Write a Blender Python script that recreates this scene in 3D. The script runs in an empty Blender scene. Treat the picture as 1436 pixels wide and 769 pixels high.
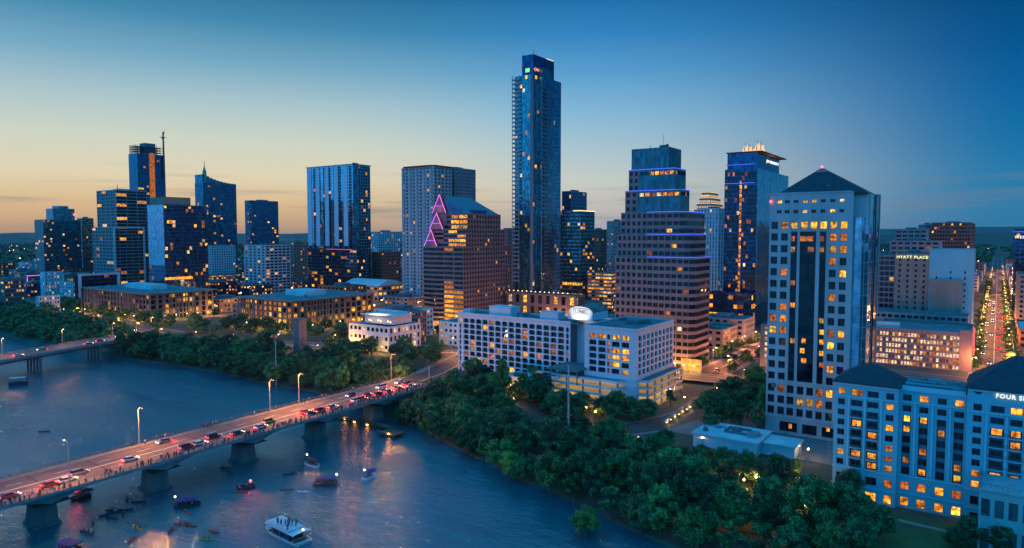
import bpy, bmesh, random
from math import *
from mathutils import Vector, Matrix

# ------------------------------------------------------------------ camera, sky, sun, exposure
SC = bpy.context.scene
COL = SC.collection
random.seed(7)
A = radians(35.1); FPX = 970.0; PITCH = atan(56.5/970.0); CZ = 80.0
sA, cA = sin(A), cos(A)
cam_d = bpy.data.cameras.new('camera'); cam = bpy.data.objects.new('camera', cam_d); COL.objects.link(cam)
cam_d.sensor_fit = 'HORIZONTAL'; cam_d.sensor_width = 36; cam_d.lens = FPX/1436*36
cam_d.clip_start = 1; cam_d.clip_end = 40000
cam.location = (0, 0, CZ); cam.rotation_euler = (pi/2-PITCH, 0, A)
SC.camera = cam
SC.view_settings.view_transform = 'Standard'; SC.view_settings.look = 'None'
SC.view_settings.exposure = 0.12; SC.view_settings.gamma = 1.0
SC.cycles.max_bounces = 5; SC.cycles.diffuse_bounces = 2; SC.cycles.glossy_bounces = 3
SC.cycles.transmission_bounces = 2; SC.cycles.volume_bounces = 0; SC.cycles.sample_clamp_indirect = 2.5
SC.cycles.sample_clamp_direct = 0
SC.cycles.use_denoising = True
SC.cycles.caustics_reflective = False; SC.cycles.caustics_refractive = False

def lin(c):
    return tuple(((v/255.0)/12.92 if v/255.0 <= .04045 else ((v/255.0+.055)/1.055)**2.4) for v in c)
def lin4(c): return lin(c)+(1,)

def node_ramp(nt, fac, stops):
    r = nt.nodes.new('ShaderNodeValToRGB'); r.color_ramp.interpolation = 'EASE' if False else 'LINEAR'
    els = r.color_ramp.elements
    while len(els) < len(stops): els.new(0.5)
    for e, (p, c) in zip(els, stops): e.position = p; e.color = c
    nt.links.new(fac, r.inputs[0]); return r.outputs[0]

SUNSET = radians(-65)   # heading of the afterglow from world +Y
SKY_A = [(0, (170,140,112)), (.012, (198,160,112)), (.035, (222,184,124)), (.075, (222,208,172)), (.12, (202,208,190)), (.17, (166,192,196)), (.22, (114,164,188)), (.27, (64,132,168)), (.33, (24,96,138)), (.55, (40,140,190)), (1, (70,170,216))]
SKY_B = [(0, (186,172,172)), (.012, (192,182,172)), (.035, (200,190,174)), (.075, (198,202,192)), (.12, (166,192,202)), (.17, (128,178,206)), (.22, (88,154,200)), (.27, (50,128,186)), (.33, (18,98,158)), (.55, (40,140,190)), (1, (70,170,216))]
SKY_C = [(0, (44,112,146)), (.012, (44,116,154)), (.035, (44,122,162)), (.075, (32,118,164)), (.12, (16,106,160)), (.17, (5,94,152)), (.22, (1,80,138)), (.27, (0,70,122)), (.33, (0,58,104)), (.55, (40,140,190)), (1, (70,170,216))]
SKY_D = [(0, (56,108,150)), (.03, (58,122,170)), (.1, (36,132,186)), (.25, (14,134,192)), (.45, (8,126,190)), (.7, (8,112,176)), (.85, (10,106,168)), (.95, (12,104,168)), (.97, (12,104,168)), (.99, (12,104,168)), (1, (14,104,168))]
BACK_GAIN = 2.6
w = bpy.data.worlds.new('World'); SC.world = w; w.use_nodes = True
nt = w.node_tree; nt.nodes.clear()
def N(t, **k):
    n = nt.nodes.new(t)
    for a, b in k.items(): setattr(n, a, b)
    return n
def L(a, b): nt.links.new(a, b)
tc = N('ShaderNodeTexCoord'); nrm = N('ShaderNodeVectorMath', operation='NORMALIZE'); L(tc.outputs['Generated'], nrm.inputs[0])
sep = N('ShaderNodeSeparateXYZ'); L(nrm.outputs[0], sep.inputs[0])
flat = N('ShaderNodeVectorMath', operation='MULTIPLY'); L(nrm.outputs[0], flat.inputs[0]); flat.inputs[1].default_value = (1, 1, 0)
fn = N('ShaderNodeVectorMath', operation='NORMALIZE'); L(flat.outputs[0], fn.inputs[0])
dt = N('ShaderNodeVectorMath', operation='DOT_PRODUCT'); L(fn.outputs[0], dt.inputs[0]); dt.inputs[1].default_value = (sin(SUNSET), cos(SUNSET), 0)
cl = N('ShaderNodeMath', operation='MAXIMUM'); L(sep.outputs[2], cl.inputs[0]); cl.inputs[1].default_value = 0
def mapr(a, b):
    m = N('ShaderNodeMapRange', interpolation_type='SMOOTHSTEP'); L(dt.outputs['Value'], m.inputs[0])
    m.inputs[1].default_value = a; m.inputs[2].default_value = b; return m.outputs[0]
def mixc(f, a, b):
    m = N('ShaderNodeMix', data_type='RGBA'); L(f, m.inputs[0]); L(a, m.inputs[6]); L(b, m.inputs[7]); return m.outputs[2]
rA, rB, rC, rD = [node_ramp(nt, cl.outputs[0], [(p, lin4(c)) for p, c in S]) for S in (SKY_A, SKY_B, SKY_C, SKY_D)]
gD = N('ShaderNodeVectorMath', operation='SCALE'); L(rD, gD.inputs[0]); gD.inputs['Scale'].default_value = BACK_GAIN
m1 = mixc(mapr(.80, .99), rB, rA)
m2 = mixc(mapr(.40, .84), rC, m1)
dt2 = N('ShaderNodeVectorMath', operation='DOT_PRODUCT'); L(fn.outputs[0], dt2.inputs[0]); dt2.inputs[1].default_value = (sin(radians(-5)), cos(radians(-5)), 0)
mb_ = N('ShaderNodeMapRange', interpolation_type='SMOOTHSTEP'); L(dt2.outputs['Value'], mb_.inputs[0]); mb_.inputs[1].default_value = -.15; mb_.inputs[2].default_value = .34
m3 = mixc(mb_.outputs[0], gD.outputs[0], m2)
# thin cloud streaks near the horizon
cmap = N('ShaderNodeMapping'); L(nrm.outputs[0], cmap.inputs[0]); cmap.inputs['Scale'].default_value = (3, 3, 60)
cn = N('ShaderNodeTexNoise'); cn.inputs['Scale'].default_value = 1.6; cn.inputs['Detail'].default_value = 5; L(cmap.outputs[0], cn.inputs[0])
cr = node_ramp(nt, cn.outputs[0], [(.54, (0, 0, 0, 1)), (.72, (1, 1, 1, 1))])
cz = node_ramp(nt, cl.outputs[0], [(0, (0, 0, 0, 1)), (.02, (.5, .5, .5, 1)), (.06, (.45, .45, .45, 1)), (.1, (0, 0, 0, 1))])
cm = N('ShaderNodeMath', operation='MULTIPLY'); L(cr, cm.inputs[0]); L(cz, cm.inputs[1])
ccol = N('ShaderNodeRGB'); ccol.outputs[0].default_value = lin4((120, 118, 128))
m4 = mixc(cm.outputs[0], m3, ccol.outputs[0])
sky = N('ShaderNodeTexSky', sky_type='NISHITA'); sky.sun_disc = False
sky.sun_elevation = radians(0.5); sky.sun_rotation = SUNSET
sky.air_density = 1.2; sky.dust_density = 1.0; sky.ozone_density = 4
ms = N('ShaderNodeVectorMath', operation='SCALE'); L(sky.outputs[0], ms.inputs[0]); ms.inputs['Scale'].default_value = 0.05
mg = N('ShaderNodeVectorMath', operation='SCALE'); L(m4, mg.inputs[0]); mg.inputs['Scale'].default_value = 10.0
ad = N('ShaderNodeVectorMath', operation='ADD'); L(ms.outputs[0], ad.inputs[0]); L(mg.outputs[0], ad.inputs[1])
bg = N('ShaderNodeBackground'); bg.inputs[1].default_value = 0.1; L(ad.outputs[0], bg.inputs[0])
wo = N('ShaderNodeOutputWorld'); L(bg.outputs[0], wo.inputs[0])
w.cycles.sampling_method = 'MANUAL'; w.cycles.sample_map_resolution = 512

sun_d = bpy.data.lights.new('afterglow_sun', 'SUN'); sun_d.energy = 0.12; sun_d.angle = radians(12); sun_d.color = (1, .62, .42)
sun = bpy.data.objects.new('afterglow_sun', sun_d); COL.objects.link(sun)
sd = Vector((sin(SUNSET)*cos(radians(3)), cos(SUNSET)*cos(radians(3)), sin(radians(3))))
sun.rotation_euler = sd.to_track_quat('Z', 'Y').to_euler()

# ------------------------------------------------------------------ pixel of the photograph -> point of the place
Fv = Vector((-sA, cA, 0)); Rv = Vector((cA, sA, 0))
FW = Vector((-sA*cos(PITCH), cA*cos(PITCH), -sin(PITCH))); UP = Vector((-sA*sin(PITCH), cA*sin(PITCH), cos(PITCH)))
def ray(px, py): return FW+Rv*((px-718)/FPX)+UP*((384.5-py)/FPX)
def at_z(px, py, z): d = ray(px, py); return Vector((0, 0, CZ))+d*((z-CZ)/d.z)
def at_D(px, py, D): d = ray(px, py); return Vector((0, 0, CZ))+d*(D/d.dot(Fv))
def at_y(px, py, y): d = ray(px, py); return Vector((0, 0, CZ))+d*(y/d.y)
def at_x(px, py, x): d = ray(px, py); return Vector((0, 0, CZ))+d*(x/d.x)
def project(p):
    v = Vector(p)-Vector((0, 0, CZ)); zf = v.dot(FW)
    return (718+FPX*v.dot(Rv)/zf, 384.5-FPX*v.dot(UP)/zf, zf)
def bl(pw, pc, pn, top, D, z0=9.0):
    C = at_D(pc, top, D)
    return [at_y(pw, top, C.y).x, C.x, C.y, at_x(pn, top, C.x).y, z0, C.z]

# ------------------------------------------------------------------ materials
MATS = {}
def mat(name, col, rough=.7, var=.12, scale=.4, metal=0.0, bump=0.0, spec=.5, col2=None, fine=6.0, coat=0):
    if name in MATS: return MATS[name]
    m = bpy.data.materials.new(name); m.use_nodes = True; t = m.node_tree; b = t.nodes['Principled BSDF']
    b.inputs['Roughness'].default_value = rough; b.inputs['Metallic'].default_value = metal
    b.inputs['Specular IOR Level'].default_value = spec; b.inputs['Coat Weight'].default_value = coat
    tcn = t.nodes.new('ShaderNodeTexCoord')
    n1 = t.nodes.new('ShaderNodeTexNoise'); n1.inputs['Scale'].default_value = scale; n1.inputs['Detail'].default_value = 6
    n2 = t.nodes.new('ShaderNodeTexNoise'); n2.inputs['Scale'].default_value = fine; n2.inputs['Detail'].default_value = 3
    mpn = t.nodes.new('ShaderNodeMapping'); mpn.inputs['Scale'].default_value = (1, 1, .22); t.links.new(tcn.outputs['Object'], mpn.inputs[0])
    t.links.new(mpn.outputs[0], n1.inputs[0]); t.links.new(tcn.outputs['Object'], n2.inputs[0])
    a = t.nodes.new('ShaderNodeMath'); a.operation = 'MULTIPLY_ADD'; a.inputs[1].default_value = .35
    t.links.new(n2.outputs[0], a.inputs[0]); 
    b1 = t.nodes.new('ShaderNodeMath'); b1.operation = 'MULTIPLY'; b1.inputs[1].default_value = .65
    t.links.new(n1.outputs[0], b1.inputs[0]); t.links.new(b1.outputs[0], a.inputs[2])
    c2 = col2 or tuple(v*(1-var*2.4) for v in col)
    c1 = tuple(min(1, v*(1+var)) for v in col)
    o = node_ramp(t, a.outputs[0], [(.3, tuple(c2)+(1,)), (.7, tuple(c1)+(1,))])
    t.links.new(o, b.inputs['Base Color'])
    if bump:
        bn = t.nodes.new('ShaderNodeBump'); bn.inputs['Strength'].default_value = bump; bn.inputs['Distance'].default_value = .1
        t.links.new(a.outputs[0], bn.inputs['Height']); t.links.new(bn.outputs[0], b.inputs['Normal'])
    MATS[name] = m; return m

def glass(name, col, rough=.08, metal=.75, panel=(1.6, 3.4), tint=.55, wave=.5):
    """coated curtain-wall glass: each pane tilts and tints a little differently"""
    if name in MATS: return MATS[name]
    m = bpy.data.materials.new(name); m.use_nodes = True; t = m.node_tree; b = t.nodes['Principled BSDF']
    b.inputs['Roughness'].default_value = rough; b.inputs['Metallic'].default_value = metal
    g = t.nodes.new('ShaderNodeNewGeometry'); mp = t.nodes.new('ShaderNodeMapping'); mp.inputs['Scale'].default_value = (1/panel[0], 1/panel[0], 1/panel[1])
    t.links.new(g.outputs['Position'], mp.inputs[0])
    fl = t.nodes.new('ShaderNodeVectorMath'); fl.operation = 'FLOOR'; t.links.new(mp.outputs[0], fl.inputs[0])
    wn = t.nodes.new('ShaderNodeTexWhiteNoise'); t.links.new(fl.outputs[0], wn.inputs[0])
    lo = tuple(v*(1-tint) for v in col); hi = tuple(min(1, v*(1+tint*.6)) for v in col)
    o = node_ramp(t, wn.outputs['Value'], [(0, lo+(1,)), (1, hi+(1,))]); t.links.new(o, b.inputs['Base Color'])
    n = t.nodes.new('ShaderNodeTexNoise'); n.inputs['Scale'].default_value = .12; n.inputs['Detail'].default_value = 2
    t.links.new(g.outputs['Position'], n.inputs[0])
    bn = t.nodes.new('ShaderNodeBump'); bn.inputs['Strength'].default_value = wave; bn.inputs['Distance'].default_value = .6
    t.links.new(n.outputs[0], bn.inputs['Height']); t.links.new(bn.outputs[0], b.inputs['Normal'])
    MATS[name] = m; return m

def lit(name, col, s, vary=.7, scale=1.3):
    """a lamp-lit room behind its window: brighter and darker patches where walls, curtains and lamps are"""
    if name in MATS: return MATS[name]
    m = bpy.data.materials.new(name); m.use_nodes = True; t = m.node_tree; b = t.nodes['Principled BSDF']
    b.inputs['Base Color'].default_value = (.02, .02, .02, 1); b.inputs['Roughness'].default_value = .3; b.inputs['Specular IOR Level'].default_value = .1
    tcn = t.nodes.new('ShaderNodeTexCoord'); oi = t.nodes.new('ShaderNodeNewGeometry')
    n = t.nodes.new('ShaderNodeTexNoise'); n.inputs['Scale'].default_value = scale*.55; n.inputs['Detail'].default_value = 2
    t.links.new(oi.outputs['Position'], n.inputs[0])
    lo = tuple(v*(1-vary)*.5 for v in col); dk = (col[0]*.75, col[1]*.45, col[2]*.3)
    o = node_ramp(t, n.outputs[0], [(.36, lo+(1,)), (.47, dk+(1,)), (.60, tuple(col)+(1,))])
    t.links.new(o, b.inputs['Emission Color']); 
    ob = t.nodes.new('ShaderNodeObjectInfo'); mr = t.nodes.new('ShaderNodeMapRange'); mr.inputs[3].default_value = s*.3; mr.inputs[4].default_value = s*1.45
    t.links.new(ob.outputs['Random'], mr.inputs[0]); t.links.new(mr.outputs[0], b.inputs['Emission Strength'])
    MATS[name] = m; m.cycles.emission_sampling = 'NONE'; return m
def emit(name, col, s):
    if name in MATS: return MATS[name]
    m = bpy.data.materials.new(name); m.use_nodes = True; b = m.node_tree.nodes['Principled BSDF']
    b.inputs['Base Color'].default_value = (.1, .1, .1, 1); b.inputs['Emission Color'].default_value = tuple(col)+(1,); b.inputs['Emission Strength'].default_value = s
    m.cycles.emission_sampling = 'NONE'; MATS[name] = m; return m

M = {}
M['lit_a'] = lit('lit_window_amber', (1, .43, .03), 1.35)
M['lit_b'] = lit('lit_window_yellow', (1, .60, .07), 1.3)
M['lit_c'] = lit('lit_window_dim', (.8, .26, .03), .75)
M['lit_d'] = lit('lit_window_pale', (1, .78, .42), 1.1, .5)
M['lit_g'] = lit('lit_deck_white', (1, .80, .56), 1.0, .5)
M['lit_e'] = lit('lit_window_cool', (.75, .85, .8), .7, .5)
M['dark'] = glass('dark_window_glass', (.010, .020, .032), .06, .18, (2.2, 3.2), .6)
M['dark2'] = glass('black_glass', (.010, .018, .030), .07, .2, (1.7, 3.3), .6)
M['tower_glass'] = glass('grey_blue_tower_glass', (.15, .27, .33), .08, .85, (1.5, 3.3), .5)
M['blue_glass'] = glass('blue_curtain_glass', (.10, .22, .30), .08, .8)
M['teal_glass'] = glass('teal_curtain_glass', (.10, .26, .32), .1, .8, (1.5, 3.1))
M['navy_glass'] = glass('navy_curtain_glass', (.03, .085, .20), .09, .7, (1.7, 3.3))
M['sky_glass'] = glass('pale_reflective_glass', (.28, .42, .55), .07, .9, (1.5, 3.2), .3)
M['crown_glass'] = glass('dark_teal_crown_glass', (.05, .13, .17), .1, .7, (1.7, 3.2), .35)
M['teal_sky_lit'] = glass('sky_lit_teal_glass', (.16, .42, .55), .12, .85, (1.5, 3.1), .35)  # for the hotel tower's east side; its sky light is put into the colour
M['green_glass'] = glass('green_curtain_glass', (.08, .24, .28), .1, .75)
M['white'] = mat('white_painted_concrete', (.50, .52, .56), .7, .06)
M['hotel_white'] = mat('hotel_white_paint', (.55, .60, .66), .65, .05, .2)
M['stucco'] = mat('dusk_tinted_stucco', (.17, .45, .52), .8, .07, .15)  # beige stucco with the blue dusk light put into its colour
M['stucco_trim'] = mat('stucco_trim', (.34, .58, .64), .7, .05)
M['stone'] = mat('pale_limestone', (.43, .42, .43), .75, .13, .25)
M['granite'] = mat('rose_granite', (.22, .13, .12), .6, .12, .3)
M['granite2'] = mat('pink_precast', (.25, .17, .165), .7, .1, .3)
M['concrete'] = mat('concrete', (.25, .25, .26), .8, .16, .3, bump=.2)
M['concrete_d'] = mat('dark_concrete', (.16, .17, .19), .8, .15, .3)
M['lightgrey'] = mat('light_grey_metal', (.26, .28, .31), .45, .06)
M['brick'] = mat('red_brown_brick', (.20, .09, .07), .85, .2, .6)
M['tan'] = mat('tan_precast', (.27, .21, .17), .8, .12)
M['roof_dark'] = mat('dark_slate_roof', (.035, .045, .06), .75, .2, .8, bump=.1)
M['roof_grey'] = mat('grey_membrane_roof', (.15, .2, .22), .8, .2, .15)
M['roof_white'] = mat('pale_membrane_roof', (.55, .62, .64), .7, .15, .12)
M['roof_green'] = mat('green_copper_roof', (.05, .17, .16), .6, .2, .2)
M['steel'] = mat('dark_steel', (.10, .11, .12), .5, .1)
M['pole'] = mat('galvanised_pole', (.42, .44, .46), .45, .1, metal=.4)
M['black'] = mat('black_rubber', (.02, .02, .022), .7, .1)
M['asphalt'] = mat('asphalt', (.06, .057, .055), .75, .22, .25, bump=.1)
M['deck_road'] = mat('lamp_tinted_asphalt', (.17, .12, .105), .7, .2, .2, bump=.05)  # orange lamp light is put into the bridge road's colour
M['sidewalk'] = mat('sidewalk_concrete', (.20, .185, .17), .85, .12, .5)
M['paint_line'] = mat('road_paint', (.75, .72, .6), .6, .1)
M['bark'] = mat('bark', (.11, .085, .065), .9, .2, 2, bump=.5)
M['wood'] = mat('dark_timber', (.12, .08, .05), .8, .2)

# ------------------------------------------------------------------ mesh builder
class MB:
    def __init__(s): s.v = []; s.f = []; s.m = []
    def quad(s, a, b, c, d, m=0):
        n = len(s.v); s.v += [tuple(a), tuple(b), tuple(c), tuple(d)]; s.f.append((n, n+1, n+2, n+3)); s.m.append(m)
    def tri(s, a, b, c, m=0):
        n = len(s.v); s.v += [tuple(a), tuple(b), tuple(c)]; s.f.append((n, n+1, n+2)); s.m.append(m)
    def poly(s, pts, m=0):
        n = len(s.v); s.v += [tuple(p) for p in pts]; s.f.append(tuple(range(n, n+len(pts)))); s.m.append(m)
    def box(s, x0, x1, y0, y1, z0, z1, m=0, bottom=True, top=True):
        n = len(s.v)
        s.v += [(x0, y0, z0), (x1, y0, z0), (x1, y1, z0), (x0, y1, z0), (x0, y0, z1), (x1, y0, z1), (x1, y1, z1), (x0, y1, z1)]
        fs = [(0, 1, 5, 4), (1, 2, 6, 5), (2, 3, 7, 6), (3, 0, 4, 7)]
        if bottom: fs.append((0, 3, 2, 1))
        if top: fs.append((4, 5, 6, 7))
        for f in fs: s.f.append(tuple(n+i for i in f)); s.m.append(m)
    def prism(s, pts, z0, z1, m=0, cap=True):
        n = len(s.v); k = len(pts)
        s.v += [(p[0], p[1], z0) for p in pts]+[(p[0], p[1], z1) for p in pts]
        for i in range(k):
            j = (i+1) % k; s.f.append((n+i, n+j, n+k+j, n+k+i)); s.m.append(m)
        if cap: s.f.append(tuple(n+k+i for i in range(k))); s.m.append(m); s.f.append(tuple(n+k-1-i for i in range(k))); s.m.append(m)
    def frustum(s, c0, rx0, ry0, z0, c1, rx1, ry1, z1, m=0, k=4, rot=pi/4):
        n = len(s.v); q = sqrt(2) if k == 4 else 1
        for (c, rx, ry, z) in ((c0, rx0, ry0, z0), (c1, rx1, ry1, z1)):
            for i in range(k):
                a = rot+2*pi*i/k; s.v.append((c[0]+rx*q*cos(a), c[1]+ry*q*sin(a), z))
        for i in range(k):
            j = (i+1) % k; s.f.append((n+i, n+j, n+k+j, n+k+i)); s.m.append(m)
        s.f.append(tuple(n+k+i for i in range(k))); s.m.append(m); s.f.append(tuple(n+k-1-i for i in range(k))); s.m.append(m)
    def tube(s, p, q, r0, r1=None, k=6, m=0):
        r1 = r0 if r1 is None else r1
        p = Vector(p); q = Vector(q); d = (q-p).normalized(); u = d.orthogonal().normalized(); v = d.cross(u)
        n = len(s.v)
        for (c, r) in ((p, r0), (q, r1)):
            for i in range(k):
                a = 2*pi*i/k; s.v.append(tuple(c+u*(r*cos(a))+v*(r*sin(a))))
        for i in range(k):
            j = (i+1) % k; s.f.append((n+i, n+j, n+k+j, n+k+i)); s.m.append(m)
        s.f.append(tuple(n+k+i for i in range(k))); s.m.append(m); s.f.append(tuple(n+k-1-i for i in range(k))); s.m.append(m)
    def ball(s, c, r, m=0, k=8, h=5, sz=1.0):
        n = len(s.v)
        for i in range(h+1):
            t = pi*i/h
            for j in range(k):
                a = 2*pi*j/k; s.v.append((c[0]+r*sin(t)*cos(a), c[1]+r*sin(t)*sin(a), c[2]+r*sz*cos(t)))
        for i in range(h):
            for j in range(k):
                jj = (j+1) % k; s.f.append((n+i*k+j, n+(i+1)*k+j, n+(i+1)*k+jj, n+i*k+jj)); s.m.append(m)
    def mesh(s, name, mats, off=(0, 0, 0)):
        me = bpy.data.meshes.new(name)
        me.from_pydata([(v[0]-off[0], v[1]-off[1], v[2]-off[2]) for v in s.v], [], s.f)
        mats = mats if isinstance(mats, (list, tuple)) else [mats]
        for m in mats: me.materials.append(m)
        if len(mats) > 1: me.polygons.foreach_set('material_index', s.m)
        me.update(); return me
    def build(s, name, mats, parent=None, loc=None):
        off = Vector(loc) if loc is not None else Vector((0, 0, 0))
        if parent is not None:
            p = parent
            while p is not None: off = off+p.location; p = p.parent
        o = bpy.data.objects.new(name, s.mesh(name, mats, off)); COL.objects.link(o)
        if parent is not None: o.parent = parent
        if loc is not None: o.location = loc
        return o

def tag(o, label=None, cat=None, group=None, kind=None):
    if label: o['label'] = label
    if cat: o['category'] = cat
    if group: o['group'] = group
    if kind: o['kind'] = kind
    return o
def thing(name, label, cat, loc, group=None, rz=0):
    o = bpy.data.objects.new(name, None); COL.objects.link(o); o.location = loc; o.rotation_euler = (0, 0, rz); o.empty_display_size = .5
    return tag(o, label, cat, group)
def structure(name, mb, mats, label=None):
    o = mb.build(name, mats); o['kind'] = 'structure'
    if label: o['label'] = label
    return o
def put(name, me, parent, loc=(0, 0, 0), rz=0, sc=(1, 1, 1)):
    o = bpy.data.objects.new(name, me); COL.objects.link(o); o.parent = parent; o.location = loc; o.rotation_euler = (0, 0, rz); o.scale = sc
    return o
def copy_tree(o, parent=None):
    c = o.copy(); COL.objects.link(c); c.parent = parent
    for ch in o.children: copy_tree(ch, c)
    return c

# ------------------------------------------------------------------ walls with real openings
def P(side, plane, a, d, z):
    if side == 'S': return (a, plane+d, z)
    if side == 'N': return (a, plane-d, z)
    if side == 'E': return (plane-d, a, z)
    return (plane+d, a, z)
def spans(a0, a1, n, frac, margin=0.0):
    c = (a1-a0-2*margin)/n
    return [(a0+margin+c*(i+.5-frac/2), a0+margin+c*(i+.5+frac/2)) for i in range(n)]
def wall(mb, side, plane, a0, a1, z0, z1, cols, rows, inset=.3, m=0, skip=None, arch=0):
    """wall sheet with an opening and its reveals at every (col, row); returns the openings"""
    out = []; q = lambda a, b, c, d: mb.quad(P(side, plane, *a), P(side, plane, *b), P(side, plane, *c), P(side, plane, *d), m)
    zc = z0
    for j, (r0, r1) in enumerate(rows):
        if r0 > zc+1e-4: q((a0, 0, zc), (a1, 0, zc), (a1, 0, r0), (a0, 0, r0))
        ac = a0
        for i, (c0, c1) in enumerate(cols):
            if skip and skip(i, j): continue
            if c0 > ac+1e-4: q((ac, 0, r0), (c0, 0, r0), (c0, 0, r1), (ac, 0, r1))
            q((c0, 0, r0), (c0, inset, r0), (c0, inset, r1), (c0, 0, r1)); q((c1, 0, r0), (c1, inset, r0), (c1, inset, r1), (c1, 0, r1))
            q((c0, 0, r0), (c1, 0, r0), (c1, inset, r0), (c0, inset, r0)); q((c0, 0, r1), (c1, 0, r1), (c1, inset, r1), (c0, inset, r1))
            if arch:
                k = arch; mb.tri(P(side, plane, c0, .02, r1), P(side, plane, c0+k, .02, r1), P(side, plane, c0, .02, r1-k), m)
                mb.tri(P(side, plane, c1, .02, r1), P(side, plane, c1-k, .02, r1), P(side, plane, c1, .02, r1-k), m)
            out.append((i, j, (c0+c1)/2, (r0+r1)/2, c1-c0, r1-r0)); ac = c1
        if a1 > ac+1e-4: q((ac, 0, r0), (a1, 0, r0), (a1, 0, r1), (ac, 0, r1))
        zc = r1
    if z1 > zc+1e-4: q((a0, 0, zc), (a1, 0, zc), (a1, 0, z1), (a0, 0, z1))
    return out
ROT = {'S': 0, 'E': pi/2, 'N': pi, 'W': -pi/2}
PANES = {}
def pane(mkey, mull=0):
    k = (mkey, mull)
    if k not in PANES:
        b = MB(); b.box(-.5, .5, 0, .03, -.5, .5, 0)
        if mull >= 1:
            b.box(-.5, .5, -.05, 0, .44, .5, 1); b.box(-.5, .5, -.05, 0, -.5, -.44, 1)
            b.box(-.5, -.45, -.05, 0, -.44, .44, 1); b.box(.45, .5, -.05, 0, -.44, .44, 1)
        if mull >= 2: b.box(-.02, .02, -.05, 0, -.44, .44, 1)
        if mull >= 3: b.box(-.45, -.02, -.05, 0, .1, .13, 1); b.box(.02, .45, -.05, 0, .1, .13, 1)
        PANES[k] = b.mesh('window', [M[mkey], M['steel']])
    return PANES[k]
def windows(root, items, mull=0, cap=96, name='window'):
    """items: (side, plane, depth, a, z, w, h, matkey). The ones that show largest are parts; past the cap one part of kind stuff"""
    def key(it):
        p = P(it[0], it[1], it[3], it[2], it[4]); d = (Vector(p)-Vector((0, 0, CZ))).length
        return (-it[5]*it[6]/d/d)
    lits = [i for i in items if i[7].startswith('lit')]; rest = [i for i in items if not i[7].startswith('lit')]
    items = sorted(items, key=key) if len(items) <= cap else sorted(lits, key=key)+sorted(rest, key=key)
    rl = root.location
    for it in items[:cap]:
        side, plane, dep, a, z, w_, h_, mk = it
        p = Vector(P(side, plane, a, dep, z))-rl
        put(name, pane(mk, mull), root, p, ROT[side], (w_, 1, h_))
    if items[cap:]:
        keys = sorted(set(i[7] for i in items[cap:])); b = MB()
        for side, plane, dep, a, z, w_, h_, mk in items[cap:]:
            b.quad(P(side, plane, a-w_/2, dep, z-h_/2), P(side, plane, a+w_/2, dep, z-h_/2), P(side, plane, a+w_/2, dep, z+h_/2), P(side, plane, a-w_/2, dep, z+h_/2), keys.index(mk))
            if mull: b.quad(P(side, plane, a-.05, dep-.04, z-h_/2), P(side, plane, a+.05, dep-.04, z-h_/2), P(side, plane, a+.05, dep-.04, z+h_/2), P(side, plane, a-.05, dep-.04, z+h_/2), len(keys))
        o = b.build('window', [M[k] for k in keys]+[M['steel']], root); o['kind'] = 'stuff'
WARM = ['lit_a', 'lit_a', 'lit_b', 'lit_c', 'lit_c', 'lit_d']
def choose(rng, ops, frac, pal=WARM, dark=None, fixed=None):
    res = []
    for (i, j, a, z, w_, h_) in ops:
        mk = None
        if fixed is not None and (i, j) in fixed: mk = fixed[(i, j)]
        elif rng.random() < frac: mk = rng.choice(pal)
        elif dark: mk = dark
        if mk: res.append((i, j, a, z, w_, h_, mk))
    return res

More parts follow.
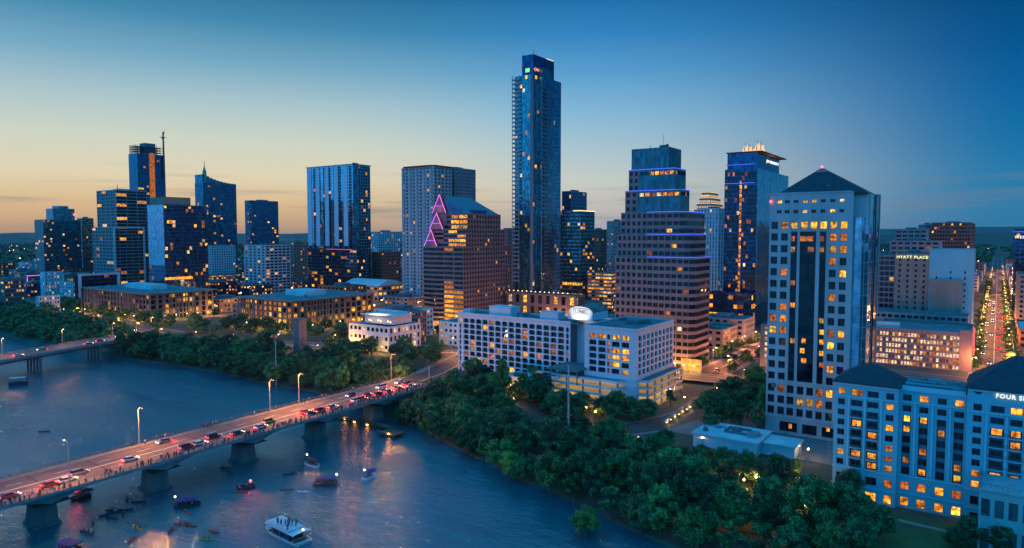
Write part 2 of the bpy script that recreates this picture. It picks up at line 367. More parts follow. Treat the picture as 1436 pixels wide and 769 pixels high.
def tower(name, label, b, S, E, wallm, glassm, litf=.05, inset=.3, cat='building', floor=3.5, zs=None, roofm='roof_grey', parapet=1.2, pal=WARM, seed=1,
          group=None, root=None, wname='wall', winside=.25, dark=None, mull=0, cap=90, plinth=0, W=None, rest=True, topband=0, arch=0, fixedS=None, fixedE=None, splitlit=1):
    """rectangular building: outer wall sheets with openings over a glazed core, a roof and parapet. S/E = (columns, width fraction, height fraction)"""
    x0, x1, y0, y1, z0, z1 = b; rng = random.Random(seed)
    if root is None: root = thing(name, label, cat, ((x0+x1)/2, (y0+y1)/2, z0), group)
    nf = max(1, round((z1-z0-plinth-topband)/floor)); wb = MB(); wins = []
    for side, sp, plane, a0, a1 in (('S', S, y0, x0, x1), ('E', E, x1, y0, y1), ('W', W, x0, y0, y1)):
        if sp is None:
            wb.quad(P(side, plane, a0, 0, z0), P(side, plane, a1, 0, z0), P(side, plane, a1, 0, z1), P(side, plane, a0, 0, z1)); continue
        cols = spans(a0, a1, sp[0], sp[1], .4 if sp[1] < .97 else .15); rows = spans(z0+plinth, z1-topband, nf, sp[2])
        ops = wall(wb, side, plane, a0, a1, z0, z1, cols, rows, inset, arch=arch)
        lf = litf if not isinstance(litf, (tuple, list)) else litf[0 if side == 'S' else 1]
        for it in choose(rng, ops, lf, pal, dark, fixedS if side == 'S' else fixedE): wins.append((side, plane, inset*.6, it[2], it[3], it[4], it[5], it[6]))
    wb.quad((x0, y1, z0), (x1, y1, z0), (x1, y1, z1), (x0, y1, z1))
    # parapet and roof
    t = .4; zp = z1-parapet
    for (u0, u1, v0, v1) in ((x0+.003, x1-.003, y0+.003, y0+t), (x0+.003, x1-.003, y1-t, y1-.003), (x0+.003, x0+t, y0+t, y1-t), (x1-t, x1-.003, y0+t, y1-t)):
        wb.box(u0, u1, v0, v1, zp, z1+.05, 0, bottom=False)
    wb.build(wname, M[wallm], root)
    g = MB(); g.box(x0+inset, x1-inset, y0+inset, y1-inset, z0+.02, zp-.2); g.build('glazing', M[glassm], root)
    r = MB(); r.box(x0+t, x1-t, y0+t, y1-t, zp-.1, zp); rr = r.build('roof', M[roofm], root)
    if rest and (x1-x0) > 9 and (y1-y0) > 9:
        ux = x1-x0; uy = y1-y0; k = MB()
        k.box(x0+ux*.3, x0+ux*.62, y0+uy*.35, y0+uy*.7, zp, zp+3.2); k.box(x0+ux*.68, x0+ux*.82, y0+uy*.3, y0+uy*.45, zp, zp+1.6); k.box(x0+ux*.12, x0+ux*.2, y0+uy*.5, y0+uy*.62, zp, zp+1.4)
        k.build('roof_plant', M['concrete_d'], rr)
    if wins: windows(root, wins, mull, cap)
    return root, nf

def clutter(root, x0, x1, y0, y1, z, n, seed=1, m='lightgrey'):
    r = random.Random(seed)
    for i in range(n):
        q = MB(); x, y = r.uniform(x0+1.5, x1-4), r.uniform(y0+1.5, y1-3.5); k = r.random()
        if k < .45: w_, l_, h_ = r.uniform(1.2, 3), r.uniform(1, 2.4), r.uniform(.7, 1.7); q.box(x, x+w_, y, y+l_, z, z+h_); q.tube((x+w_/2, y+l_/2, z+h_), (x+w_/2, y+l_/2, z+h_+.25), min(w_, l_)*.36, k=10); nm = 'roof_unit'
        elif k < .7: q.tube((x, y, z), (x, y, z+r.uniform(.8, 1.6)), .28, k=8); nm = 'vent_pipe'
        else: l_ = r.uniform(3, 8); l_ = min(l_, x1-1-x); q.tube((x, y, z+.5), (x+l_, y, z+.5), .24, k=6); q.box(x, x+.2, y-.2, y+.2, z, z+.3); q.box(x+l_-.2, x+l_, y-.2, y+.2, z, z+.3); nm = 'roof_duct'
        q.build(nm, M[m] if r.random() < .6 else M['concrete_d'], root)
def text_mesh(txt, size, m, name='lettering', ext=.08, parent=None, loc=(0, 0, 0), rot=(pi/2, 0, 0), width=None):
    c = bpy.data.curves.new(name, 'FONT'); c.body = txt; c.size = size; c.extrude = ext; c.align_x = 'CENTER'; c.align_y = 'CENTER'; c.space_character = 1.12; c.resolution_u = 2; c.offset = size*.012
    o = bpy.data.objects.new(name, c); COL.objects.link(o)
    dg = bpy.context.evaluated_depsgraph_get(); me = bpy.data.meshes.new_from_object(o.evaluated_get(dg)); bpy.data.objects.remove(o); bpy.data.curves.remove(c)
    me.materials.clear(); me.materials.append(m)
    o = bpy.data.objects.new(name, me); COL.objects.link(o); o.rotation_euler = rot; o.location = loc
    if parent is not None: o.parent = parent; o.location = Vector(loc)-parent.location
    if width: s_ = width/max(1e-3, o.dimensions.x); o.scale = (s_, 1, 1)
    return o
# ------------------------------------------------------------------ ground, water, roads
SH = [(-9000, 900), (-3000, 420), (-1200, 262), (-700, 215), (-602, 206), (-508, 208), (-450, 214), (-423, 218), (-355, 222), (-290, 221), (-260, 220), (-216, 210), (-196, 206), (-170, 195), (-155, 191), (-121, 178), (-99, 172), (-74, 164), (-30, 152), (60, 142), (400, 130), (2500, 150), (9000, 150)]
def shore(x):
    for (a, b), (c, d) in zip(SH, SH[1:]):
        if x <= c: return b+(d-b)*(x-a)/(c-a)
    return SH[-1][1]
def sm(t): t = max(0, min(1, t)); return t*t*(3-2*t)
def top_g(x, y): return 5+4*max(sm((-x-140)/60), sm((y-300)/40))
def g(x, y):
    d = y-shore(x)
    if d < 0: return -2.0
    T = top_g(x, y); pr = [(0, -2), (4, .6), (12, 2.0), (22, 3.0), (48, T)]
    for (a, b), (c, e) in zip(pr, pr[1:]):
        if d <= c: return b+(e-b)*(d-a)/(c-a)
    return T
gb = MB()
xs = [-9000, -6000, -4000, -3000, -2000, -1500, -1200]+list(range(-1000, -460, 30))+list(range(-460, 61, 10))+[90, 130, 200, 300, 400, 600, 900, 1500, 2500, 5000, 9000]
ds = [0, 2, 4, 8, 12, 17, 22, 28, 35, 42, 48, 60, 72, 85, 100, 115, 130, 150, 170, 190, 220, 260, 320, 420, 600, 900, 1400, 2200, 3500, 6000, 16000]
rj = random.Random(3)
for i, x in enumerate(xs):
    for d in ds:
        jx = rj.uniform(-1.2, 1.2) if d <= 4 and -460 < x < 60 else 0
        gb.v.append((x, shore(x)+d+jx, g(x, shore(x)+d)))
nd = len(ds)
for i in range(len(xs)-1):
    for j in range(nd-1):
        gb.f.append((i*nd+j, (i+1)*nd+j, (i+1)*nd+j+1, i*nd+j+1)); gb.m.append(0)
M['ground'] = mat('grass_and_paving', (.05, .075, .04), .9, .3, .035, bump=.3, col2=(.05, .048, .045), fine=.5)
structure('ground', gb, M['ground'])
# water sheet with wind ripples
wm = bpy.data.materials.new('river_water'); wm.use_nodes = True; t = wm.node_tree; b = t.nodes['Principled BSDF']
b.inputs['Base Color'].default_value = (.004, .11, .15, 1); b.inputs['Roughness'].default_value = .07; b.inputs['IOR'].default_value = 1.9
b.inputs['Specular IOR Level'].default_value = 1.0
geo = t.nodes.new('ShaderNodeNewGeometry')
def wnoise(sc, rotz, stretch, detail=4):
    mp = t.nodes.new('ShaderNodeMapping'); mp.inputs['Rotation'].default_value = (0, 0, rotz); mp.inputs['Scale'].default_value = (stretch, 1, 1)
    t.links.new(geo.outputs['Position'], mp.inputs[0]); n = t.nodes.new('ShaderNodeTexNoise'); n.inputs['Scale'].default_value = sc; n.inputs['Detail'].default_value = detail; n.inputs['Roughness'].default_value = .6
    t.links.new(mp.outputs[0], n.inputs[0]); return n.outputs[0]
n1 = wnoise(.42, .5, .5, 6); n2 = wnoise(1.5, -.3, .7, 4); patch = wnoise(.016, .9, .35, 5)
pr = node_ramp(t, patch, [(.40, (.22, .22, .22, 1)), (.60, (1, 1, 1, 1))])
mx = t.nodes.new('ShaderNodeMath'); mx.operation = 'MULTIPLY_ADD'; mx.inputs[1].default_value = .45; t.links.new(n2, mx.inputs[0]); t.links.new(n1, mx.inputs[2])
m2_ = t.nodes.new('ShaderNodeMath'); m2_.operation = 'MULTIPLY'; t.links.new(mx.outputs[0], m2_.inputs[0]); t.links.new(pr, m2_.inputs[1])
bn = t.nodes.new('ShaderNodeBump'); bn.inputs['Strength'].default_value = .9; bn.inputs['Distance'].default_value = 1.0
t.links.new(m2_.outputs[0], bn.inputs['Height']); t.links.new(bn.outputs[0], b.inputs['Normal'])
wb_ = MB(); wb_.quad((-9000, -3000, 0), (9000, -3000, 0), (9000, 1200, 0), (-9000, 1200, 0))
structure('river_water', wb_, wm)
# hills on the horizon
def ridge(D, pts, name):
    hb = MB(); n = 90; rr = random.Random(11); ph = [rr.uniform(0, 6) for _ in range(6)]
    for i in range(n+1):
        px = -150+1800*i/n; h = None
        for (a, ya), (c, yc) in zip(pts, pts[1:]):
            if a <= px <= c: h = ya+(yc-ya)*(px-a)/(c-a)
        h += sum(sin(px*.011*(k+1.3)+ph[k])*.9/(k+1) for k in range(6))
        q = at_D(px, h, D); nx, ny = Fv.x*900, Fv.y*900
        hb.v += [(q.x-nx*1.6, q.y-ny*1.6, -5), (q.x-nx*.7, q.y-ny*.7, q.z*.62), (q.x, q.y, q.z), (q.x+nx*2, q.y+ny*2, -5)]
    for i in range(n):
        for j in range(3):
            hb.f.append((i*4+j, (i+1)*4+j, (i+1)*4+j+1, i*4+j+1)); hb.m.append(0)
    structure(name, hb, M['hill'])
M['hill'] = mat('wooded_hills', (.05, .08, .06), .95, .3, .004, fine=.03)
ridge(11000, [(-150, 328), (60, 327), (300, 328), (430, 326), (700, 327), (1000, 325), (1200, 321), (1436, 318), (1660, 318)], 'hills')
ridge(5200, [(-150, 336), (40, 334), (200, 341), (420, 335), (560, 340), (900, 336), (1200, 329), (1436, 327), (1660, 327)], 'hills')

def ribbon(mb, pts, w, dz, m=0, step=8, off=0.0):
    P_ = []
    for (a, b_) in zip(pts, pts[1:]):
        n = max(1, int(hypot(b_[0]-a[0], b_[1]-a[1])/step))
        for i in range(n): P_.append((a[0]+(b_[0]-a[0])*i/n, a[1]+(b_[1]-a[1])*i/n, None if len(a) < 3 else a[2]+(b_[2]-a[2])*i/n))
    P_.append((pts[-1][0], pts[-1][1], None if len(pts[-1]) < 3 else pts[-1][2])); s = []
    for i, p in enumerate(P_):
        q0 = P_[max(0, i-1)]; q1 = P_[min(len(P_)-1, i+1)]; dx, dy = q1[0]-q0[0], q1[1]-q0[1]; l = hypot(dx, dy); nx, ny = -dy/l, dx/l
        z = p[2] if p[2] is not None else g(p[0], p[1])
        s.append(((p[0]+nx*(off-w/2), p[1]+ny*(off-w/2), z+dz), (p[0]+nx*(off+w/2), p[1]+ny*(off+w/2), z+dz)))
    for a, b_ in zip(s, s[1:]): mb.quad(a[0], b_[0], b_[1], a[1], m)
CHAVEZ = [(-2400, 420), (-900, 300), (-650, 266), (-467, 258), (-380, 272), (-310, 306), (-258, 330), (-100, 336), (140, 336)]
CONGRESS = [(-219, 236, 10.9), (-226, 262, 9.9), (-240, 296, 9.1), (-250, 330, 9.02), (-252, 400, 9.02), (-252, 2600, 9.02)]
ROADS = [('Trinity', [(0, 344), (0, 2600)], 15), ('SanJac', [(-118, 344), (-118, 2600)], 13),
         ('Second', [(-1100, 398), (140, 398)], 11), ('Third', [(-1400, 492), (200, 492)], 11), ('Fourth', [(-1500, 590), (300, 590)], 12), ('Fifth', [(-1600, 690), (300, 690)], 12),
         ('Sixth', [(-1700, 800), (500, 800)], 12), ('Eighth', [(-1700, 980), (500, 980)], 12), ('Colorado', [(-400, 404), (-400, 2600)], 11), ('Lavaca', [(-545, 330), (-545, 2600)], 11), ('FirstN', [(-640, 300), (-640, 2600)], 11)]
sb = MB(); rb = MB(); lb_ = MB()
ribbon(sb, CHAVEZ, 26, .10); ribbon(rb, CHAVEZ, 19, .16); ribbon(lb_, CHAVEZ, .35, .20, off=.3); ribbon(lb_, CHAVEZ, .2, .20, off=5.5); ribbon(lb_, CHAVEZ, .2, .20, off=-5.5)
for n_, pts, w_ in ROADS:
    ribbon(sb, pts, w_+6, .104+.004*len(n_), step=60); ribbon(rb, pts, w_, .165+.005*len(n_), step=60); ribbon(lb_, pts, .3, .24, step=60)
ribbon(sb, CONGRESS, 30, .14); ribbon(rb, CONGRESS, 22, .23); ribbon(lb_, CONGRESS, .35, .26)
DRIVE = [(-101, 330), (-103, 300), (-101, 276), (-108, 250), (-119, 232), (-140, 226), (-165, 238)]
ribbon(sb, DRIVE, 17, .10, step=4); ribbon(rb, DRIVE, 12.5, .14, step=4)
structure('sidewalks', sb, M['sidewalk']); structure('roads', rb, M['asphalt']); structure('road_markings', lb_, M['paint_line'])
# lawns, forecourt and river trail
pb = MB(); pb.box(-104, -74, 246, 300, 5.0, 5.12); pb.box(-72, -36, 240, 267, 5.0, 5.13)
structure('pavement', pb, M['sidewalk'])
tb = MB(); ribbon(tb, [(x, shore(x)+17) for x in range(-440, 40, 12)], 3.2, .12, step=6)
ribbon(tb, [(-46, 206), (-20, 203), (20, 200)], 2.0, .16, step=5)
M['trail'] = mat('gravel_trail', (.33, .27, .2), .9, .15, .8); structure('path', tb, M['trail'])
M['lawn'] = mat('lawn', (.055, .13, .035), .9, .2, .3, bump=.2, fine=5)
lw = MB()
for x0_, x1_, y0_, y1_ in ((-60, 20, 178, 209), (-175, -128, 215, 232), (-200, -176, 222, 246)):
    nx_ = 10
    for i in range(nx_):
        for j in range(5):
            xx = [x0_+(x1_-x0_)*k/nx_ for k in (i, i+1)]; yy = [y0_+(y1_-y0_)*k/5 for k in (j, j+1)]
            lw.quad(*[(x, y, g(x, y)+.08) for x, y in ((xx[0], yy[0]), (xx[1], yy[0]), (xx[1], yy[1]), (xx[0], yy[1]))])
structure('lawn', lw, M['lawn'])

# ------------------------------------------------------------------ Congress Avenue bridge
DZ = 11.0
def bx(y): return -203.6-.035*(y-65)     # near (east) edge
BW = 23.5
M['pier'] = mat('river_stained_concrete', (.17, .17, .165), .85, .25, .3, bump=.3)
PIERS = [-20, 14, 46, 78.5, 110.5, 142.5, 175, 207]
br = thing('road_bridge', 'long concrete road bridge with haunched underside on wide tapering piers, crowded with people', 'bridge', (-215, 110, 0))
db = MB(); ys = [y for y in range(-60, 233, 2)]
def under(y):
    d = min(abs(y-p) for p in PIERS); return DZ-1.15-2.7*max(0, 1-d/13.0)**1.8
secs = []
for y in ys:
    e = bx(y); w_ = e-BW; u = under(y)
    secs.append([(e, y, DZ), (e, y, DZ-.75), (e-1.6, y, DZ-1.0), (e-2.2, y, u), (w_+2.2, y, u), (w_+1.6, y, DZ-1.0), (w_, y, DZ-.75), (w_, y, DZ)])
for a, b_ in zip(secs, secs[1:]):
    for k in range(8): db.quad(a[k], b_[k], b_[(k+1) % 8], a[(k+1) % 8])
db.poly(secs[0]); db.poly(secs[-1]); db.build('deck', M['concrete'], br)
rbm = MB(); kb = MB(); mk = MB()
for y in range(-60, 232, 4):
    e0, e1 = bx(y), bx(y+4)
    rbm.quad((e0-3.2, y, DZ+.02), (e0-BW+3.2, y, DZ+.02), (e1-BW+3.2, y+4, DZ+.02), (e1-3.2, y+4, DZ+.02))
    for o0, o1 in ((.25, 3.2), (BW-3.2, BW-.25)):
        n = len(kb.v); kb.v += [(e0-o0, y, DZ), (e1-o0, y+4, DZ), (e1-o1, y+4, DZ), (e0-o1, y, DZ), (e0-o0, y, DZ+.18), (e1-o0, y+4, DZ+.18), (e1-o1, y+4, DZ+.18), (e0-o1, y, DZ+.18)]
        for f in ((4, 5, 6, 7), (0, 1, 5, 4), (2, 3, 7, 6)): kb.f.append(tuple(n+i for i in f)); kb.m.append(0)
    for o, wd, dash in ((BW/2-.15, .12, 0), (BW/2+.15, .12, 0), (BW/2-4.1, .14, 1), (BW/2+4.1, .14, 1)):
        if dash and (y//4) % 3: continue
        mk.quad((e0-o-wd, y, DZ+.03), (e0-o+wd, y, DZ+.03), (e1-o+wd, y+4, DZ+.03), (e1-o-wd, y+4, DZ+.03))
jt2 = MB()
for y in [p_+16 for p_ in PIERS]+list(PIERS):
    if y < 228: jt2.quad((bx(y)-3.2, y, DZ+.026), (bx(y)-BW+3.2, y, DZ+.026), (bx(y)-BW+3.2, y+.35, DZ+.026), (bx(y)-3.2, y+.35, DZ+.026))
jt2.build('expansion_joint', M['black'], br); rbm.build('road_surface', M['deck_road'], br); kb.build('walkway', M['sidewalk'], br); mk.build('lane_lines', M['paint_line'], br)
for o in (.12, BW-.12):
    rl_ = MB()
    for y in range(-60, 230, 2):
        rl_.box(bx(y)-o-.09, bx(y)-o+.09, y-.09, y+.09, DZ, DZ+1.15 if y % 6 else DZ+1.35)
        for z_ in (.45, .8, 1.15): rl_.tube((bx(y)-o, y, DZ+z_), (bx(y+2)-o, y+2, DZ+z_), .05, k=4)
    rl_.build('railing', M['steel'], br)
for py_ in PIERS:
    cx_ = bx(py_)-BW/2+1.5; q = MB(); hw = 5.0
    q.frustum((cx_, py_), hw-1.5, 3.0, -2, (cx_, py_), hw-1.9, 2.5, 5.4)
    q.frustum((cx_, py_), hw-1.9, 2.5, 5.4, (cx_, py_), hw+3.0, 4.4, under(py_)+.05)
    q.frustum((cx_, py_), hw-.9, 3.4, -2, (cx_, py_), hw-1.0, 3.3, .5); q.build('pier', M['pier'], br)
ab = MB(); ab.box(bx(231)-BW+.5, bx(231)-.5, 229.6, 240, 2, DZ-.3); ab.box(bx(231)-BW-.6, bx(231)+.6, 240, 241, 4, DZ-.25); ab.build('abutment', M['concrete'], br)

# First street bridge further up the river
b2 = thing('road_bridge', 'lower flat concrete road bridge farther up the river, on rows of slim round columns', 'bridge', (-452, 120, 0))
def b2x(y): return -437-.36*(y-145)
q = MB(); r2 = MB(); k2 = MB(); sg = []
for y in range(-60, 246, 6):
    e = b2x(y); z_ = 11.3 if y < 200 else 11.3-(y-200)*.035
    sg.append([(e, y, z_), (e, y, z_-1.0), (e-2, y, z_-2.1), (e-20, y, z_-2.1), (e-22, y, z_-1.0), (e-22, y, z_)])
for a, b_ in zip(sg, sg[1:]):
    for k in range(6): q.quad(a[k], b_[k], b_[(k+1) % 6], a[(k+1) % 6])
    r2.quad((a[0][0]-1.8, a[0][1], a[0][2]+.03), (a[0][0]-20.2, a[0][1], a[0][2]+.03), (b_[0][0]-20.2, b_[0][1], b_[0][2]+.03), (b_[0][0]-1.8, b_[0][1], b_[0][2]+.03))
    for o in (.3, 21.7): k2.box(a[0][0]-o-.15, a[0][0]-o+.15, a[0][1], a[0][1]+5.9, min(a[0][2], b_[0][2])-.1, a[0][2]+.95)
q.poly(sg[0]); q.poly(sg[-1]); q.build('deck', M['concrete'], b2); r2.build('road_surface', M['deck_road'], b2); k2.build('parapet', M['concrete'], b2)
for y in (-10, 35, 80, 123, 166, 205):
    for k in range(5):
        c_ = MB(); xx = b2x(y)-2.4-k*4.4; c_.tube((xx, y, -2), (xx, y, 9.25), .62, k=10); c_.build('column', M['concrete_d'], b2)
    c_ = MB(); c_.box(b2x(y)-20.5, b2x(y)-1.5, y-1.1, y+1.1, 8.2, 9.21); c_.build('pier_cap', M['concrete'], b2)

# ------------------------------------------------------------------ hotel by the bridge (pale slab and block with arched window recesses)
rng = random.Random(21)
HY, EY = 274.0, 267.0
X = lambda px, y, py=450: at_y(px, py, y).x
hx0, hx1 = X(642, HY), X(800, HY); ztop = at_y(642, 438, HY).z; ex0, ex1 = X(820, EY), X(893, EY); etop = at_y(893, 462.5, EY).z
EN = at_x(945, 447, ex1).y
ht = thing('hotel', 'pale blue-white hotel with arched window recesses, open car decks and a lit oval roof sign', 'hotel', ((hx0+ex1)/2, 280, 6))
fl = 2.80; nrow = 11
wbm = MB(); items = []
rows = [(ztop-2.6-fl*(k+1)+.32, ztop-2.6-fl*k-.16) for k in range(nrow)][::-1]
pitch = (hx1-hx0-6.5)/15; cols = [(hx0+1.0, hx0+2.3)]+[(hx0+3.4+pitch*i+pitch*.085, hx0+3.4+pitch*(i+1)-pitch*.085) for i in range(15)]+[(hx1-2.4, hx1-.9)]
ops = wall(wbm, 'S', HY, hx0, hx1, 5, ztop, cols, rows, 1.1, arch=.55)
for i, j, a, z, w_, h_, mk_ in choose(rng, ops, .16, ['lit_c', 'lit_c', 'lit_a', 'lit_b', 'lit_c'], 'dark'): items.append(('S', HY, 1.0, a, z, w_, h_, mk_))
wbm.quad((hx0, HY, 5), (hx0, HY+17, 5), (hx0, HY+17, ztop), (hx0, HY, ztop)); wbm.quad((hx0, HY+17, 5), (hx1, HY+17, 5), (hx1, HY+17, ztop), (hx0, HY+17, ztop))
wbm.box(hx0-.3, hx1+.3, HY-.35, HY-.01, ztop-.9, ztop+.1)
wbm.box(hx0-.3, hx0+.3, HY, HY+17, ztop-.6, ztop+.1); wbm.box(hx0+.3, hx1, HY+16.6, HY+17.01, ztop-.6, ztop+.1)
wbm.build('wall', M['hotel_white'], ht)
c = MB(); c.box(hx0+.05, hx1, HY+1.12, HY+16.9, 5, ztop-1.1); c.build('slab_core', M['concrete_d'], ht)
r = MB(); r.box(hx0+.1, hx1+4, HY+.1, HY+16.8, ztop-1.0, ztop-.55); rf = r.build('roof', M['roof_grey'], ht)
for (a, b_, y0_, y1_, h_) in ((X(686, HY+3), X(716, HY+3), HY+3, HY+11, 4.4), (X(757, HY+2), X(782, HY+2), HY+2, HY+9, 3.6), (X(650, HY+4), X(660, HY+4), HY+4, HY+8, 1.6)):
    p_ = MB(); p_.box(a, b_, y0_, y1_, ztop-.55, ztop-.55+h_); p_.box(a-.25, b_+.25, y0_-.25, y1_+.25, ztop-.55+h_, ztop-.3+h_); p_.build('penthouse', M['hotel_white'], rf)
# recessed link and corner block
lk = MB(); lk.box(hx1+.01, ex0-.01, HY+6, HY+17, 5, ztop+.2); lk.box(ex0-.6, ex0-.02, EY+3, EY+22, 5, etop+.05); lk.build('link', M['hotel_white'], ht)
eb = MB(); erows = [(etop-2.9-2.95*(k+1)+.5, etop-2.9-2.95*k-.2) for k in range(6)][::-1]
wd = ex1-ex0; ecols = [(ex0+wd*a, ex0+wd*b_) for a, b_ in ((.09, .235), (.27, .415), (.445, .50), (.53, .68), (.72, .86))]
ops = wall(eb, 'S', EY, ex0, ex1, 5, etop, ecols, erows, 1.0, arch=.4)
fx = {(2, j): 'lit_c' for j in range(5)}; fx.update({(3, 5): 'lit_b', (4, 5): 'lit_b', (1, 5): 'lit_a', (3, 3): 'lit_a', (4, 3): 'lit_b', (3, 2): 'lit_b', (4, 2): 'lit_a', (3, 1): 'lit_b', (4, 0): 'lit_b', (0, 5): 'lit_c'})
for i, j, a, z, w_, h_, mk_ in choose(rng, ops, 0, WARM, 'dark', fx): items.append(('S', EY, .9, a, z, w_, h_, mk_))
ecol = spans(EY+1.5, EN-.8, 9, .68); ops = wall(eb, 'E', ex1, EY, EN, 17.5, etop, ecol, erows, .9, arch=.3)
for i, j, a, z, w_, h_, mk_ in choose(rng, ops, .03, WARM, 'dark'): items.append(('E', ex1, .8, a, z, w_, h_, mk_))
eb.quad((ex0, EN, 5), (ex1, EN, 5), (ex1, EN, etop), (ex0, EN, etop)); eb.quad((ex0, EY, 5), (ex0, EN, 5), (ex0, EN, etop), (ex0, EY, etop))
eb.quad((ex1, EY, 5), (ex1, EY+3, 5), (ex1, EY+3, 17.5), (ex1, EY, 17.5))
for u in ((ex0-.3, ex1+.35, EY-.35, EY+.15), (ex0-.3, ex1+.35, EN-.15, EN+.3), (ex0-.3, ex0+.1, EY+.15, EN-.15), (ex1-.1, ex1+.35, EY+.15, EN-.15)): eb.box(u[0], u[1], u[2], u[3], etop-.7, etop+.15)
eb.build('wall', M['hotel_white'], ht)
c = MB(); c.box(ex0+.1, ex1-1.0, EY+1.05, EN-.1, 17.6, etop-1.0); c.build('block_core', M['concrete_d'], ht)
r = MB(); r.box(ex0+.12, ex1-.12, EY+.16, EN-.16, etop-.9, etop-.35); rf2 = r.build('roof', M['roof_grey'], ht)
p_ = MB(); p_.box(ex0+12, ex0+18, EY+16, EY+22, etop-.35, etop+1.3); p_.box(ex0+4, ex0+6, EY+26, EY+30, etop-.35, etop+.9); p_.build('roof_plant', M['concrete_d'], rf2)
windows(ht, items, 2, 100)
# sign pavilion on the roof: bow-fronted lit face, barrel roof behind
SGY = HY+1.0; s0, s1 = X(797, SGY, 440), X(831, SGY, 440); zb = at_y(815, 449, SGY).z; zt = at_y(815, 430, SGY).z; cx_ = (s0+s1)/2; hw = (s1-s0)/2
pf = MB(); pts = [(cx_+hw*cos(pi*k/16), zb+(zt-zb)*.55+(zt-zb)*.45*sin(pi*k/16)) for k in range(17)]
front = [(s1, SGY, zb)]+[(a, SGY, z) for a, z in pts]+[(s0, SGY, zb)]; back = [(a, SGY+15, z) for a, _, z in front]
pf.poly(front); pf.poly(back); pf.quad(front[0], back[0], back[1], front[1]); pf.quad(front[-2], back[-2], back[-1], front[-1])
pv = pf.build('sign_pavilion', M['hotel_white'], ht)
gr = MB()
for k in range(1, 17): gr.quad((front[k][0], SGY+.4, front[k][2]+.06), (front[k+1][0], SGY+.4, front[k+1][2]+.06), (back[k+1][0], SGY+15.2, back[k+1][2]+.06), (back[k][0], SGY+15.2, back[k][2]+.06))
gr.build('barrel_roof', M['roof_green'], pv)
lt = text_mesh('LINE', 2.6, M['steel'], 'lettering'); lt.parent = pv; lt.location = (cx_-ht.location.x, SGY-.15-ht.location.y, zb+(zt-zb)*.58-ht.location.z)
fr = MB(); zz = zb+(zt-zb)*.58
for u in ((cx_-3.6, cx_+3.6, zz+1.5, zz+1.7), (cx_-3.6, cx_-3.4, zz-1.6, zz+1.5), (cx_+3.4, cx_+3.6, zz-1.6, zz+1.5), (cx_-1.0, cx_+1.0, zz-2.2, zz-2.05)): fr.box(u[0], u[1], SGY-.12, SGY-.02, u[2], u[3])
fr.build('sign_frame', M['steel'], pv)
def lamp(kind, loc, e, col, parent=None, size=.5, spot=None, aim=None, name='lamp_light', sy=None):
    l = bpy.data.lights.new(name, kind); l.energy = e; l.color = col
    if kind == 'AREA':
        l.size = size
        if sy: l.shape = 'RECTANGLE'; l.size_y = sy
    else: l.shadow_soft_size = size
    if spot: l.spot_size = spot; l.spot_blend = .7
    o = bpy.data.objects.new(name, l); COL.objects.link(o); o.location = loc
    if aim is not None: o.rotation_euler = (Vector(aim)-Vector(loc)).to_track_quat('-Z', 'Y').to_euler()
    if parent is not None:
        off = Vector((0, 0, 0)); p = parent
        while p is not None: off += p.location; p = p.parent
        o.parent = parent; o.location = Vector(loc)-off
    return o
clutter(rf, hx0+3, hx1-3, HY+1, HY+15, ztop-.55, 16, 5)
clutter(rf2, ex0+2, ex1-2, EY+2, EN-2, etop-.35, 12, 6)
lamp('SPOT', (cx_-1, SGY-9, zb-1.5), 8500, (1, .86, .62), pv, .3, radians(70), (cx_, SGY, zz))
# car decks under the block and beside it
def decks(root, x0, x1, y0, y1, zs, nm, side=True):
    d = MB(); pr_ = MB()
    for k, z_ in enumerate(zs):
        d.box(x0, x1, y0, y1, z_-.3, z_)
        if k: 
            pr_.box(x0-.15, x1+.15, y0-.2, y0-.02, z_-.45, z_+.55); pr_.box(x1+.02, x1+.2, y0, y1, z_-.45, z_+.55)
    n = max(2, int((x1-x0)/7))
    for i in range(n+1):
        xx = x0+.4+(x1-x0-.8)*i/n; d.box(xx-.3, xx+.3, y0+.1, y0+.7, zs[0], zs[-1]-.3)
    n = max(2, int((y1-y0)/7))
    for i in range(1, n+1):
        yy = y0+.4+(y1-y0-.8)*i/n; d.box(x1-.7, x1-.1, yy-.3, yy+.3, zs[0], zs[-1]-.3)
    d.build('deck_slab', M['concrete'], root); pr_.build('deck_parapet', M['hotel_white'], root)
    for k in range(len(zs)-1):
        lamp('AREA', ((x0+x1)/2, (y0+y1)/2, zs[k+1]-.5), 3000 if k < 2 else 1900, (1, .58, .17), root, (x1-x0)*.9, sy=(y1-y0)*.8)
gx0 = X(772, EY-5, 560)
ctb = MB(); ctb.box(gx0+9, ex1-6, EY+9, EY+9.5, 5.2, 17.2); ctb.box(gx0, ex1-.3, EN-.5, EN, 5.2, 17); ctb.build('inner_wall', M['concrete'], ht)
decks(ht, gx0, ex1-5.5, EY-6, EY+8.8, [5.2, 8.2, 11.2, 14.4, 17.4], 'front')
gN = at_x(957, 530, ex1+4).y
decks(ht, ex1-12, ex1+4.0, EY+3.2, gN, [5.2, 8.2, 11.2, 14.2, 17.2], 'side')
pod = MB(); px0, px1 = X(716, EY-2, 540), gx0-.2
pod.box(px0, px1, EY-8, HY-.4, 5, 13.4); pod.box(px0-.2, px1, EY-8.2, EY-7.99, 13.0, 14.2); pod.box(px0-.2, px0-.01, EY-8, HY-.5, 13.0, 14.2); pod.build('podium', M['hotel_white'], ht)
r = MB(); r.box(px0+.05, px1-.05, EY-7.9, HY-.5, 13.4, 13.5); pr2 = r.build('podium_roof', M['roof_white'], ht)
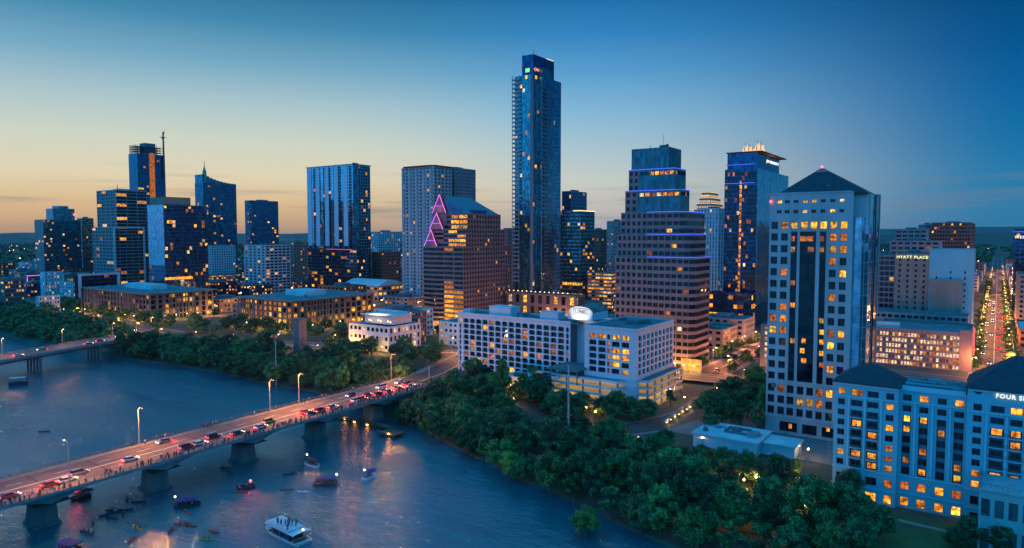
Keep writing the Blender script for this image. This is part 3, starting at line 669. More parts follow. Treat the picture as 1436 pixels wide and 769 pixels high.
for a, b_, h_ in ((3, 5, 1.2), (7, 9.4, 1.8), (12, 13.4, 1.0)):
    p_ = MB(); p_.box(px0+a, px0+b_, EY-4, EY-1.6, 13.5, 13.5+h_); p_.build('roof_unit', M['concrete_d'], pr2)
cn_ = MB(); c0, c1 = X(772, EY-3, 515), X(818, EY-3, 515); cn_.poly([(c0, EY-8, 20.2), (c1, EY-8, 20.2), (c1, EY+6, 21.4), (c0+4, EY+6, 21.4)]); cn_.poly([(c0, EY-8, 19.9), (c1, EY-8, 19.9), (c1, EY+6, 21.1), (c0+4, EY+6, 21.1)])
cn_.quad((c0, EY-8, 19.9), (c1, EY-8, 19.9), (c1, EY-8, 20.2), (c0, EY-8, 20.2)); cn_.quad((c1, EY-8, 19.9), (c1, EY+6, 21.1), (c1, EY+6, 21.4), (c1, EY-8, 20.2))
for xx in (c0+2, c1-1): cn_.box(xx-.2, xx+.2, EY-7, EY-6.6, 14, 20)
cn_.build('canopy', M['roof_green'], ht)
# air: the far hills and towers fade a little
hz = MB(); hz.box(-9100, 9100, -3100, 17500, -6.2, 420)
hm = bpy.data.materials.new('haze'); hm.use_nodes = True; t = hm.node_tree; t.nodes.clear(); vo = t.nodes.new('ShaderNodeVolumePrincipled'); oo = t.nodes.new('ShaderNodeOutputMaterial')
vo.inputs['Density'].default_value = .000020; vo.inputs['Color'].default_value = (.62, .82, 1, 1); vo.inputs['Anisotropy'].default_value = .2
t.links.new(vo.outputs[0], oo.inputs['Volume']); hzo = hz.build('haze', hm); hzo['kind'] = 'stuff'
# ------------------------------------------------------------------ pale stone office tower with the dark pyramid roof
rng = random.Random(5)
TY = 268.0; X = lambda px, y, py=420: at_y(px, py, y).x
Z = lambda px, py, y: at_y(px, py, y).z
tx0, tx1, tx2 = X(1077, TY), X(1191, TY), X(1215, TY+2.5)
tz = Z(1083, 272, TY); tN = TY+27
st = thing('office_tower', 'pale stone office tower with dark pyramid roof and a tall central strip of dark glass', 'tower', ((tx0+tx1)/2, TY+13, 5))
cw = {0: 9.5, 1: 9.5, 2: 8, 3: 24, 4: 8, 5: 8.5, 6: 9.5}
def cx(px, w_): return (X(px-w_/2, TY), X(px+w_/2, TY))
scol = [cx(1084, 9.3), cx(1098, 9.5), cx(1111.5, 9), cx(1131, 22.5), cx(1152, 9), cx(1166, 9.5), cx(1180.5, 9.5)]
base = Z(1085, 321.5, TY); pitch_ = (Z(1085, 321.5, TY)-Z(1085, 531.5, TY))/13
prow = [(base-pitch_*k, base-pitch_*k+2.75) for k in range(14)]
lo = prow[13][0]
items = []
wbm = MB()
# top attic: two rows of small slots
acol = [(X(p-3.4, TY), X(p+3.4, TY)) for p in (1090, 1101, 1113, 1125.5, 1138, 1151, 1164, 1177)]
bot_attic = prow[0][1]+1.1
rws = [(Z(1085, 298, TY)-.45, Z(1085, 298, TY)+.75), (Z(1085, 284, TY)-.45, Z(1085, 284, TY)+.65)]
ops = wall(wbm, 'S', TY, tx0, tx1, bot_attic, tz, acol, rws, .6)
for it in choose(rng, ops, .12, ['lit_d', 'lit_b'], 'dark2', {(3, 0): 'lit_d', (6, 0): 'lit_b'}): items.append(('S', TY, .5)+it[2:])
# main field: top row all lit; the strips at columns 2, 3, 4 are continuous glass below it
topc = [cx(1084, 9.3), cx(1098, 9.5), cx(1111, 9.5), cx(1125, 9.5), cx(1138.5, 9.5), cx(1152, 9.5), cx(1166, 9.5), cx(1180.5, 9.5)]
ops = wall(wbm, 'S', TY, tx0, tx1, prow[0][0]-.3, bot_attic, topc, [prow[0]], .6)
for it in choose(rng, ops, 0, WARM, 'dark2', {(1, 0): 'lit_a', (2, 0): 'lit_b', (3, 0): 'lit_b', (4, 0): 'lit_a', (5, 0): 'lit_b', (6, 0): 'lit_b', (7, 0): 'lit_a'}): items.append(('S', TY, .5)+it[2:])
strip_top, strip_bot = prow[0][0]-.9, prow[13][0]
segs = [(tx0, scol[2][0], [0, 1]), (scol[4][1], tx1, [5, 6])]
for a0, a1, cs in segs:
    ops = wall(wbm, 'S', TY, a0, a1, lo-.5, prow[0][0]-.3, [scol[c_] for c_ in cs], prow[1:][::-1], .6)
    fixed = {}
    if cs[0] == 5: fixed.update({(0, 12): 'lit_c', (0, 11): 'lit_b', (1, 11): 'lit_a', (0, 10): 'lit_c', (1, 9): 'lit_b', (0, 3): 'lit_b', (0, 4): 'lit_c', (0, 1): 'lit_a'})
    else: fixed.update({(0, 5): 'lit_c', (1, 5): 'lit_a', (1, 9): 'lit_c', (1, 4): 'lit_c', (0, 4): 'lit_b'})
    for it in choose(rng, ops, .08, ['lit_c', 'lit_a', 'lit_c'], 'dark2', fixed): items.append(('S', TY, .5)+it[2:])
ops = wall(wbm, 'S', TY, scol[2][0], scol[4][1], lo-.5, prow[0][0]-.3, [(scol[2][0]+.01, scol[2][1]), scol[3], (scol[4][0], scol[4][1]-.01)], [(strip_bot, strip_top)], .6)
# lower belt and base
z1_, z2_ = Z(1085, 536, TY), Z(1085, 584, TY)
wbm.quad((tx0, TY, lo-.9), (tx1, TY, lo-.9), (tx1, TY, lo-.5), (tx0, TY, lo-.5))
brow = [(Z(1085, y_+5.5, TY), Z(1085, y_-5.5, TY)) for y_ in (574.5, 559, 543.5)]
ops = wall(wbm, 'S', TY, tx0, tx1, z2_, lo-.9, topc, [r_ for r_ in brow if r_[1] < lo-1.0], .6)
for it in choose(rng, ops, .12, ['lit_c', 'lit_b'], 'dark2', {(1, 2): 'lit_c', (3, 1): 'lit_b', (4, 1): 'lit_b', (5, 2): 'lit_c'}): items.append(('S', TY, .5)+it[2:])
ops = wall(wbm, 'S', TY, tx0, tx1, 5, z2_, [(X(1097, TY), X(1122, TY)), (X(1129, TY), X(1150, TY)), (X(1157, TY), X(1188, TY))], [(6, z2_-1.4)], 1.2)
for y0_, y1_, x_ in ((TY, tN, tx0),): wbm.quad((x_, y0_, 5), (x_, y1_, 5), (x_, y1_, tz), (x_, y0_, tz))
wbm.quad((tx0, tN, 5), (tx2, tN, 5), (tx2, tN, tz), (tx0, tN, tz))
for z_, h_, o_ in ((z2_, .5, .35), (lo-.95, .35, .2), (tz-.25, .5, .25)): wbm.box(tx0-o_, tx1-.01, TY-o_, TY-.02, z_, z_+h_)
wbm.box(tx1+.51, tx2-.02, TY+1.9, TY+2.5, Z(1200, 305, TY), tz-.01); wbm.box(tx1, tx1+.5, TY, TY+2.6, 5, tz)
# right-hand side: stone shaft at the rear corner
sh_ = MB(); sh_.box(tx2-1.2, tx2+.3, tN-9, tN-1.2, 5, tz-.8); wbm.box(tx2-1.2, tx2+.5, tN-1.15, tN-.02, 5, tz)
wbm.build('wall', M['stone'], st); sh_.build('side_glazing', M['dark2'], st)
c_ = MB(); c_.box(tx0+.2, tx1-.2, TY+.61, tN-.2, 5, tz-1); c_.build('glazing', M['dark2'], st)
# lit rooms behind the central strips
for (px, py, w_, mk_) in ((1111.5, 335, 7, 'lit_c'), (1111.5, 350, 7, 'lit_b'), (1111.5, 397, 7, 'lit_a'), (1131, 335, 20, 'lit_c'), (1137, 350, 9, 'lit_c'), (1127, 478, 6, 'lit_a'), (1125, 492, 7, 'lit_b'), (1127, 506, 8, 'lit_a'), (1152, 335, 7, 'lit_c'), (1152, 350, 7, 'lit_b'), (1152, 450, 7, 'lit_b'), (1152, 466, 7, 'lit_b'), (1152, 480, 7, 'lit_a'), (1152, 496, 7, 'lit_a'), (1152, 512, 7, 'lit_c'), (1111.5, 478, 7, 'lit_a'), (1111.5, 428, 7, 'lit_a'), (1098, 480, 7, 'lit_a'), (1108, 598, 5, 'lit_a'), (1161, 602, 5, 'lit_a')):
    p = at_y(px, py, TY+.55); items.append(('S', TY, .5 if py < 590 else .58, p.x, p.z, w_*.245, 2.0, mk_))
windows(st, items, 2, 100)
g2 = MB()
# faceted glass corner
prof = [(tx1+.5, TY+2.6), (tx1+3.0, TY+2.6), (tx1+3.8, TY+3.8), (tx2-1.5, TY+3.8), (tx2-.2, TY+5.4), (tx2-.2, tN-9.1), (tx1, tN-9.1), (tx1, TY+3.2)]
g2.prism(prof, 5, tz-.6); gc = g2.build('corner_glazing', M['sky_glass'], st)
fl_ = MB()
for k in range(21):
    z_ = 12+k*(tz-14)/21.0
    for (a, b_) in zip(prof[:5], prof[1:6]):
        fl_.tube((a[0], a[1]-.03, z_), (b_[0]+.05, b_[1], z_), .09, k=4)
for (a, b_) in prof[:6]: fl_.tube((a+.03, b_-.05, 5), (a+.03, b_-.05, tz-.7), .12, k=4)
fl_.build('mullion', M['stone'], gc)
pr_ = MB(); xa, xb, ya, yb = tx0+2.0, tx2-1.0, TY+1.5, tN-1; ap = at_y(1153, 235, TY+13.5)
for a, b_ in (((xa, ya), (xb, ya)), ((xb, ya), (xb, yb)), ((xb, yb), (xa, yb)), ((xa, yb), (xa, ya))): pr_.tri((a[0], a[1], tz-.2), (b_[0], b_[1], tz-.2), (ap.x, ap.y, ap.z))
pr_.box(tx0+.3, tx2-.3, TY+.3, tN-.3, tz-1.0, tz-.35); pr = pr_.build('pyramid_roof', M['roof_dark'], st)
k_ = MB(); q0 = ap+(Vector((xa, ya, tz))-ap)*.22; q1 = ap+(Vector((xb, ya, tz))-ap)*.22; mid = (q0+q1)/2
k_.poly([tuple(q0+Vector((.8, -.12, .25))), tuple(q1+Vector((-.8, -.12, .25))), tuple(q1+Vector((-1.4, -.08, 1.0))), tuple(q0+Vector((1.4, -.08, 1.0)))])
k_.tube((ap.x-1.1, ap.y-1.4, ap.z-1.3), (ap.x, ap.y-.2, ap.z-.1), .1, k=4); k_.tube((ap.x+1.1, ap.y-1.4, ap.z-1.3), (ap.x, ap.y-.2, ap.z-.1), .1, k=4); k_.build('apex_grille', M['lightgrey'], pr)
M['red_lamp'] = emit('red_beacon', (1, .04, .06), 9)
for (px, py, yy) in ((1081, 283, TY-.4), (1198, 281, TY+2.3), (1153, 234.5, TY+13.4)):
    b_ = MB(); q = at_y(px, py, yy); b_.ball((q.x, q.y, q.z), .45); b_.build('beacon', M['red_lamp'], st)
b_ = MB(); q = at_y(1162, 262, TY+4); b_.tube((q.x, q.y, tz-.3), (q.x, q.y, tz+3), .12); b_.tube((q.x-.8, q.y, tz+2.6), (q.x+.8, q.y, tz+2.6), .1); b_.build('roof_mast', M['lightgrey'], st)
p = at_y(1085, 540, TY); b_ = MB(); b_.tube((p.x, TY-.1, p.z), (p.x, TY-.02, p.z), 1.0, k=14); b_.build('medallion', M['granite'], st)

# ------------------------------------------------------------------ riverside hotel at the right edge (stucco tinted teal for dusk light, hipped roofs)
rng = random.Random(9)
FY = 212.0; X = lambda px, y=FY, py=600: at_y(px, py, y).x; Zf = lambda px, py, y=FY: at_y(px, py, y).z
fs = thing('hotel', 'dusk-tinted teal-blue stucco hotel with dark hipped roofs, curved balconies and amber-lit windows', 'hotel', (5, FY+10, 5))
f0, f1, f2, f3 = X(1169), X(1259), X(1355), X(1560)
ez = Zf(1172, 536); rowy = [548.5, 563, 577.5, 591.5, 605.5, 619.5, 633.5, 647]
rz_ = [Zf(1180, y) for y in rowy]; fl = (rz_[0]-rz_[-1])/7
rws = [(z-fl*.30, z+fl*.30) for z in rz_][::-1]
lowz = [(5.5, 8.0), (10.0, 12.3)]
allr = lowz+rws; items = []; wb1 = MB(); bal = []; sp_mb = MB()
# rows are numbered from the ground: 0,1 public floors, 2..9 guest floors
def sect(x0, x1, plane, cols, fixed, wide=(), top=ez, z0=5):
    zr0, zr1 = rws[0][0]-.35, rws[5][1]+.1   # tall recesses run through six guest floors
    lowr = allr[:2]; ops = wall(wb1, 'S', plane, x0, x1, z0, zr0, cols, lowr, .45)
    m_ = []
    # middle zone
    edges = [x0]; 
    for i, (c0, c1) in enumerate(cols):
        if i in wide: wall(wb1, 'S', plane, edges[-1], c1, zr0, zr1, [(c0, c1-.001)], [(zr0+.001, zr1-.001)], .8); edges.append(c1); wb1.quad((c1-.001, plane, zr0), (c1, plane, zr0), (c1, plane, zr1), (c1-.001, plane, zr1))
        else: ops += [(i, j+2)+o_[2:] for (i_, j, *_r) in [] for o_ in []]; r_ = wall(wb1, 'S', plane, edges[-1], c1+.001, zr0, zr1, [(c0, c1)], [q_ for q_ in rws[:6]], .45); ops += [(i, o_[1]+2)+o_[2:] for o_ in r_]; edges.append(c1+.001)
    wb1.quad((edges[-1], plane, zr0), (x1, plane, zr0), (x1, plane, zr1), (edges[-1], plane, zr1))
    r_ = wall(wb1, 'S', plane, x0, x1, zr1, top, cols, rws[6:], .45); ops += [(o_[0], o_[1]+8)+o_[2:] for o_ in r_]
    for i in wide:
        c0, c1 = cols[i]
        for j, (r0, r1) in enumerate(rws[:6]):
            ops.append((i, j+2, (c0+c1)/2, (r0+r1)/2, c1-c0-.5, r1-r0)); sp_mb.box(c0+.02, c1-.02, plane+.55, plane+.79, r1+.05, r1+fl*.4-.05)
    for it in choose(rng, ops, .07, ['lit_a', 'lit_b', 'lit_c'], 'dark', fixed): items.append(('S', plane, .70 if (it[0] in wide and 2 <= it[1] <= 7) else .38)+it[2:])
def pc(px, w_, y=FY): return (X(px-w_/2, y), X(px+w_/2, y))
LB = lambda l, k='lit_a': {c: k for c in l}
sect(f0, f1, FY, [pc(1179, 9.5), pc(1200.5, 16), pc(1223, 16), pc(1247, 11)],
     LB([(0, 9), (1, 9), (3, 8), (1, 6), (3, 6), (3, 4), (1, 3), (2, 3), (2, 2), (3, 2), (1, 0), (2, 0), (3, 0)])|LB([(0, 3), (2, 3)], 'lit_b')|LB([(3, 1)], 'lit_c')|{(0, j): 'dark' for j in (8, 7, 6, 5, 4, 2)}, wide=(1, 2))
FYr = FY+1.6
sect(f1, f2, FYr, [pc(1271, 12, FYr), pc(1294.5, 13, FYr), pc(1320, 13, FYr), pc(1344.5, 14, FYr)],
     LB([(1, 9), (3, 9), (0, 7), (1, 7), (0, 6), (2, 6), (1, 4), (0, 3), (3, 3), (1, 2), (0, 0), (1, 0), (2, 0), (3, 0), (2, 1)])|LB([(0, 1), (1, 1), (3, 1)], 'lit_c')|LB([(0, 7), (1, 7), (3, 0)], 'lit_b'), wide=(0, 1, 2, 3))
sect(f2, f3, FY, [pc(1370, 12), pc(1398, 20), pc(1425, 18), pc(1452, 18), pc(1480, 12), pc(1505, 16)],
     LB([(2, 9), (1, 7), (2, 7), (2, 6), (0, 3), (1, 3), (2, 3), (0, 2), (1, 2), (2, 2), (3, 4)])|{(0, j): 'dark' for j in (9, 8, 7, 6, 5, 4)}, wide=(1, 2, 3), top=ez+2.2)
for q_ in (((f2, FY), (f2, FY+19)), ((f2, FY+19), (f3, FY+19)), ((f3, FY), (f3, FY+19))): wb1.quad((*q_[0], ez), (*q_[1], ez), (*q_[1], ez+2.2), (*q_[0], ez+2.2))
for x_, s_ in ((f0, 1),): wb1.quad((x_, FY, 5), (x_, FY+19, 5), (x_, FY+19, ez), (x_, FY, ez))
wb1.quad((f1, FY, 5), (f1, FYr, 5), (f1, FYr, ez), (f1, FY, ez)); wb1.quad((f2, FY, 5), (f2, FYr, 5), (f2, FYr, ez), (f2, FY, ez))
wb1.quad((f0, FY+19, 5), (f3, FY+19, 5), (f3, FY+19, ez), (f0, FY+19, ez)); wb1.quad((f3, FY, 5), (f3, FY+19, 5), (f3, FY+19, ez), (f3, FY, ez))
wb1.build('wall', M['stucco'], fs); sp_mb.build('spandrel', mat('dark_teal_spandrel', (.10, .17, .21), .7, .1), fs)
c_ = MB(); c_.box(f0+.1, f3-.1, FYr+.82, FY+18.9, 5, ez-.5); c_.box(f0+.1, f1-.1, FY+.81, FYr+.81, 5, ez-.5); c_.box(f2+.1, f3-.1, FY+.81, FYr+.81, 5, ez-.5); c_.build('glazing', M['dark'], fs)
windows(fs, items, 3, 96)
tm = MB()
zb_ = [Zf(1180, y)+fl*.42 for y in (655, 563)]; 
for z_ in (rws[0][0]-.75, rws[-1][0]-.5, 9.0, ez-.45):
    h_ = .28 if z_ < ez-1 else .6
    tm.box(f0-.22, f1-.02, FY-.22, FY-.01, z_, z_+h_); tm.box(f1+.02, f2-.02, FYr-.2, FYr-.01, z_, z_+h_); zz2 = z_ if z_ < ez-1 else ez+1.75; tm.box(f2+.02, f3, FY-.22, FY-.01, zz2, zz2+h_)
tm.build('cornice', M['stucco_trim'], fs)
# pilasters between bays, curved balconies
pl = MB()
for px, y_ in ((1189.5, FY), (1212, FY), (1235, FY), (1282.5, FYr), (1307, FYr), (1332, FYr), (1383, FY), (1411.5, FY), (1438.5, FY)):
    a = X(px, y_); pl.box(a-.22, a+.22, y_-.28, y_-.01, rws[0][0], rws[-1][0]-.6)
pl.build('pilaster', M['stucco_trim'], fs)
bmx = {}
for px, w_ in ((1200.5, 3.6), (1223, 3.6), (1398, 4.1), (1425, 4.1), (1452, 4.1)):
    for k in range(1, 7):
        if w_ not in bmx:
            q = MB(); n_ = 8; arc = [(-w_/2+w_*i/n_, -.95*sin(pi*i/n_)**.6 if 0 < i < n_ else 0) for i in range(n_+1)]
            q.poly([(x_, y_, 0) for x_, y_ in arc]); q.poly([(x_, y_, -.18) for x_, y_ in arc])
            for a, b_ in zip(arc, arc[1:]): q.quad((a[0], a[1], -.18), (b_[0], b_[1], -.18), (b_[0], b_[1], 0), (a[0], a[1], 0))
            for a, b_ in zip(arc, arc[1:]):
                q.tube((a[0], a[1], .95), (b_[0], b_[1], .95), .05, k=4, m=1); q.tube((a[0], a[1], 0), (a[0], a[1], .95), .035, k=4, m=1)
                mx_, my_ = (a[0]+b_[0])/2, (a[1]+b_[1])/2; q.tube((mx_, my_, 0), (mx_, my_, .95), .025, k=4, m=1)
            bmx[w_] = q.mesh('balcony', [M['stucco_trim'], M['steel']])
        zz_ = rws[k-1][0]-.12; a = X(px)
        put('balcony', bmx[w_], fs, (a-5, FY-.02-(FY+10), zz_-5))
# roofs
def hip(x0, x1, y0, y1, z0, h, ins, nm='roof'):
    r_ = MB(); m_ = (y0+y1)/2; a, b_ = x0+ins, x1-ins
    r_.quad((x0, y0, z0), (x1, y0, z0), (b_, m_, z0+h), (a, m_, z0+h)); r_.quad((x1, y1, z0), (x0, y1, z0), (a, m_, z0+h), (b_, m_, z0+h))
    r_.tri((x0, y1, z0), (x0, y0, z0), (a, m_, z0+h)); r_.tri((x1, y0, z0), (x1, y1, z0), (b_, m_, z0+h)); r_.box(x0, x1, y0, y1, z0-.35, z0-.003)
    return r_.build(nm, M['roof_dark'], fs)
clutter(fs, f1+1, f2-1, FYr+2, FY+17, ez+.35, 14, 8)
hip(f0-.6, f1+.5, FY-.6, FY+15, ez+.5, 4.6, 7.0); hip(f2-.4, f3+1, FY-.6, FY+19.4, ez+2.7, 7.6, 10.0)
q = MB(); q.box(f1+.6, f2-.4, FYr+.3, FY+18.8, ez+.02, ez+.35); fr_ = q.build('flat_roof', M['roof_grey'], fs)
q = MB(); q.tube((f1+1, FY+5, ez+.9), (f2-2, FY+5, ez+.9), .4, k=8); q.tube((f1+2, FY+8, ez+1.2), (f2-5, FY+8, ez+1.2), .3, k=8); q.box(f1+6, f1+9, FY+9, FY+12, ez+.35, ez+1.9); q.box(f1+12, f1+14, FY+3, FY+4.5, ez+.35, ez+1.4); q.build('roof_duct', M['lightgrey'], fr_)
q = MB(); q.box(f1+.6, f2-.4, FYr, FYr+.3, ez+.02, ez+.9); q.build('parapet', M['stucco_trim'], fs)
q = MB(); a = X(1370); z_ = Zf(1370, 547.5); q.tube((a, FY-.1, z_), (a, FY-.01, z_), .95, k=14); q.build('round_vent', M['dark'], fs)
M['sign_white'] = emit('sign_white', (1, .93, .80), 1.3)
lt = text_mesh('FOUR SEASONS', 1.5, M['sign_white'], 'lettering'); lt.parent = fs
a0 = X(1397, FY, 548); wdt = lt.dimensions.x; lt.location = (a0+wdt/2-5, -.35-10, Zf(1410, 556.5)-5)
M['dim_glass'] = glass('dim_grey_glass', (.10, .15, .16), .15, .4)
# lower terrace wing at the far right
AY = 196.0; a0, a1 = at_y(1372, 720, AY).x, at_y(1560, 720, AY).x; at_ = at_y(1374, 684, AY).z; gz = 4.9
aw = MB(); n_ = 6; cl_ = spans(a0, a1, 9, .66)
ops = wall(aw, 'S', AY, a0, a1, gz-1, at_, cl_, [(Zf(1385, 772, AY), Zf(1385, 742, AY)), (Zf(1385, 725, AY), Zf(1385, 700, AY))], .4)
aw.quad((a0, AY, gz-1), (a0, FY-.05, gz-1), (a0, FY-.05, at_), (a0, AY, at_)); aw.quad((a0, AY, at_-.9), (a1, AY, at_-.9), (a1, FY-.05, at_-.9), (a0, FY-.05, at_-.9))
pw_ = MB()
for it in ops: pw_.quad(P('S', AY, it[2]-it[4]/2, .39, it[3]-it[5]/2), P('S', AY, it[2]+it[4]/2, .39, it[3]-it[5]/2), P('S', AY, it[2]+it[4]/2, .39, it[3]+it[5]/2), P('S', AY, it[2]-it[4]/2, .39, it[3]+it[5]/2))
pw_.build('window', M['dim_glass'], fs); aw.box(a0-.3, a1, AY-.3, AY-.01, at_-.5, at_-.1); aw.build('terrace_wing', M['stone'], fs)
rl_ = MB(); 
for i in range(26): rl_.box(a0+i*1.1, a0+i*1.1+.06, AY+.1, AY+.16, at_, at_+1)
rl_.box(a0, a1, AY+.1, AY+.16, at_+.95, at_+1.02); rl_.build('terrace_railing', M['steel'], fs)

# ------------------------------------------------------------------ stepped pink office tower with blue roof-edge lights
M['neon_blue'] = emit('blue_edge_light', (.07, .12, 1.0), 1.1)
M['neon_violet'] = emit('violet_edge_light', (.55, .12, .95), 1.7)
M['neon_pink'] = emit('pink_edge_light', (1.0, .15, .55), 1.6)
D0 = 354.0; C0 = at_D(975, 400, D0); am = thing('office_tower', 'rose granite office tower stepping back in tiers edged with blue light lines', 'tower', (C0.x-18, C0.y+12, 9))
rng = random.Random(31)
# (west px, corner px, north px, top py, bottom py, corner set-back, wall height fractions)
tiers = [(863, 975, 996, 362, None, 0.0, 1), (866, 967, 990, 329, 362, 1.6, 1), (871, 961, 988, 297, 329, 3.2, 2), (877, 955, 967, 266, 297, 4.8, 3), (882, 947, 962, 236, 266, 6.4, 3), (887, 939, 955, 206, 236, 8.0, 4)]
items = []
for k, (pw, pc_, pn, tp, bt, sb_, sty) in enumerate(tiers):
    y0 = C0.y+sb_; a1 = at_y(pc_, tp, y0).x; a0 = at_y(pw, tp, y0).x; z1 = at_y(pc_, tp, y0).z; z0 = 9 if bt is None else prevz-.0
    n1 = at_x(pn, tp, a1).y; ch = 3.0 if k < 4 else 0
    prevz = z1; wb2 = MB(); H = z1-z0; nf = max(1, round(H/3.9)); split = a0+(a1-a0)*(.42 if k < 3 else .24)
    rowsq = spans(z0, z1, nf, .58)
    # left part: square punched windows
    ops = wall(wb2, 'S', y0, a0, split, z0, z1, spans(a0, split, max(2, round((split-a0)/3.1)), .64), rowsq, .9)
    for it in choose(rng, ops, .03, ['lit_c'], 'dark2'): items.append(('S', y0, .6)+it[2:])
    if sty <= 2:
        ncol = max(3, round((a1-ch-split)/3.4)); rr_ = spans(z0, z1, nf, .56)
        ops = wall(wb2, 'S', y0-.6, split, a1-ch, z0, z1, spans(split, a1-ch, ncol, .84), rr_, .5)
        fx = {}
        if k == 0: fx = {(ncol-2, nf-1): 'lit_b', (ncol-3, nf-1): 'lit_b', (2, 8): 'lit_d', (3, 8): 'lit_d', (1, 8): 'lit_d', (ncol-1, 9): 'lit_d'}; fx = {}
        for it in choose(rng, ops, .06, ['lit_d', 'lit_a', 'lit_b', 'lit_c'], 'dark2', fx): items.append(('S', y0-.6, .4)+it[2:])
        wb2.quad((split, y0-.6, z0), (split, y0, z0), (split, y0, z1), (split, y0-.6, z1))
        # chamfered corner and east side as bands
        for r0, r1 in rr_:
            pass
        zc = z0
        for r0, r1 in list(rr_)+[(z1, z1)]:
            wb2.quad((a1-ch, y0-.6, zc), (a1, y0+ch*.8, zc), (a1, y0+ch*.8, r0), (a1-ch, y0-.6, r0)); wb2.quad((a1, y0+ch*.8, zc), (a1, n1, zc), (a1, n1, r0), (a1, y0+ch*.8, r0)); zc = r1
        core = [(a0+.8, y0+.8), (split, y0+.8), (split, y0-.15), (a1-ch-.2, y0-.15), (a1-.5, y0+ch*.8+.2), (a1-.5, n1-.3), (a0+.8, n1-.3)]
    else:
        ncol = 7
        if sty == 3:
            ops = wall(wb2, 'S', y0-.6, split, a1, z0, z1, spans(split, a1, ncol, .82, .5), [(z1-3.1, z1-1.1)], .4)
            for it in choose(rng, ops, .8, ['lit_d', 'lit_a', 'lit_a', 'lit_c'], 'dark2'): items.append(('S', y0-.6, .3)+it[2:])
            ops = wall(wb2, 'E', a1, y0-.6, n1, z0, z1, spans(y0, n1, 4, .8, .5), [(z1-3.1, z1-1.1)], .4)
            for it in choose(rng, ops, .3, ['lit_c'], 'dark2'): items.append(('E', a1, .3)+it[2:])
        core = [(a0+.8, y0+.8), (split, y0+.8), (split, y0-.2), (a1-.3, y0-.2), (a1-.3, n1-.3), (a0+.8, n1-.3)]
    wb2.quad((a0, y0, z0), (a0, n1, z0), (a0, n1, z1), (a0, y0, z1)); wb2.quad((a0, n1, z0), (a1, n1, z0), (a1, n1, z1), (a0, n1, z1))
    gm = M['dark2'] if sty <= 1 else M['teal_glass']
    if sty == 4:
        gl = MB(); gl.box(a0, a1, y0-.6, n1, z0, z1); gl.build('crown_glazing', M['crown_glass'], am)
        ml = MB()
        for i in range(9):
            xx = a0+(a1-a0)*i/8; ml.box(xx-.12, xx+.12, y0-.75, y0-.6, z0, z1)
        for i in range(4):
            yy = y0+(n1-y0)*i/3; ml.box(a1, a1+.15, yy-.12, yy+.12, z0, z1)
        ml.build('mullion', M['steel'], am); q = MB(); q.tube((a0+8, y0+6, z1), (a0+8, y0+6, z1+2.6), .12); q.box(a1-7, a1-3, y0+3, y0+6, z1, z1+1.6); q.ball((a1-2.5, y0+3, z1+1.2), .9); q.tube((a0+17, y0+2, z1), (a0+17, y0+2, z1+7), .1); q.build('roof_antenna', M['steel'], am)
    elif sty == 3:
        wb2 = wb2
    mt_ = M['granite2'] if sty != 3 else M['teal_glass']
    if sty == 3:
        wl = MB(); wl.v, wl.f, wl.m = wb2.v, wb2.f, wb2.m
        wl.build('tier_facing', M['crown_glass'], am); s_ = MB()
        ops = wall(s_, 'S', y0-.03, a0-.02, split-.4, z0, z1, spans(a0, split-.4, 2, .56), rowsq, .4); s_.build('tier_wall', M['granite2'], am)
    else: 
        if wb2.f and sty < 4: wb2.build('tier_wall', M['granite2'], am)
    c_ = MB(); c_.prism(core, z0+.02, z1-.25); 
    if sty < 4: c_.build('glazing', M['dark2'] if sty < 3 else M['teal_glass'], am)
    r_ = MB(); r_.prism([(a0+.1, y0+.1), (a1-ch-.1, y0-.45), (a1-.1, y0+ch*.8+.1 if ch else y0-.45), (a1-.1, n1-.1), (a0+.1, n1-.1)], z1-.2, z1-.05); r_.build('roof', M['roof_grey'], am)
    if k > 0 or True:
        nb = MB(); zt_ = z1+.12; nx0 = split if k < 3 else a0
        if k < 5:
            nb.tube((nx0, y0-.75, zt_), (a1-ch, y0-.75, zt_), .20, k=5)
            if ch: nb.tube((a1-ch, y0-.75, zt_), (a1+.1, y0+ch*.8, zt_), .20, k=5)
            nb.tube((a1+.1, y0+ch*.8-.75 if not ch else y0+ch*.8, zt_), (a1+.1, n1, zt_), .20, k=5); nb.build('edge_light', M['neon_blue'], am)
for (pa, pb_, py) in ((872, 876, 329), (864, 868, 362)):
    pass
windows(am, items, 1, 100)
# warm lobby at the foot
z_ = 9.0; a1 = at_y(985, 500, C0.y-1).x
q = MB()
for i in range(5): q.box(a1-11+i*2.4, a1-10+i*2.4, C0.y-1.4, C0.y-1.0, z_, z_+6.5)
q.build('lobby_pier', M['granite2'], am)
q = MB(); q.box(a1-11, a1-.4, C0.y-1.0, C0.y-.8, z_+.1, z_+6.4); q.build('lobby_window', M['lit_a'], am)

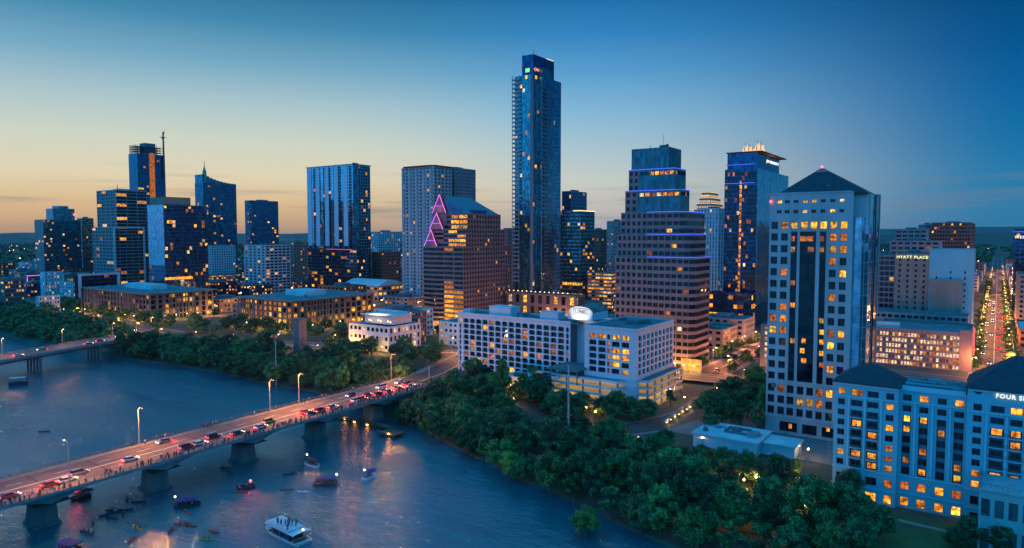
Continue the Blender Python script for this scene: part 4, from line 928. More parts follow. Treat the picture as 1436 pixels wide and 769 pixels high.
# ------------------------------------------------------------------ pink tower with neon gables
C1 = at_D(650, 400, 505); rng = random.Random(17)
nt_ = thing('office_tower', 'red granite tower with three stacked gables outlined in pink and violet neon', 'tower', (C1.x-18, C1.y+25, 9))
def PX(px, py, y): return at_y(px, py, y).x
w0, w1 = PX(594, 400, C1.y), C1.x; zA, zB, zC = at_y(650, 347, C1.y).z, at_y(650, 322, C1.y).z, at_y(650, 300, C1.y).z
nA, nB, nC = at_x(712, 347, w1).y, at_x(708, 322, w1).y, at_x(702, 300, w1).y
items = []; lv = [(w0, w1, C1.y, nA, 9, zA, 0), (w0+4, w1, C1.y+3, nB, zA, zB, 1), (w0+6, w1-.0, C1.y+5, nC, zB, zC, 2)]
for (a0, a1, y0, y1, z0, z1, lvl) in lv:
    wq = MB(); nf = max(1, round((z1-z0-(5 if lvl == 0 else 0))/3.6)); pl_ = 5 if lvl == 0 else 0
    sp_ = a0+(a1-a0)*.52; ro = spans(z0+pl_, z1, nf, .58)
    # south: curved bay of horizontal ribbons (left) and lit ribbons (right)
    nseg = 10; bay = [(a0+(sp_-a0)*i/nseg, y0-2.2*sin(pi*i/nseg)) for i in range(nseg+1)] if lvl == 0 else [(a0, y0), (sp_, y0)]
    zc = z0
    for r0, r1 in ro+[(z1, z1)]:
        for a, b_ in zip(bay, bay[1:]): wq.quad((a[0], a[1], zc), (b_[0], b_[1], zc), (b_[0], b_[1], r0), (a[0], a[1], r0))
        zc = r1
    ops = wall(wq, 'S', y0, sp_, a1, z0, z1, spans(sp_, a1, 2, .94), ro, .4)
    for it in ops:
        low = it[1] < (nf*.42) if lvl == 0 else True
        mk_ = rng.choice(['lit_a', 'lit_b', 'lit_a']) if (low and rng.random() < .9) else ('lit_c' if rng.random() < .2 else 'dark2'); items.append(('S', y0, .3)+it[2:]+(mk_,))
    ops = wall(wq, 'E', a1, y0, y1, z0, z1, spans(y0, y1, round((y1-y0)/3.3), .55), ro, .5)
    for it in choose(rng, ops, .035, ['lit_a', 'lit_c'], 'dark2'): items.append(('E', a1, .4)+it[2:])
    wq.quad((a0, y0, z0), (a0, y1, z0), (a0, y1, z1), (a0, y0, z1)); wq.quad((a0, y1, z0), (a1, y1, z0), (a1, y1, z1), (a0, y1, z1))
    for u in ((a0, a1, y0+.1, y0+.5), (a1-.45, a1-.05, y0+.5, y1-.5), (a0, a1, y1-.5, y1-.1)): wq.box(u[0]+.05, u[1]-.003, u[2], u[3], z1-.5, z1+.35)
    wq.build('wall', M['granite'], nt_)
    cq = MB(); cq.prism([(p[0]+(.4 if i == 0 else 0), p[1]+.5) for i, p in enumerate(bay)]+[(sp_, y0+.55), (a1-.6, y0+.55), (a1-.6, y1-.3), (a0+.4, y1-.3)], z0+.02, z1-.3); cq.build('glazing', M['dark2'], nt_)
    rq = MB(); rq.box(a0+.4, a1-.5, y0+.6, y1-.6, z1-.3, z1-.1); rq.build('roof', M['roof_grey'], nt_)
windows(nt_, items, 0, 100)
# ridge roof
M['ridge'] = glass('blue_slate_roof', (.06, .14, .24), .25, .5, (2.5, 2.5), .25)
gx0_, gx1_ = w0+6.5, w1-.5; gy0, gy1 = C1.y+5.5, nC-.5; rz1 = at_D(616, 273, 505+8).z; gxm = PX(616, 273, gy0)
q = MB(); q.quad((gx1_, gy0, zC), (gx1_, gy1, zC), (gxm, gy1-4, rz1), (gxm, gy0, rz1)); q.quad((gx0_-2, gy0, zC), (gx0_-2, gy1, zC), (gxm, gy1-4, rz1), (gxm, gy0, rz1)); q.tri((gx0_-2, gy1, zC), (gx1_, gy1, zC), (gxm, gy1-4, rz1)); q.tri((gx0_-2, gy0, zC), (gx1_, gy0, zC), (gxm, gy0, rz1)); q.box(gx1_-8, gx1_-2, gy0+10, gy0+26, zC, zC+3.2)
q.build('ridge_roof', M['ridge'], nt_)
for (px, ptop, pbot, yy, hw_) in ((616, 273, 299, C1.y+3.5, 10), (612, 299, 322, C1.y+1.8, 10), (604, 322, 347, C1.y+.4, 10)):
    T = at_y(px, ptop, yy); B0 = at_y(px-hw_, pbot, yy); B1 = at_y(px+hw_*.9, pbot, yy); q = MB()
    q.poly([(B0.x, yy+.3, B0.z), (B1.x, yy+.3, B0.z), (T.x, yy+.3, T.z)]); q.quad((B1.x, yy+.3, B0.z), (B1.x, yy+7, B0.z), (T.x, yy+7, T.z), (T.x, yy+.3, T.z)); q.quad((B0.x, yy+.3, B0.z), (B0.x, yy+7, B0.z), (T.x, yy+7, T.z), (T.x, yy+.3, T.z))
    ga = q.build('gable', M['granite'], nt_); q = MB(); q.tube((B0.x, yy, B0.z), (T.x, yy, T.z), .24, k=5); q.build('neon_tube', M['neon_violet'], ga); q = MB(); q.tube((T.x, yy, T.z), (B1.x, yy, B0.z), .24, k=5); q.build('neon_tube', M['neon_pink'], ga)
    s1_ = T+(B0-T)*.55; s2_ = T+(B1-T)*.55; q = MB(); q.tube((s1_.x, yy+.1, s1_.z-1), (s2_.x, yy+.1, s2_.z-1), .18, k=4); q.build('neon_tube', M['neon_violet'], ga)
    hb_ = MB(); hb_.box(B0.x+.3, B1.x-.2, yy+1.2, yy+7, zA-.3 if ptop > 320 else B0.z-9, B0.z-.05); hb_.build('gable_base', M['granite'], ga)
lamp('POINT', (gxm, C1.y-3, zB+3), 500, (.8, .2, 1), nt_, .6); lamp('POINT', (gxm-1, C1.y-4, zA+3), 500, (.8, .2, 1), nt_, .6); lamp('POINT', (gxm+1, C1.y+.5, zC+4), 400, (1, .25, .8), nt_, .6)  # added point lights that spread the neon colour over the gables
# low wing towards the street
q0 = at_z(560, 470, 9)
# ------------------------------------------------------------------ tallest glass tower
D1 = 545.0; rng = random.Random(41)
def px_x(px, py, y): return at_y(px, py, y).x
Cb = at_D(747, 110, D1)   # south-east corner of the main shaft
tt = thing('residential_tower', 'tallest tower of the skyline, slender blue glass with stacked balconies and a lit slanted crown', 'tower', (Cb.x, Cb.y+15, 9))
yb = Cb.y; xw, xc = px_x(722, 110, yb), Cb.x; nN = at_x(777, 110, xc).y; zs = at_D(747, 104, D1).z; zlow = 9
items = []
def gshaft(x0, x1, y0, y1, z1, gm, fl=3.3, wf=(9, .86), ef=(9, .86), hf=.8, litf=.03, wallm='steel', z0=9, pal=WARM, nm='shaft'):
    q = MB(); nf = round((z1-z0)/fl); ro = spans(z0, z1, nf, hf); its = []
    ops = wall(q, 'S', y0, x0, x1, z0, z1, spans(x0, x1, *wf), ro, .12)
    for it in choose(rng, ops, litf, pal): its.append(('S', y0, .05)+it[2:])
    ops = wall(q, 'E', x1, y0, y1, z0, z1, spans(y0, y1, *ef), ro, .12)
    for it in choose(rng, ops, litf, pal): its.append(('E', x1, .05)+it[2:])
    q.quad((x0, y0, z0), (x0, y1, z0), (x0, y1, z1), (x0, y0, z1)); q.quad((x0, y1, z0), (x1, y1, z0), (x1, y1, z1), (x0, y1, z1)); q.quad((x0, y0, z1), (x1, y0, z1), (x1, y1, z1), (x0, y1, z1))
    return q, its
q, it_ = gshaft(xw, xc, yb, nN, zs, 'blue', wf=(7, .8), ef=(10, .88), litf=.035); q.build('shaft_frame', M['tower_glass'], tt); items += it_
c_ = MB(); c_.box(xw+.13, xc-.13, yb+.13, nN-.1, 9, zs-.3); c_.build('glazing', M['teal_glass'], tt)
# projecting bay on the north part of the east face and a rear shaft
xe = xc+3.0; b0 = at_x(760, 110, xe).y; b1 = at_x(777, 110, xe).y
q = MB(); q.box(xc+.01, xe, b0, b1, 9, at_x(777, 100, xe).z); q.build('east_bay', M['tower_glass'], tt)
yr = nN-2; xr0 = xc-8; x9 = at_y(787, 200, yr+14).x
q, it_ = gshaft(xr0, x9-1.5, yr, yr+16, at_D(782, 113, D1+30).z, 'teal', wf=(4, .8), ef=(5, .86), litf=.02); q.build('rear_shaft_frame', M['sky_glass'], tt); items += it_
c_ = MB(); c_.box(xr0+.13, x9-1.63, yr+.13, yr+15.8, 9, at_D(782, 113, D1+30).z-.3); c_.build('rear_glazing', M['teal_glass'], tt)
# south-west balcony stack with thin white fins
q = MB(); k = 0; z_ = 42
while z_ < zs-3:
    q.box(xw-1.4, xw+5.0, yb-1.7, yb-.02, z_, z_+.25); q.box(xw-1.4, xw+5.0, yb-1.7, yb-1.6, z_+.25, z_+1.2); z_ += 3.3
q.build('balcony_stack', M['lightgrey'], tt)
q = MB(); z_ = 42
while z_ < zs-8: q.box(xe+.02, xe+1.4, b0+2, b0+8, z_, z_+.25); q.box(xe+1.3, xe+1.4, b0+2, b0+8, z_+.25, z_+1.15); z_ += 3.3
q.build('balcony_stack', M['steel'], tt)
q = MB()
for xx in (xw-1.5, xw+5.0, xc-1.0, xc+.05): q.box(xx, xx+.35, yb-1.9, yb-1.5 if xx < xc-2 else yb-.02, 30, zs+.5 if xx < xc-2 else zs)
q.box(xe-.1, xe+.25, b0-.3, b0, 30, zs-2); q.build('fin', M['lightgrey'], tt)
# crown
zc0 = zs; cw0 = px_x(732, 80, yb+1.2); n1 = at_x(777, 88, xc-.2).y; zt = at_y(747, 76, yb+1.2).z; ztn = zt-1.5
q = MB(); q.box(cw0, xc-.2, yb+1.2, n1, zc0, zt); q.build('crown', M['navy_glass'], tt)
q = MB(); q.box(xc-.7, xc-.25, n1*.65+yb*.35, n1-.6, zt+.02, zt+.7); q.build('crown_light', emit('crown_light', (.9, 1, .5), .9), tt)
q = MB(); q.tube((xc-.6, yb+2, zt), (xc-.6, yb+2, zt+3), .2); q.tube((cw0+.6, yb+2, zt), (cw0+.6, yb+2, zt+2), .2); q.build('roof_mast', M['steel'], tt)
M['sign_orange'] = emit('sign_orange', (1, .30, .12), 1.6); M['sign_green'] = emit('sign_green', (.25, .9, .3), 1.1)
lt = text_mesh('OVER NIGHT', 3.4, M['sign_orange'], 'lettering', rot=(pi/2, 0, pi/2)); lt.parent = tt; lt.location = (xc+.1-tt.location.x, (yb+n1)/2+.6-tt.location.y, at_x(760, 101, xc).z-9)
lt.scale = ((n1-yb-3)/max(.1, lt.dimensions.x), 1, 1)
p = at_y(739, 99, yb+1); q = MB(); q.box(p.x-1.5, p.x+2.4, yb+1.0, yb+1.15, p.z-1.4, p.z+1.6); q.build('green_panel', M['sign_green'], tt)
windows(tt, items, 0, 80)
# podium with garden deck
pw0, pw1 = px_x(712, 430, yb-14), px_x(790, 430, yb-14)
rt, _ = tower('podium', 'low granite podium with tall lit bays at the foot of the tallest tower', [pw0, pw1+12, yb-16, yb-2.2, 9, at_y(750, 412, yb-16).z], (9, .5, .74), (4, .5, .7), 'granite', 'dark', litf=(.5, .2), floor=9, pal=['lit_b', 'lit_d', 'lit_b'], seed=6, inset=.6, rest=False, mull=3)
M['bulb'] = emit('festoon_bulb', (1, .42, .12), 6)
for i in range(14):
    q = MB(); xx = pw0+2+i*(pw1-pw0+6)/14; q.tube((xx, yb-14.5, at_y(750, 412, yb-16).z-1), (xx, yb-14.5, at_y(750, 412, yb-16).z+1.2), .06, k=4); q.ball((xx, yb-14.5, at_y(750, 412, yb-16).z+1.4), .38, m=1, k=6, h=4)
    q.build('deck_lamp', [M['steel'], M['bulb']], rt)

# ------------------------------------------------------------------ dark blue hotel tower with the lit pointed crown
bj = bl(1017, 1063, 1106, 213, 522); rng = random.Random(51)
bj2 = list(bj); bj2[5] = at_D(1063, 236, 522).z; xs_ = bj[0]
jt, nf = tower('hotel_tower', 'dark blue glass hotel tower with a glowing pointed crown and a lit column of rooms', bj2, (13, .86, .78), (26, .8, .92), 'navy_glass', 'dark2', litf=(.10, .006), floor=3.3, seed=8, inset=.15, rest=False, cap=100, pal=['lit_a', 'lit_c', 'lit_c', 'lit_d'], plinth=16,
               fixedS={(6, j): ('lit_a' if j % 2 else 'lit_c') for j in range(3, 29)}, topband=2)
x0, x1, y0, y1, z0, z1 = bj2
q = MB(); q.box(x1+.02, x1+.35, y0+.5, y1, 26, z1); q.build('sky_lit_facing', M['teal_sky_lit'], jt)
n2 = at_x(1093, 222, x1-.6).y; q = MB(); q.box(x0+1.4, x1-.6, y0+1.4, n2, z1-1, bj[5]); q.build('upper_block', M['navy_glass'], jt)
q = MB(); q.box(x0+.9, x1+3.0, y0-.4, n2+8, bj[5]+.02, bj[5]+.8); q.build('roof_slab', M['roof_dark'], jt); q = MB(); q.box(x0+1.5, x1+2.2, y0+.2, n2+7, bj[5]-.12, bj[5]+.015); q.build('soffit', mat('timber_soffit', (.40, .17, .07), .6, .15), jt)
lamp('AREA', (x1+1.6, (y0+n2)/2, bj[5]-5), 900, (1, .4, .15), jt, 2, sy=20, aim=(x1+1.2, (y0+n2)/2, bj[5]))
M['crown_glow'] = emit('crown_glow', (1, .60, .25), 1.0); q = MB(); zc_ = bj[5]+.8; xm0 = at_y(1041, 205, y0+3).x; xm1 = at_y(1069, 205, y0+3).x; n_ = 5
for i, hh in enumerate((6.0, 4.8, 3.0, 7.2, 5.6)):
    xx = xm0+(xm1-xm0)*(i+.5)/n_; ww = (xm1-xm0)/n_*.62
    for yy in (y0+3, y0+8):
        q.poly([(xx-ww, yy, zc_), (xx+ww, yy, zc_), (xx+ww*.25, yy+1, zc_+hh)]); q.poly([(xx-ww, yy+2, zc_), (xx+ww, yy+2, zc_), (xx+ww*.25, yy+1, zc_+hh)])
        q.quad((xx-ww, yy, zc_), (xx-ww, yy+2, zc_), (xx+ww*.25, yy+1, zc_+hh), (xx+ww*.25, yy+1, zc_+hh))
q.build('crown_fins', M['crown_glow'], jt)
q = MB()
for i in range(5):
    xx = xm0+(xm1-xm0)*(i+.6)/n_; q.tube((xx, y0+2.8, zc_+1), (xx+.4, y0+4, zc_+(7.5, 6, 4, 9, 7.4)[i]), .35, .1, k=5)
q.build('crown_ribs', M['steel'], jt)
lt = text_mesh('JW MARRIOTT', 3.0, M['sign_white'], 'lettering', rot=(pi/2, 0, pi/2)); lt.parent = jt; a_, b_ = at_x(1075, 228, x1-.5), at_x(1092, 233, x1-.5); lt.scale = ((b_.y-a_.y)/lt.dimensions.x, 1, 1); lt.location = (x1-.45-jt.location.x, (a_.y+b_.y)/2-jt.location.y, (a_.z+b_.z)/2-9+1)
for py, nm in ((231, 1), (257, 1)):
    q = MB(); z_ = at_y(1040, py, y0).z; q.tube((x0, y0-.3, z_), (x1-2, y0-.3, z_), .25, k=5); q.build('edge_light', M['neon_blue'], jt)
# its lower wing
wj = bl(1000, 1063, 1070, 405, 505); wj = [at_y(992, 440, wj[2]).x, x1+.5, wj[2], y0-.4, 9, at_y(1040, 412, wj[2]).z]
tower('hotel_wing', 'low dark podium with wide amber-lit ballroom windows below the dark blue hotel tower', wj, (8, .86, .45), (3, .8, .5), 'navy_glass', 'dark2', litf=(.55, .3), floor=7, seed=13, pal=['lit_a', 'lit_a', 'lit_c'], inset=.4, rest=False)

# ------------------------------------------------------------------ the other towers
def T(*a, **k):
    if not isinstance(k.get('litf', 0), tuple) and k.get('litf', 0) <= .12: k['litf'] = k['litf']*.8
    return tower(*a, **k)
# balconied slab tower with white stripes
bg_ = bl(430, 495, 519, 231, 800)
gt, nf = T('residential_tower', 'blue glass apartment slab with tall pale vertical stripes and dark balcony slots', bg_, (9, .5, .82), (7, .84, .8), 'sky_glass', 'dark2', litf=(.05, .05), floor=3.6, seed=3, inset=.7, rest=False, zs=None)
x0, x1, y0, y1, z0, z1 = bg_
q = MB()
for f_ in (.02, .20, .40, .60, .80): q.box(x0+(x1-x0)*f_, x0+(x1-x0)*(f_+.085), y0-.5, y0-.02, at_y(460, 345, y0).z, z1+.5)
q.build('pale_stripe', mat('pale_panel', (.5, .58, .66), .35, .06), gt)
q = MB(); q.box(x1-.02, x1+.6, y0-.6, y0+7, 9, z1+2.2); q.box(x0-1, x1+.8, y0-1, y1+1, z1+.2, z1+1.1); q.build('corner_glazing', M['blue_glass'], gt)
zmid = at_y(460, 349, y0-5).z
gl, _ = T('office_block', 'dark glass block with a red-lit roof line before the striped apartment slab', [at_y(432, 349, y0-14).x, at_y(500, 349, y0-14).x, y0-14, y0-1.2, 9, zmid], (16, .86, .7), (4, .8, .7), 'blue_glass', 'dark2', litf=(.14, .1), floor=3.8, seed=4, inset=.15, rest=False)
q = MB(); q.tube((at_y(458, 349, y0-14).x, y0-14.3, zmid-.3), (at_y(493, 349, y0-14).x, y0-14.3, zmid-.3), .35, k=5); q.build('edge_light', emit('red_edge_light', (1, .05, .12), .8), gl)
# two-part condo tower (curved cap and stepped twin)
b1_ = bl(563, 608, 624, 233, 640); b1_[3] = b1_[2]+26
h1, _ = T('residential_tower', 'tall grey apartment tower with rows of white balconies and a flat projecting roof cap', b1_, (9, .5, .55), (5, .5, .5), 'stone', 'dark', litf=(.05, .05), floor=3.3, seed=11, inset=.5, rest=False)
x0, x1, y0, y1, z0, z1 = b1_
q = MB(); q.prism([(x0-2, y0+4), (x0+4, y0-1.8), (x1-6, y0-2.4), (x1+1.5, y0+1), (x1+1.5, y1), (x0-2, y1)], z1+.1, z1+1.1); q.build('roof_cap', M['roof_dark'], h1)
cl_ = spans(x0, x1, 9, .5, .4)
for i in (0, 2, 4, 6, 8):
    q = MB(); c_ = (cl_[i][0]+cl_[i][1])/2; z_ = 14
    while z_ < z1-4: q.box(c_-1.5, c_+1.5, y0-1.3, y0-.02, z_, z_+.2); q.box(c_-1.5, c_+1.5, y0-1.3, y0-1.22, z_+.2, z_+1.1); z_ += 3.3
    q.build('balcony_stack', M['white'], h1)
b2_ = bl(612, 638, 667, 235, 668)
T('residential_tower', 'stepped grey glass apartment tower standing right behind the white-balconied one', b2_, (6, .6, .6), (9, .6, .6), 'concrete', 'blue_glass', litf=.04, floor=3.3, seed=12, inset=.4)
# twin condo far left with round penthouse
bt = bl(48, 60, 113, 308, 980)
tl, _ = T('residential_tower', 'green glass apartment tower with a stepped round penthouse, leftmost of the tall buildings', bt, (5, .8, .75), (18, .86, .72), 'green_glass', 'dark', litf=(.05, .05), floor=3.3, seed=14, inset=.2, rest=False)
x0, x1, y0, y1, z0, z1 = bt; pn0, pn1 = at_x(75, 300, x1).y, at_x(105, 300, x1).y; zp = at_x(90, 289, x1).z
q = MB(); q.box(x0+4, x1-1, pn0, pn1, z1-.5, zp-4); q.tube(((x0+x1)/2+2, (pn0+pn1)/2, zp-4), ((x0+x1)/2+2, (pn0+pn1)/2, zp), (pn1-pn0)*.36, k=16); q.build('penthouse', M['teal_glass'], tl)
p = at_x(104, 301, x1-.5); q = MB(); q.ball((x1+.5, p.y, p.z), 1.4); q.build('beacon', M['red_lamp'], tl)
bt2 = bl(108, 114, 131, 306, 1040); T('residential_tower', 'narrow teal glass tower directly behind and right of the green penthouse tower', bt2, (3, .8, .7), (6, .84, .7), 'teal_glass', 'dark', litf=.03, floor=3.4, seed=15, inset=.2)
# framed white-banded office tower
bb = bl(135, 162, 206, 266, 765)
wt, _ = T('office_tower', 'dark office tower wrapped in thin white horizontal bands and a pale vertical frame', bb, (4, .92, .78), (3, .96, .8), 'lightgrey', 'dark2', litf=(.08, .05), floor=3.7, seed=16, inset=.5)
x0, x1, y0, y1, z0, z1 = bb
q = MB(); xf = x1+5; f0_, f1_ = at_x(140, 330, xf).y, at_x(189, 330, xf).y; zf0, zf1 = 9, at_x(165, 318, xf).z
wq, _ = T('office_block', 'lower banded block with a tall pale rectangular frame around its front', [x0, xf-.8, y0-6, y0+28, 9, zf1-.6], (6, .92, .76), (5, .97, .78), 'lightgrey', 'dark2', litf=.09, floor=3.7, seed=17, inset=.5)
q = MB(); q.box(xf-.8, xf, y0-6, y0-4, 9, zf1); q.box(xf-.8, xf, y0+26, y0+28, 9, zf1); q.box(xf-.8, xf, y0-4, y0+26, zf1-1.8, zf1); q.build('frame', M['white'], wq)
p = at_D(412/2.65+0, 238, 770); q = MB(); q.tube((x1-6, y0+5, z1), (x1-6, y0+5, z1+7), .5, .15); q.build('roof_mast', M['steel'], wt)
bw = bl(104, 110, 167, 386, 650)
fw_, _ = T('office_block', 'low dark building inside a pale square frame, near the left civic building', bw, (3, .9, .6), (8, .92, .6), 'navy_glass', 'dark2', litf=(.1, .12), floor=4, seed=18, inset=.4)
x0, x1, y0, y1, z0, z1 = bw; q = MB(); q.box(x1+.02, x1+.9, y0-.5, y0+2.2, 9, z1+1.2); q.box(x1+.02, x1+.9, y1-2.2, y1+.5, 9, z1+1.2); q.box(x1+.02, x1+.9, y0+2.2, y1-2.2, z1-1, z1+1.2); q.build('frame', M['white'], fw_)
# tower under construction with crane
bc = bl(180, 192, 231, 215, 1160); rng = random.Random(61)
ct, _ = T('tower_under_construction', 'unfinished glass tower with bare floors and poles on top beside a crane mast', bc, (4, .86, .8), (10, .88, .8), 'blue_glass', 'navy_glass', litf=.03, floor=4, seed=19, inset=.2, rest=False)
x0, x1, y0, y1, z0, z1 = bc; q = MB(); zz = z1
for k in range(4): q.box(x0+1, x1-1, y0+1, y1-1, z1+.2+k*3.9, z1+.5+k*3.9)
for i in range(9):
    for (xx, yy) in ((x1-1.4, y0+2+i*(y1-y0-4)/8), (x0+2+i*(x1-x0-4)/8, y0+1.4)): q.tube((xx, yy, z1), (xx, yy, z1+12+rng.uniform(0, 5)), .45, k=4)
q.build('bare_frame', M['steel'], ct); q = MB(); q.box(x0+6, x1-5, y0+16, y0+34, z1, z1+19); q.build('lift_core', M['concrete_d'], ct)
q = MB(); q.box(x1+.02, x1+2.0, y0+20, y0+28, 60, z1+2); q.build('hoist', M['lit_c'], ct)
cy = at_x(229, 200, x1+3).y; cr = thing('tower_crane', 'thin lattice crane mast beside the unfinished tower', 'crane', (x1+3, cy, z1-40)); q = MB(); zt = at_x(229, 184, x1+3).z
for k in range(int((zt-z1+40)/4)):
    z_ = z1-40+k*4
    for a, b_ in (((-1, -1), (1, 1)), ((1, -1), (-1, 1))): q.tube((x1+3+a[0], cy+a[1], z_), (x1+3+b_[0], cy+b_[1], z_+4), .3, k=4)
for a in ((-1, -1), (1, -1), (1, 1), (-1, 1)): q.tube((x1+3+a[0], cy+a[1], z1-40), (x1+3+a[0]*.6, cy+a[1]*.6, zt-2), .4, k=4)
q.build('mast', M['steel'], cr); q = MB(); q.tube((x1+3, cy, zt-9), (x1+5, cy+2, zt+2), .8, .3, k=4); q.tube((x1+3, cy-6, zt-11), (x1+3, cy+5, zt-11), .7, k=4); q.box(x1+1.5, x1+4.5, cy-2, cy+1, zt-14, zt-11); q.build('jib', M['steel'], cr)
bc2 = bl(178, 186, 212, 232, 1150); 
# reflective office pair
bd = bl(207, 229, 290, 287, 700)
dt_, _ = T('office_tower', 'broad mirror-glass office tower with a long lit floor and pale top storey', bd, (8, .92, .8), (16, .92, .8), 'blue_glass', 'navy_glass', litf=(.05, .07), floor=3.8, seed=22, inset=.12, rest=False)
x0, x1, y0, y1, z0, z1 = bd; q = MB(); q.box(x0+.6, x1-2, y0+2, y0+30, z1+.1, z1+8); q.build('upper_storey', M['tan'], dt_); q = MB(); q.box(x0-.1, x1+.02, y0-.25, y0-.02, 48, z1); q.build('mirror_facing', M['sky_glass'], dt_)
p0, p1 = at_x(231, 390, x1), at_x(270, 389, x1); q = MB(); q.box(x1+.02, x1+.25, p0.y, p1.y, p0.z-2.2, p0.z+.2); q.build('window', M['lit_a'], dt_)
# tower with the spire
be = bl(273, 284, 331, 256, 985)
et, _ = T('residential_tower', 'blue glass tower whose curved roofline rises to a thin green spire', be, (4, .8, .7), (14, .84, .7), 'blue_glass', 'navy_glass', litf=.05, floor=3.5, seed=23, inset=.2, rest=False)
x0, x1, y0, y1, z0, z1 = be; q = MB(); 
for i in range(10):
    t0, t1 = i/10, (i+1)/10; q.box(x0+1, x1-.5, y0+(y1-y0)*t0, y0+(y1-y0)*t1, z1, z1+.5+(1-t0)**2.2*11)
q.build('sloping_crown', M['blue_glass'], et); sx, sy = x1-3, y0+5; q = MB(); q.tube((sx, sy, z1+5), (sx, sy, z1+17), 3.2, 2.6, k=8); q.tube((sx, sy, z1+17), (sx, sy, z1+22), 2.2, .8, k=8); q.build('spire_base', mat('green_copper', (.12, .35, .22), .5, .1), et); q = MB(); q.tube((sx, sy, z1+22), (sx, sy, at_y(276, 228, sy).z+2), .6, .15, k=5); q.build('spire', M['steel'], et)  # spire base in one even green
be2 = bl(286, 296, 330, 345, 900); T('residential_block', 'paler lower apartment block in front of the spired tower', be2, (4, .5, .55), (10, .5, .55), 'white', 'blue_glass', litf=.06, floor=3.2, seed=24, inset=.3)
be3 = bl(289, 296, 343, 386, 840); T('parking_garage', 'low garage block with many pinkish lit openings beneath the spired tower', be3, (6, .7, .5), (14, .7, .5), 'granite2', 'dark', litf=.75, floor=3.0, seed=25, inset=.3, pal=['lit_c', 'lit_d', 'lit_a'], rest=False)
bf = bl(343, 352, 390, 281, 1210); T('residential_tower', 'plain blue tower standing alone between the spired tower and the striped slab', bf, (5, .8, .7), (12, .84, .72), 'blue_glass', 'navy_glass', litf=.03, floor=3.6, seed=26, inset=.25)
bf2 = bl(342, 372, 407, 344, 820); ft, _ = T('office_block', 'mid-rise block with pale vertical piers and amber windows below the lone blue tower', bf2, (5, .5, .6), (6, .82, .6), 'white', 'dark', litf=(.16, .12), floor=3.6, seed=27, inset=.4)
bf3 = bl(405, 412, 430, 340, 900); T('office_block', 'grey brown mid-rise block left of the striped apartment slab', bf3, (3, .4, .5), (6, .5, .5), 'tan', 'dark', litf=.10, floor=3.6, seed=28)
T('residential_block', 'pale blue flat-roofed block seen right of the striped slab', bl(519, 530, 561, 325, 1000), (5, .6, .6), (10, .6, .6), 'white', 'blue_glass', litf=.12, floor=3.6, seed=29)
T('brick_block', 'dark red-brown block right of the striped slab', bl(521, 535, 562, 354, 820), (6, .5, .5), (8, .5, .5), 'brick', 'dark', litf=.05, floor=3.8, seed=30)
bh = bl(482, 530, 566, 398, 720); rr, _ = T('convention_hall', 'low hall with a broad pale blue curved roof', [bh[0], bh[1], bh[2], bh[3], 9, bh[5]-3], (9, .7, .5), (6, .7, .5), 'concrete', 'dark', litf=.3, floor=5, seed=32, rest=False); x0, x1, y0, y1, z0, z1 = bh
q = MB(); n_ = 10
for i in range(n_):
    a, b_ = i/n_, (i+1)/n_; ya, yb_ = y0-1+(y1-y0+2)*a, y0-1+(y1-y0+2)*b_; za, zb_ = z1-3+sin(pi*a)*6, z1-3+sin(pi*b_)*6; q.quad((x0-1, ya, za), (x1+1, ya, za), (x1+1, yb_, zb_), (x0-1, yb_, zb_))
    q.quad((x1+1, ya, z1-3), (x1+1, yb_, z1-3), (x1+1, yb_, zb_), (x1+1, ya, za)); q.quad((x0-1, ya, z1-3), (x0-1, yb_, z1-3), (x0-1, yb_, zb_), (x0-1, ya, za))
q.build('curved_roof', M['roof_white'], rr)
# right of the tallest tower
bk = bl(788, 801, 823, 268, 730); kt, _ = T('office_tower', 'smooth deep blue glass tower peeking out right behind the tallest tower', bk, (5, .9, .85), (8, .9, .85), 'blue_glass', 'navy_glass', litf=.01, floor=3.8, seed=33, inset=.12)
bk2 = bl(785, 814, 834, 296, 690); kt, _ = T('office_tower', 'dark glass office tower with a lit rooftop rim and amber rows near its foot', bk2, (8, .9, .7), (6, .9, .6), 'teal_glass', 'dark2', litf=(.09, .2), floor=3.7, seed=34, inset=.2, fixedS={(i, 5): 'lit_b' for i in range(1, 8)}|{(i, 2): 'lit_a' for i in range(0, 8)}|{(i, 1): 'lit_a' for i in range(0, 8)})
x0, x1, y0, y1, z0, z1 = bk2; q = MB(); q.tube((x1-8, y0-.2, z1+.3), (x1+.2, y0-.2, z1+.3), .4, k=5); q.tube((x1+.2, y0, z1+.3), (x1+.2, y1, z1+.3), .4, k=5); q.build('roof_rim_light', emit('rim_light', (1, .62, .25), 2.0), kt)
T('brick_block', 'dark red mid-rise block between the glass tower and the stepped granite tower', bl(826, 842, 853, 322, 900), (6, .5, .6), (5, .5, .6), 'brick', 'dark', litf=.08, floor=3.8, seed=35)
T('office_block', 'teal grey block with bright top lights left of the stepped granite tower', bl(851, 866, 880, 310, 800), (5, .8, .5), (4, .8, .5), 'concrete', 'teal_glass', litf=.12, floor=3.8, seed=36, topband=2)
T('parking_garage', 'low garage with brightly lit decks left of the stepped granite tower', bl(824, 858, 866, 383, 620), (6, .94, .5), (4, .94, .5), 'granite2', 'dark', litf=.8, floor=3.4, seed=37, pal=['lit_a', 'lit_d', 'lit_c'], rest=False)
T('office_block', 'narrow dark office tower seen left of the tallest tower', bl(706, 712, 722, 320, 760), (3, .5, .6), (4, .5, .6), 'granite2', 'dark', litf=.06, floor=3.6, seed=38)
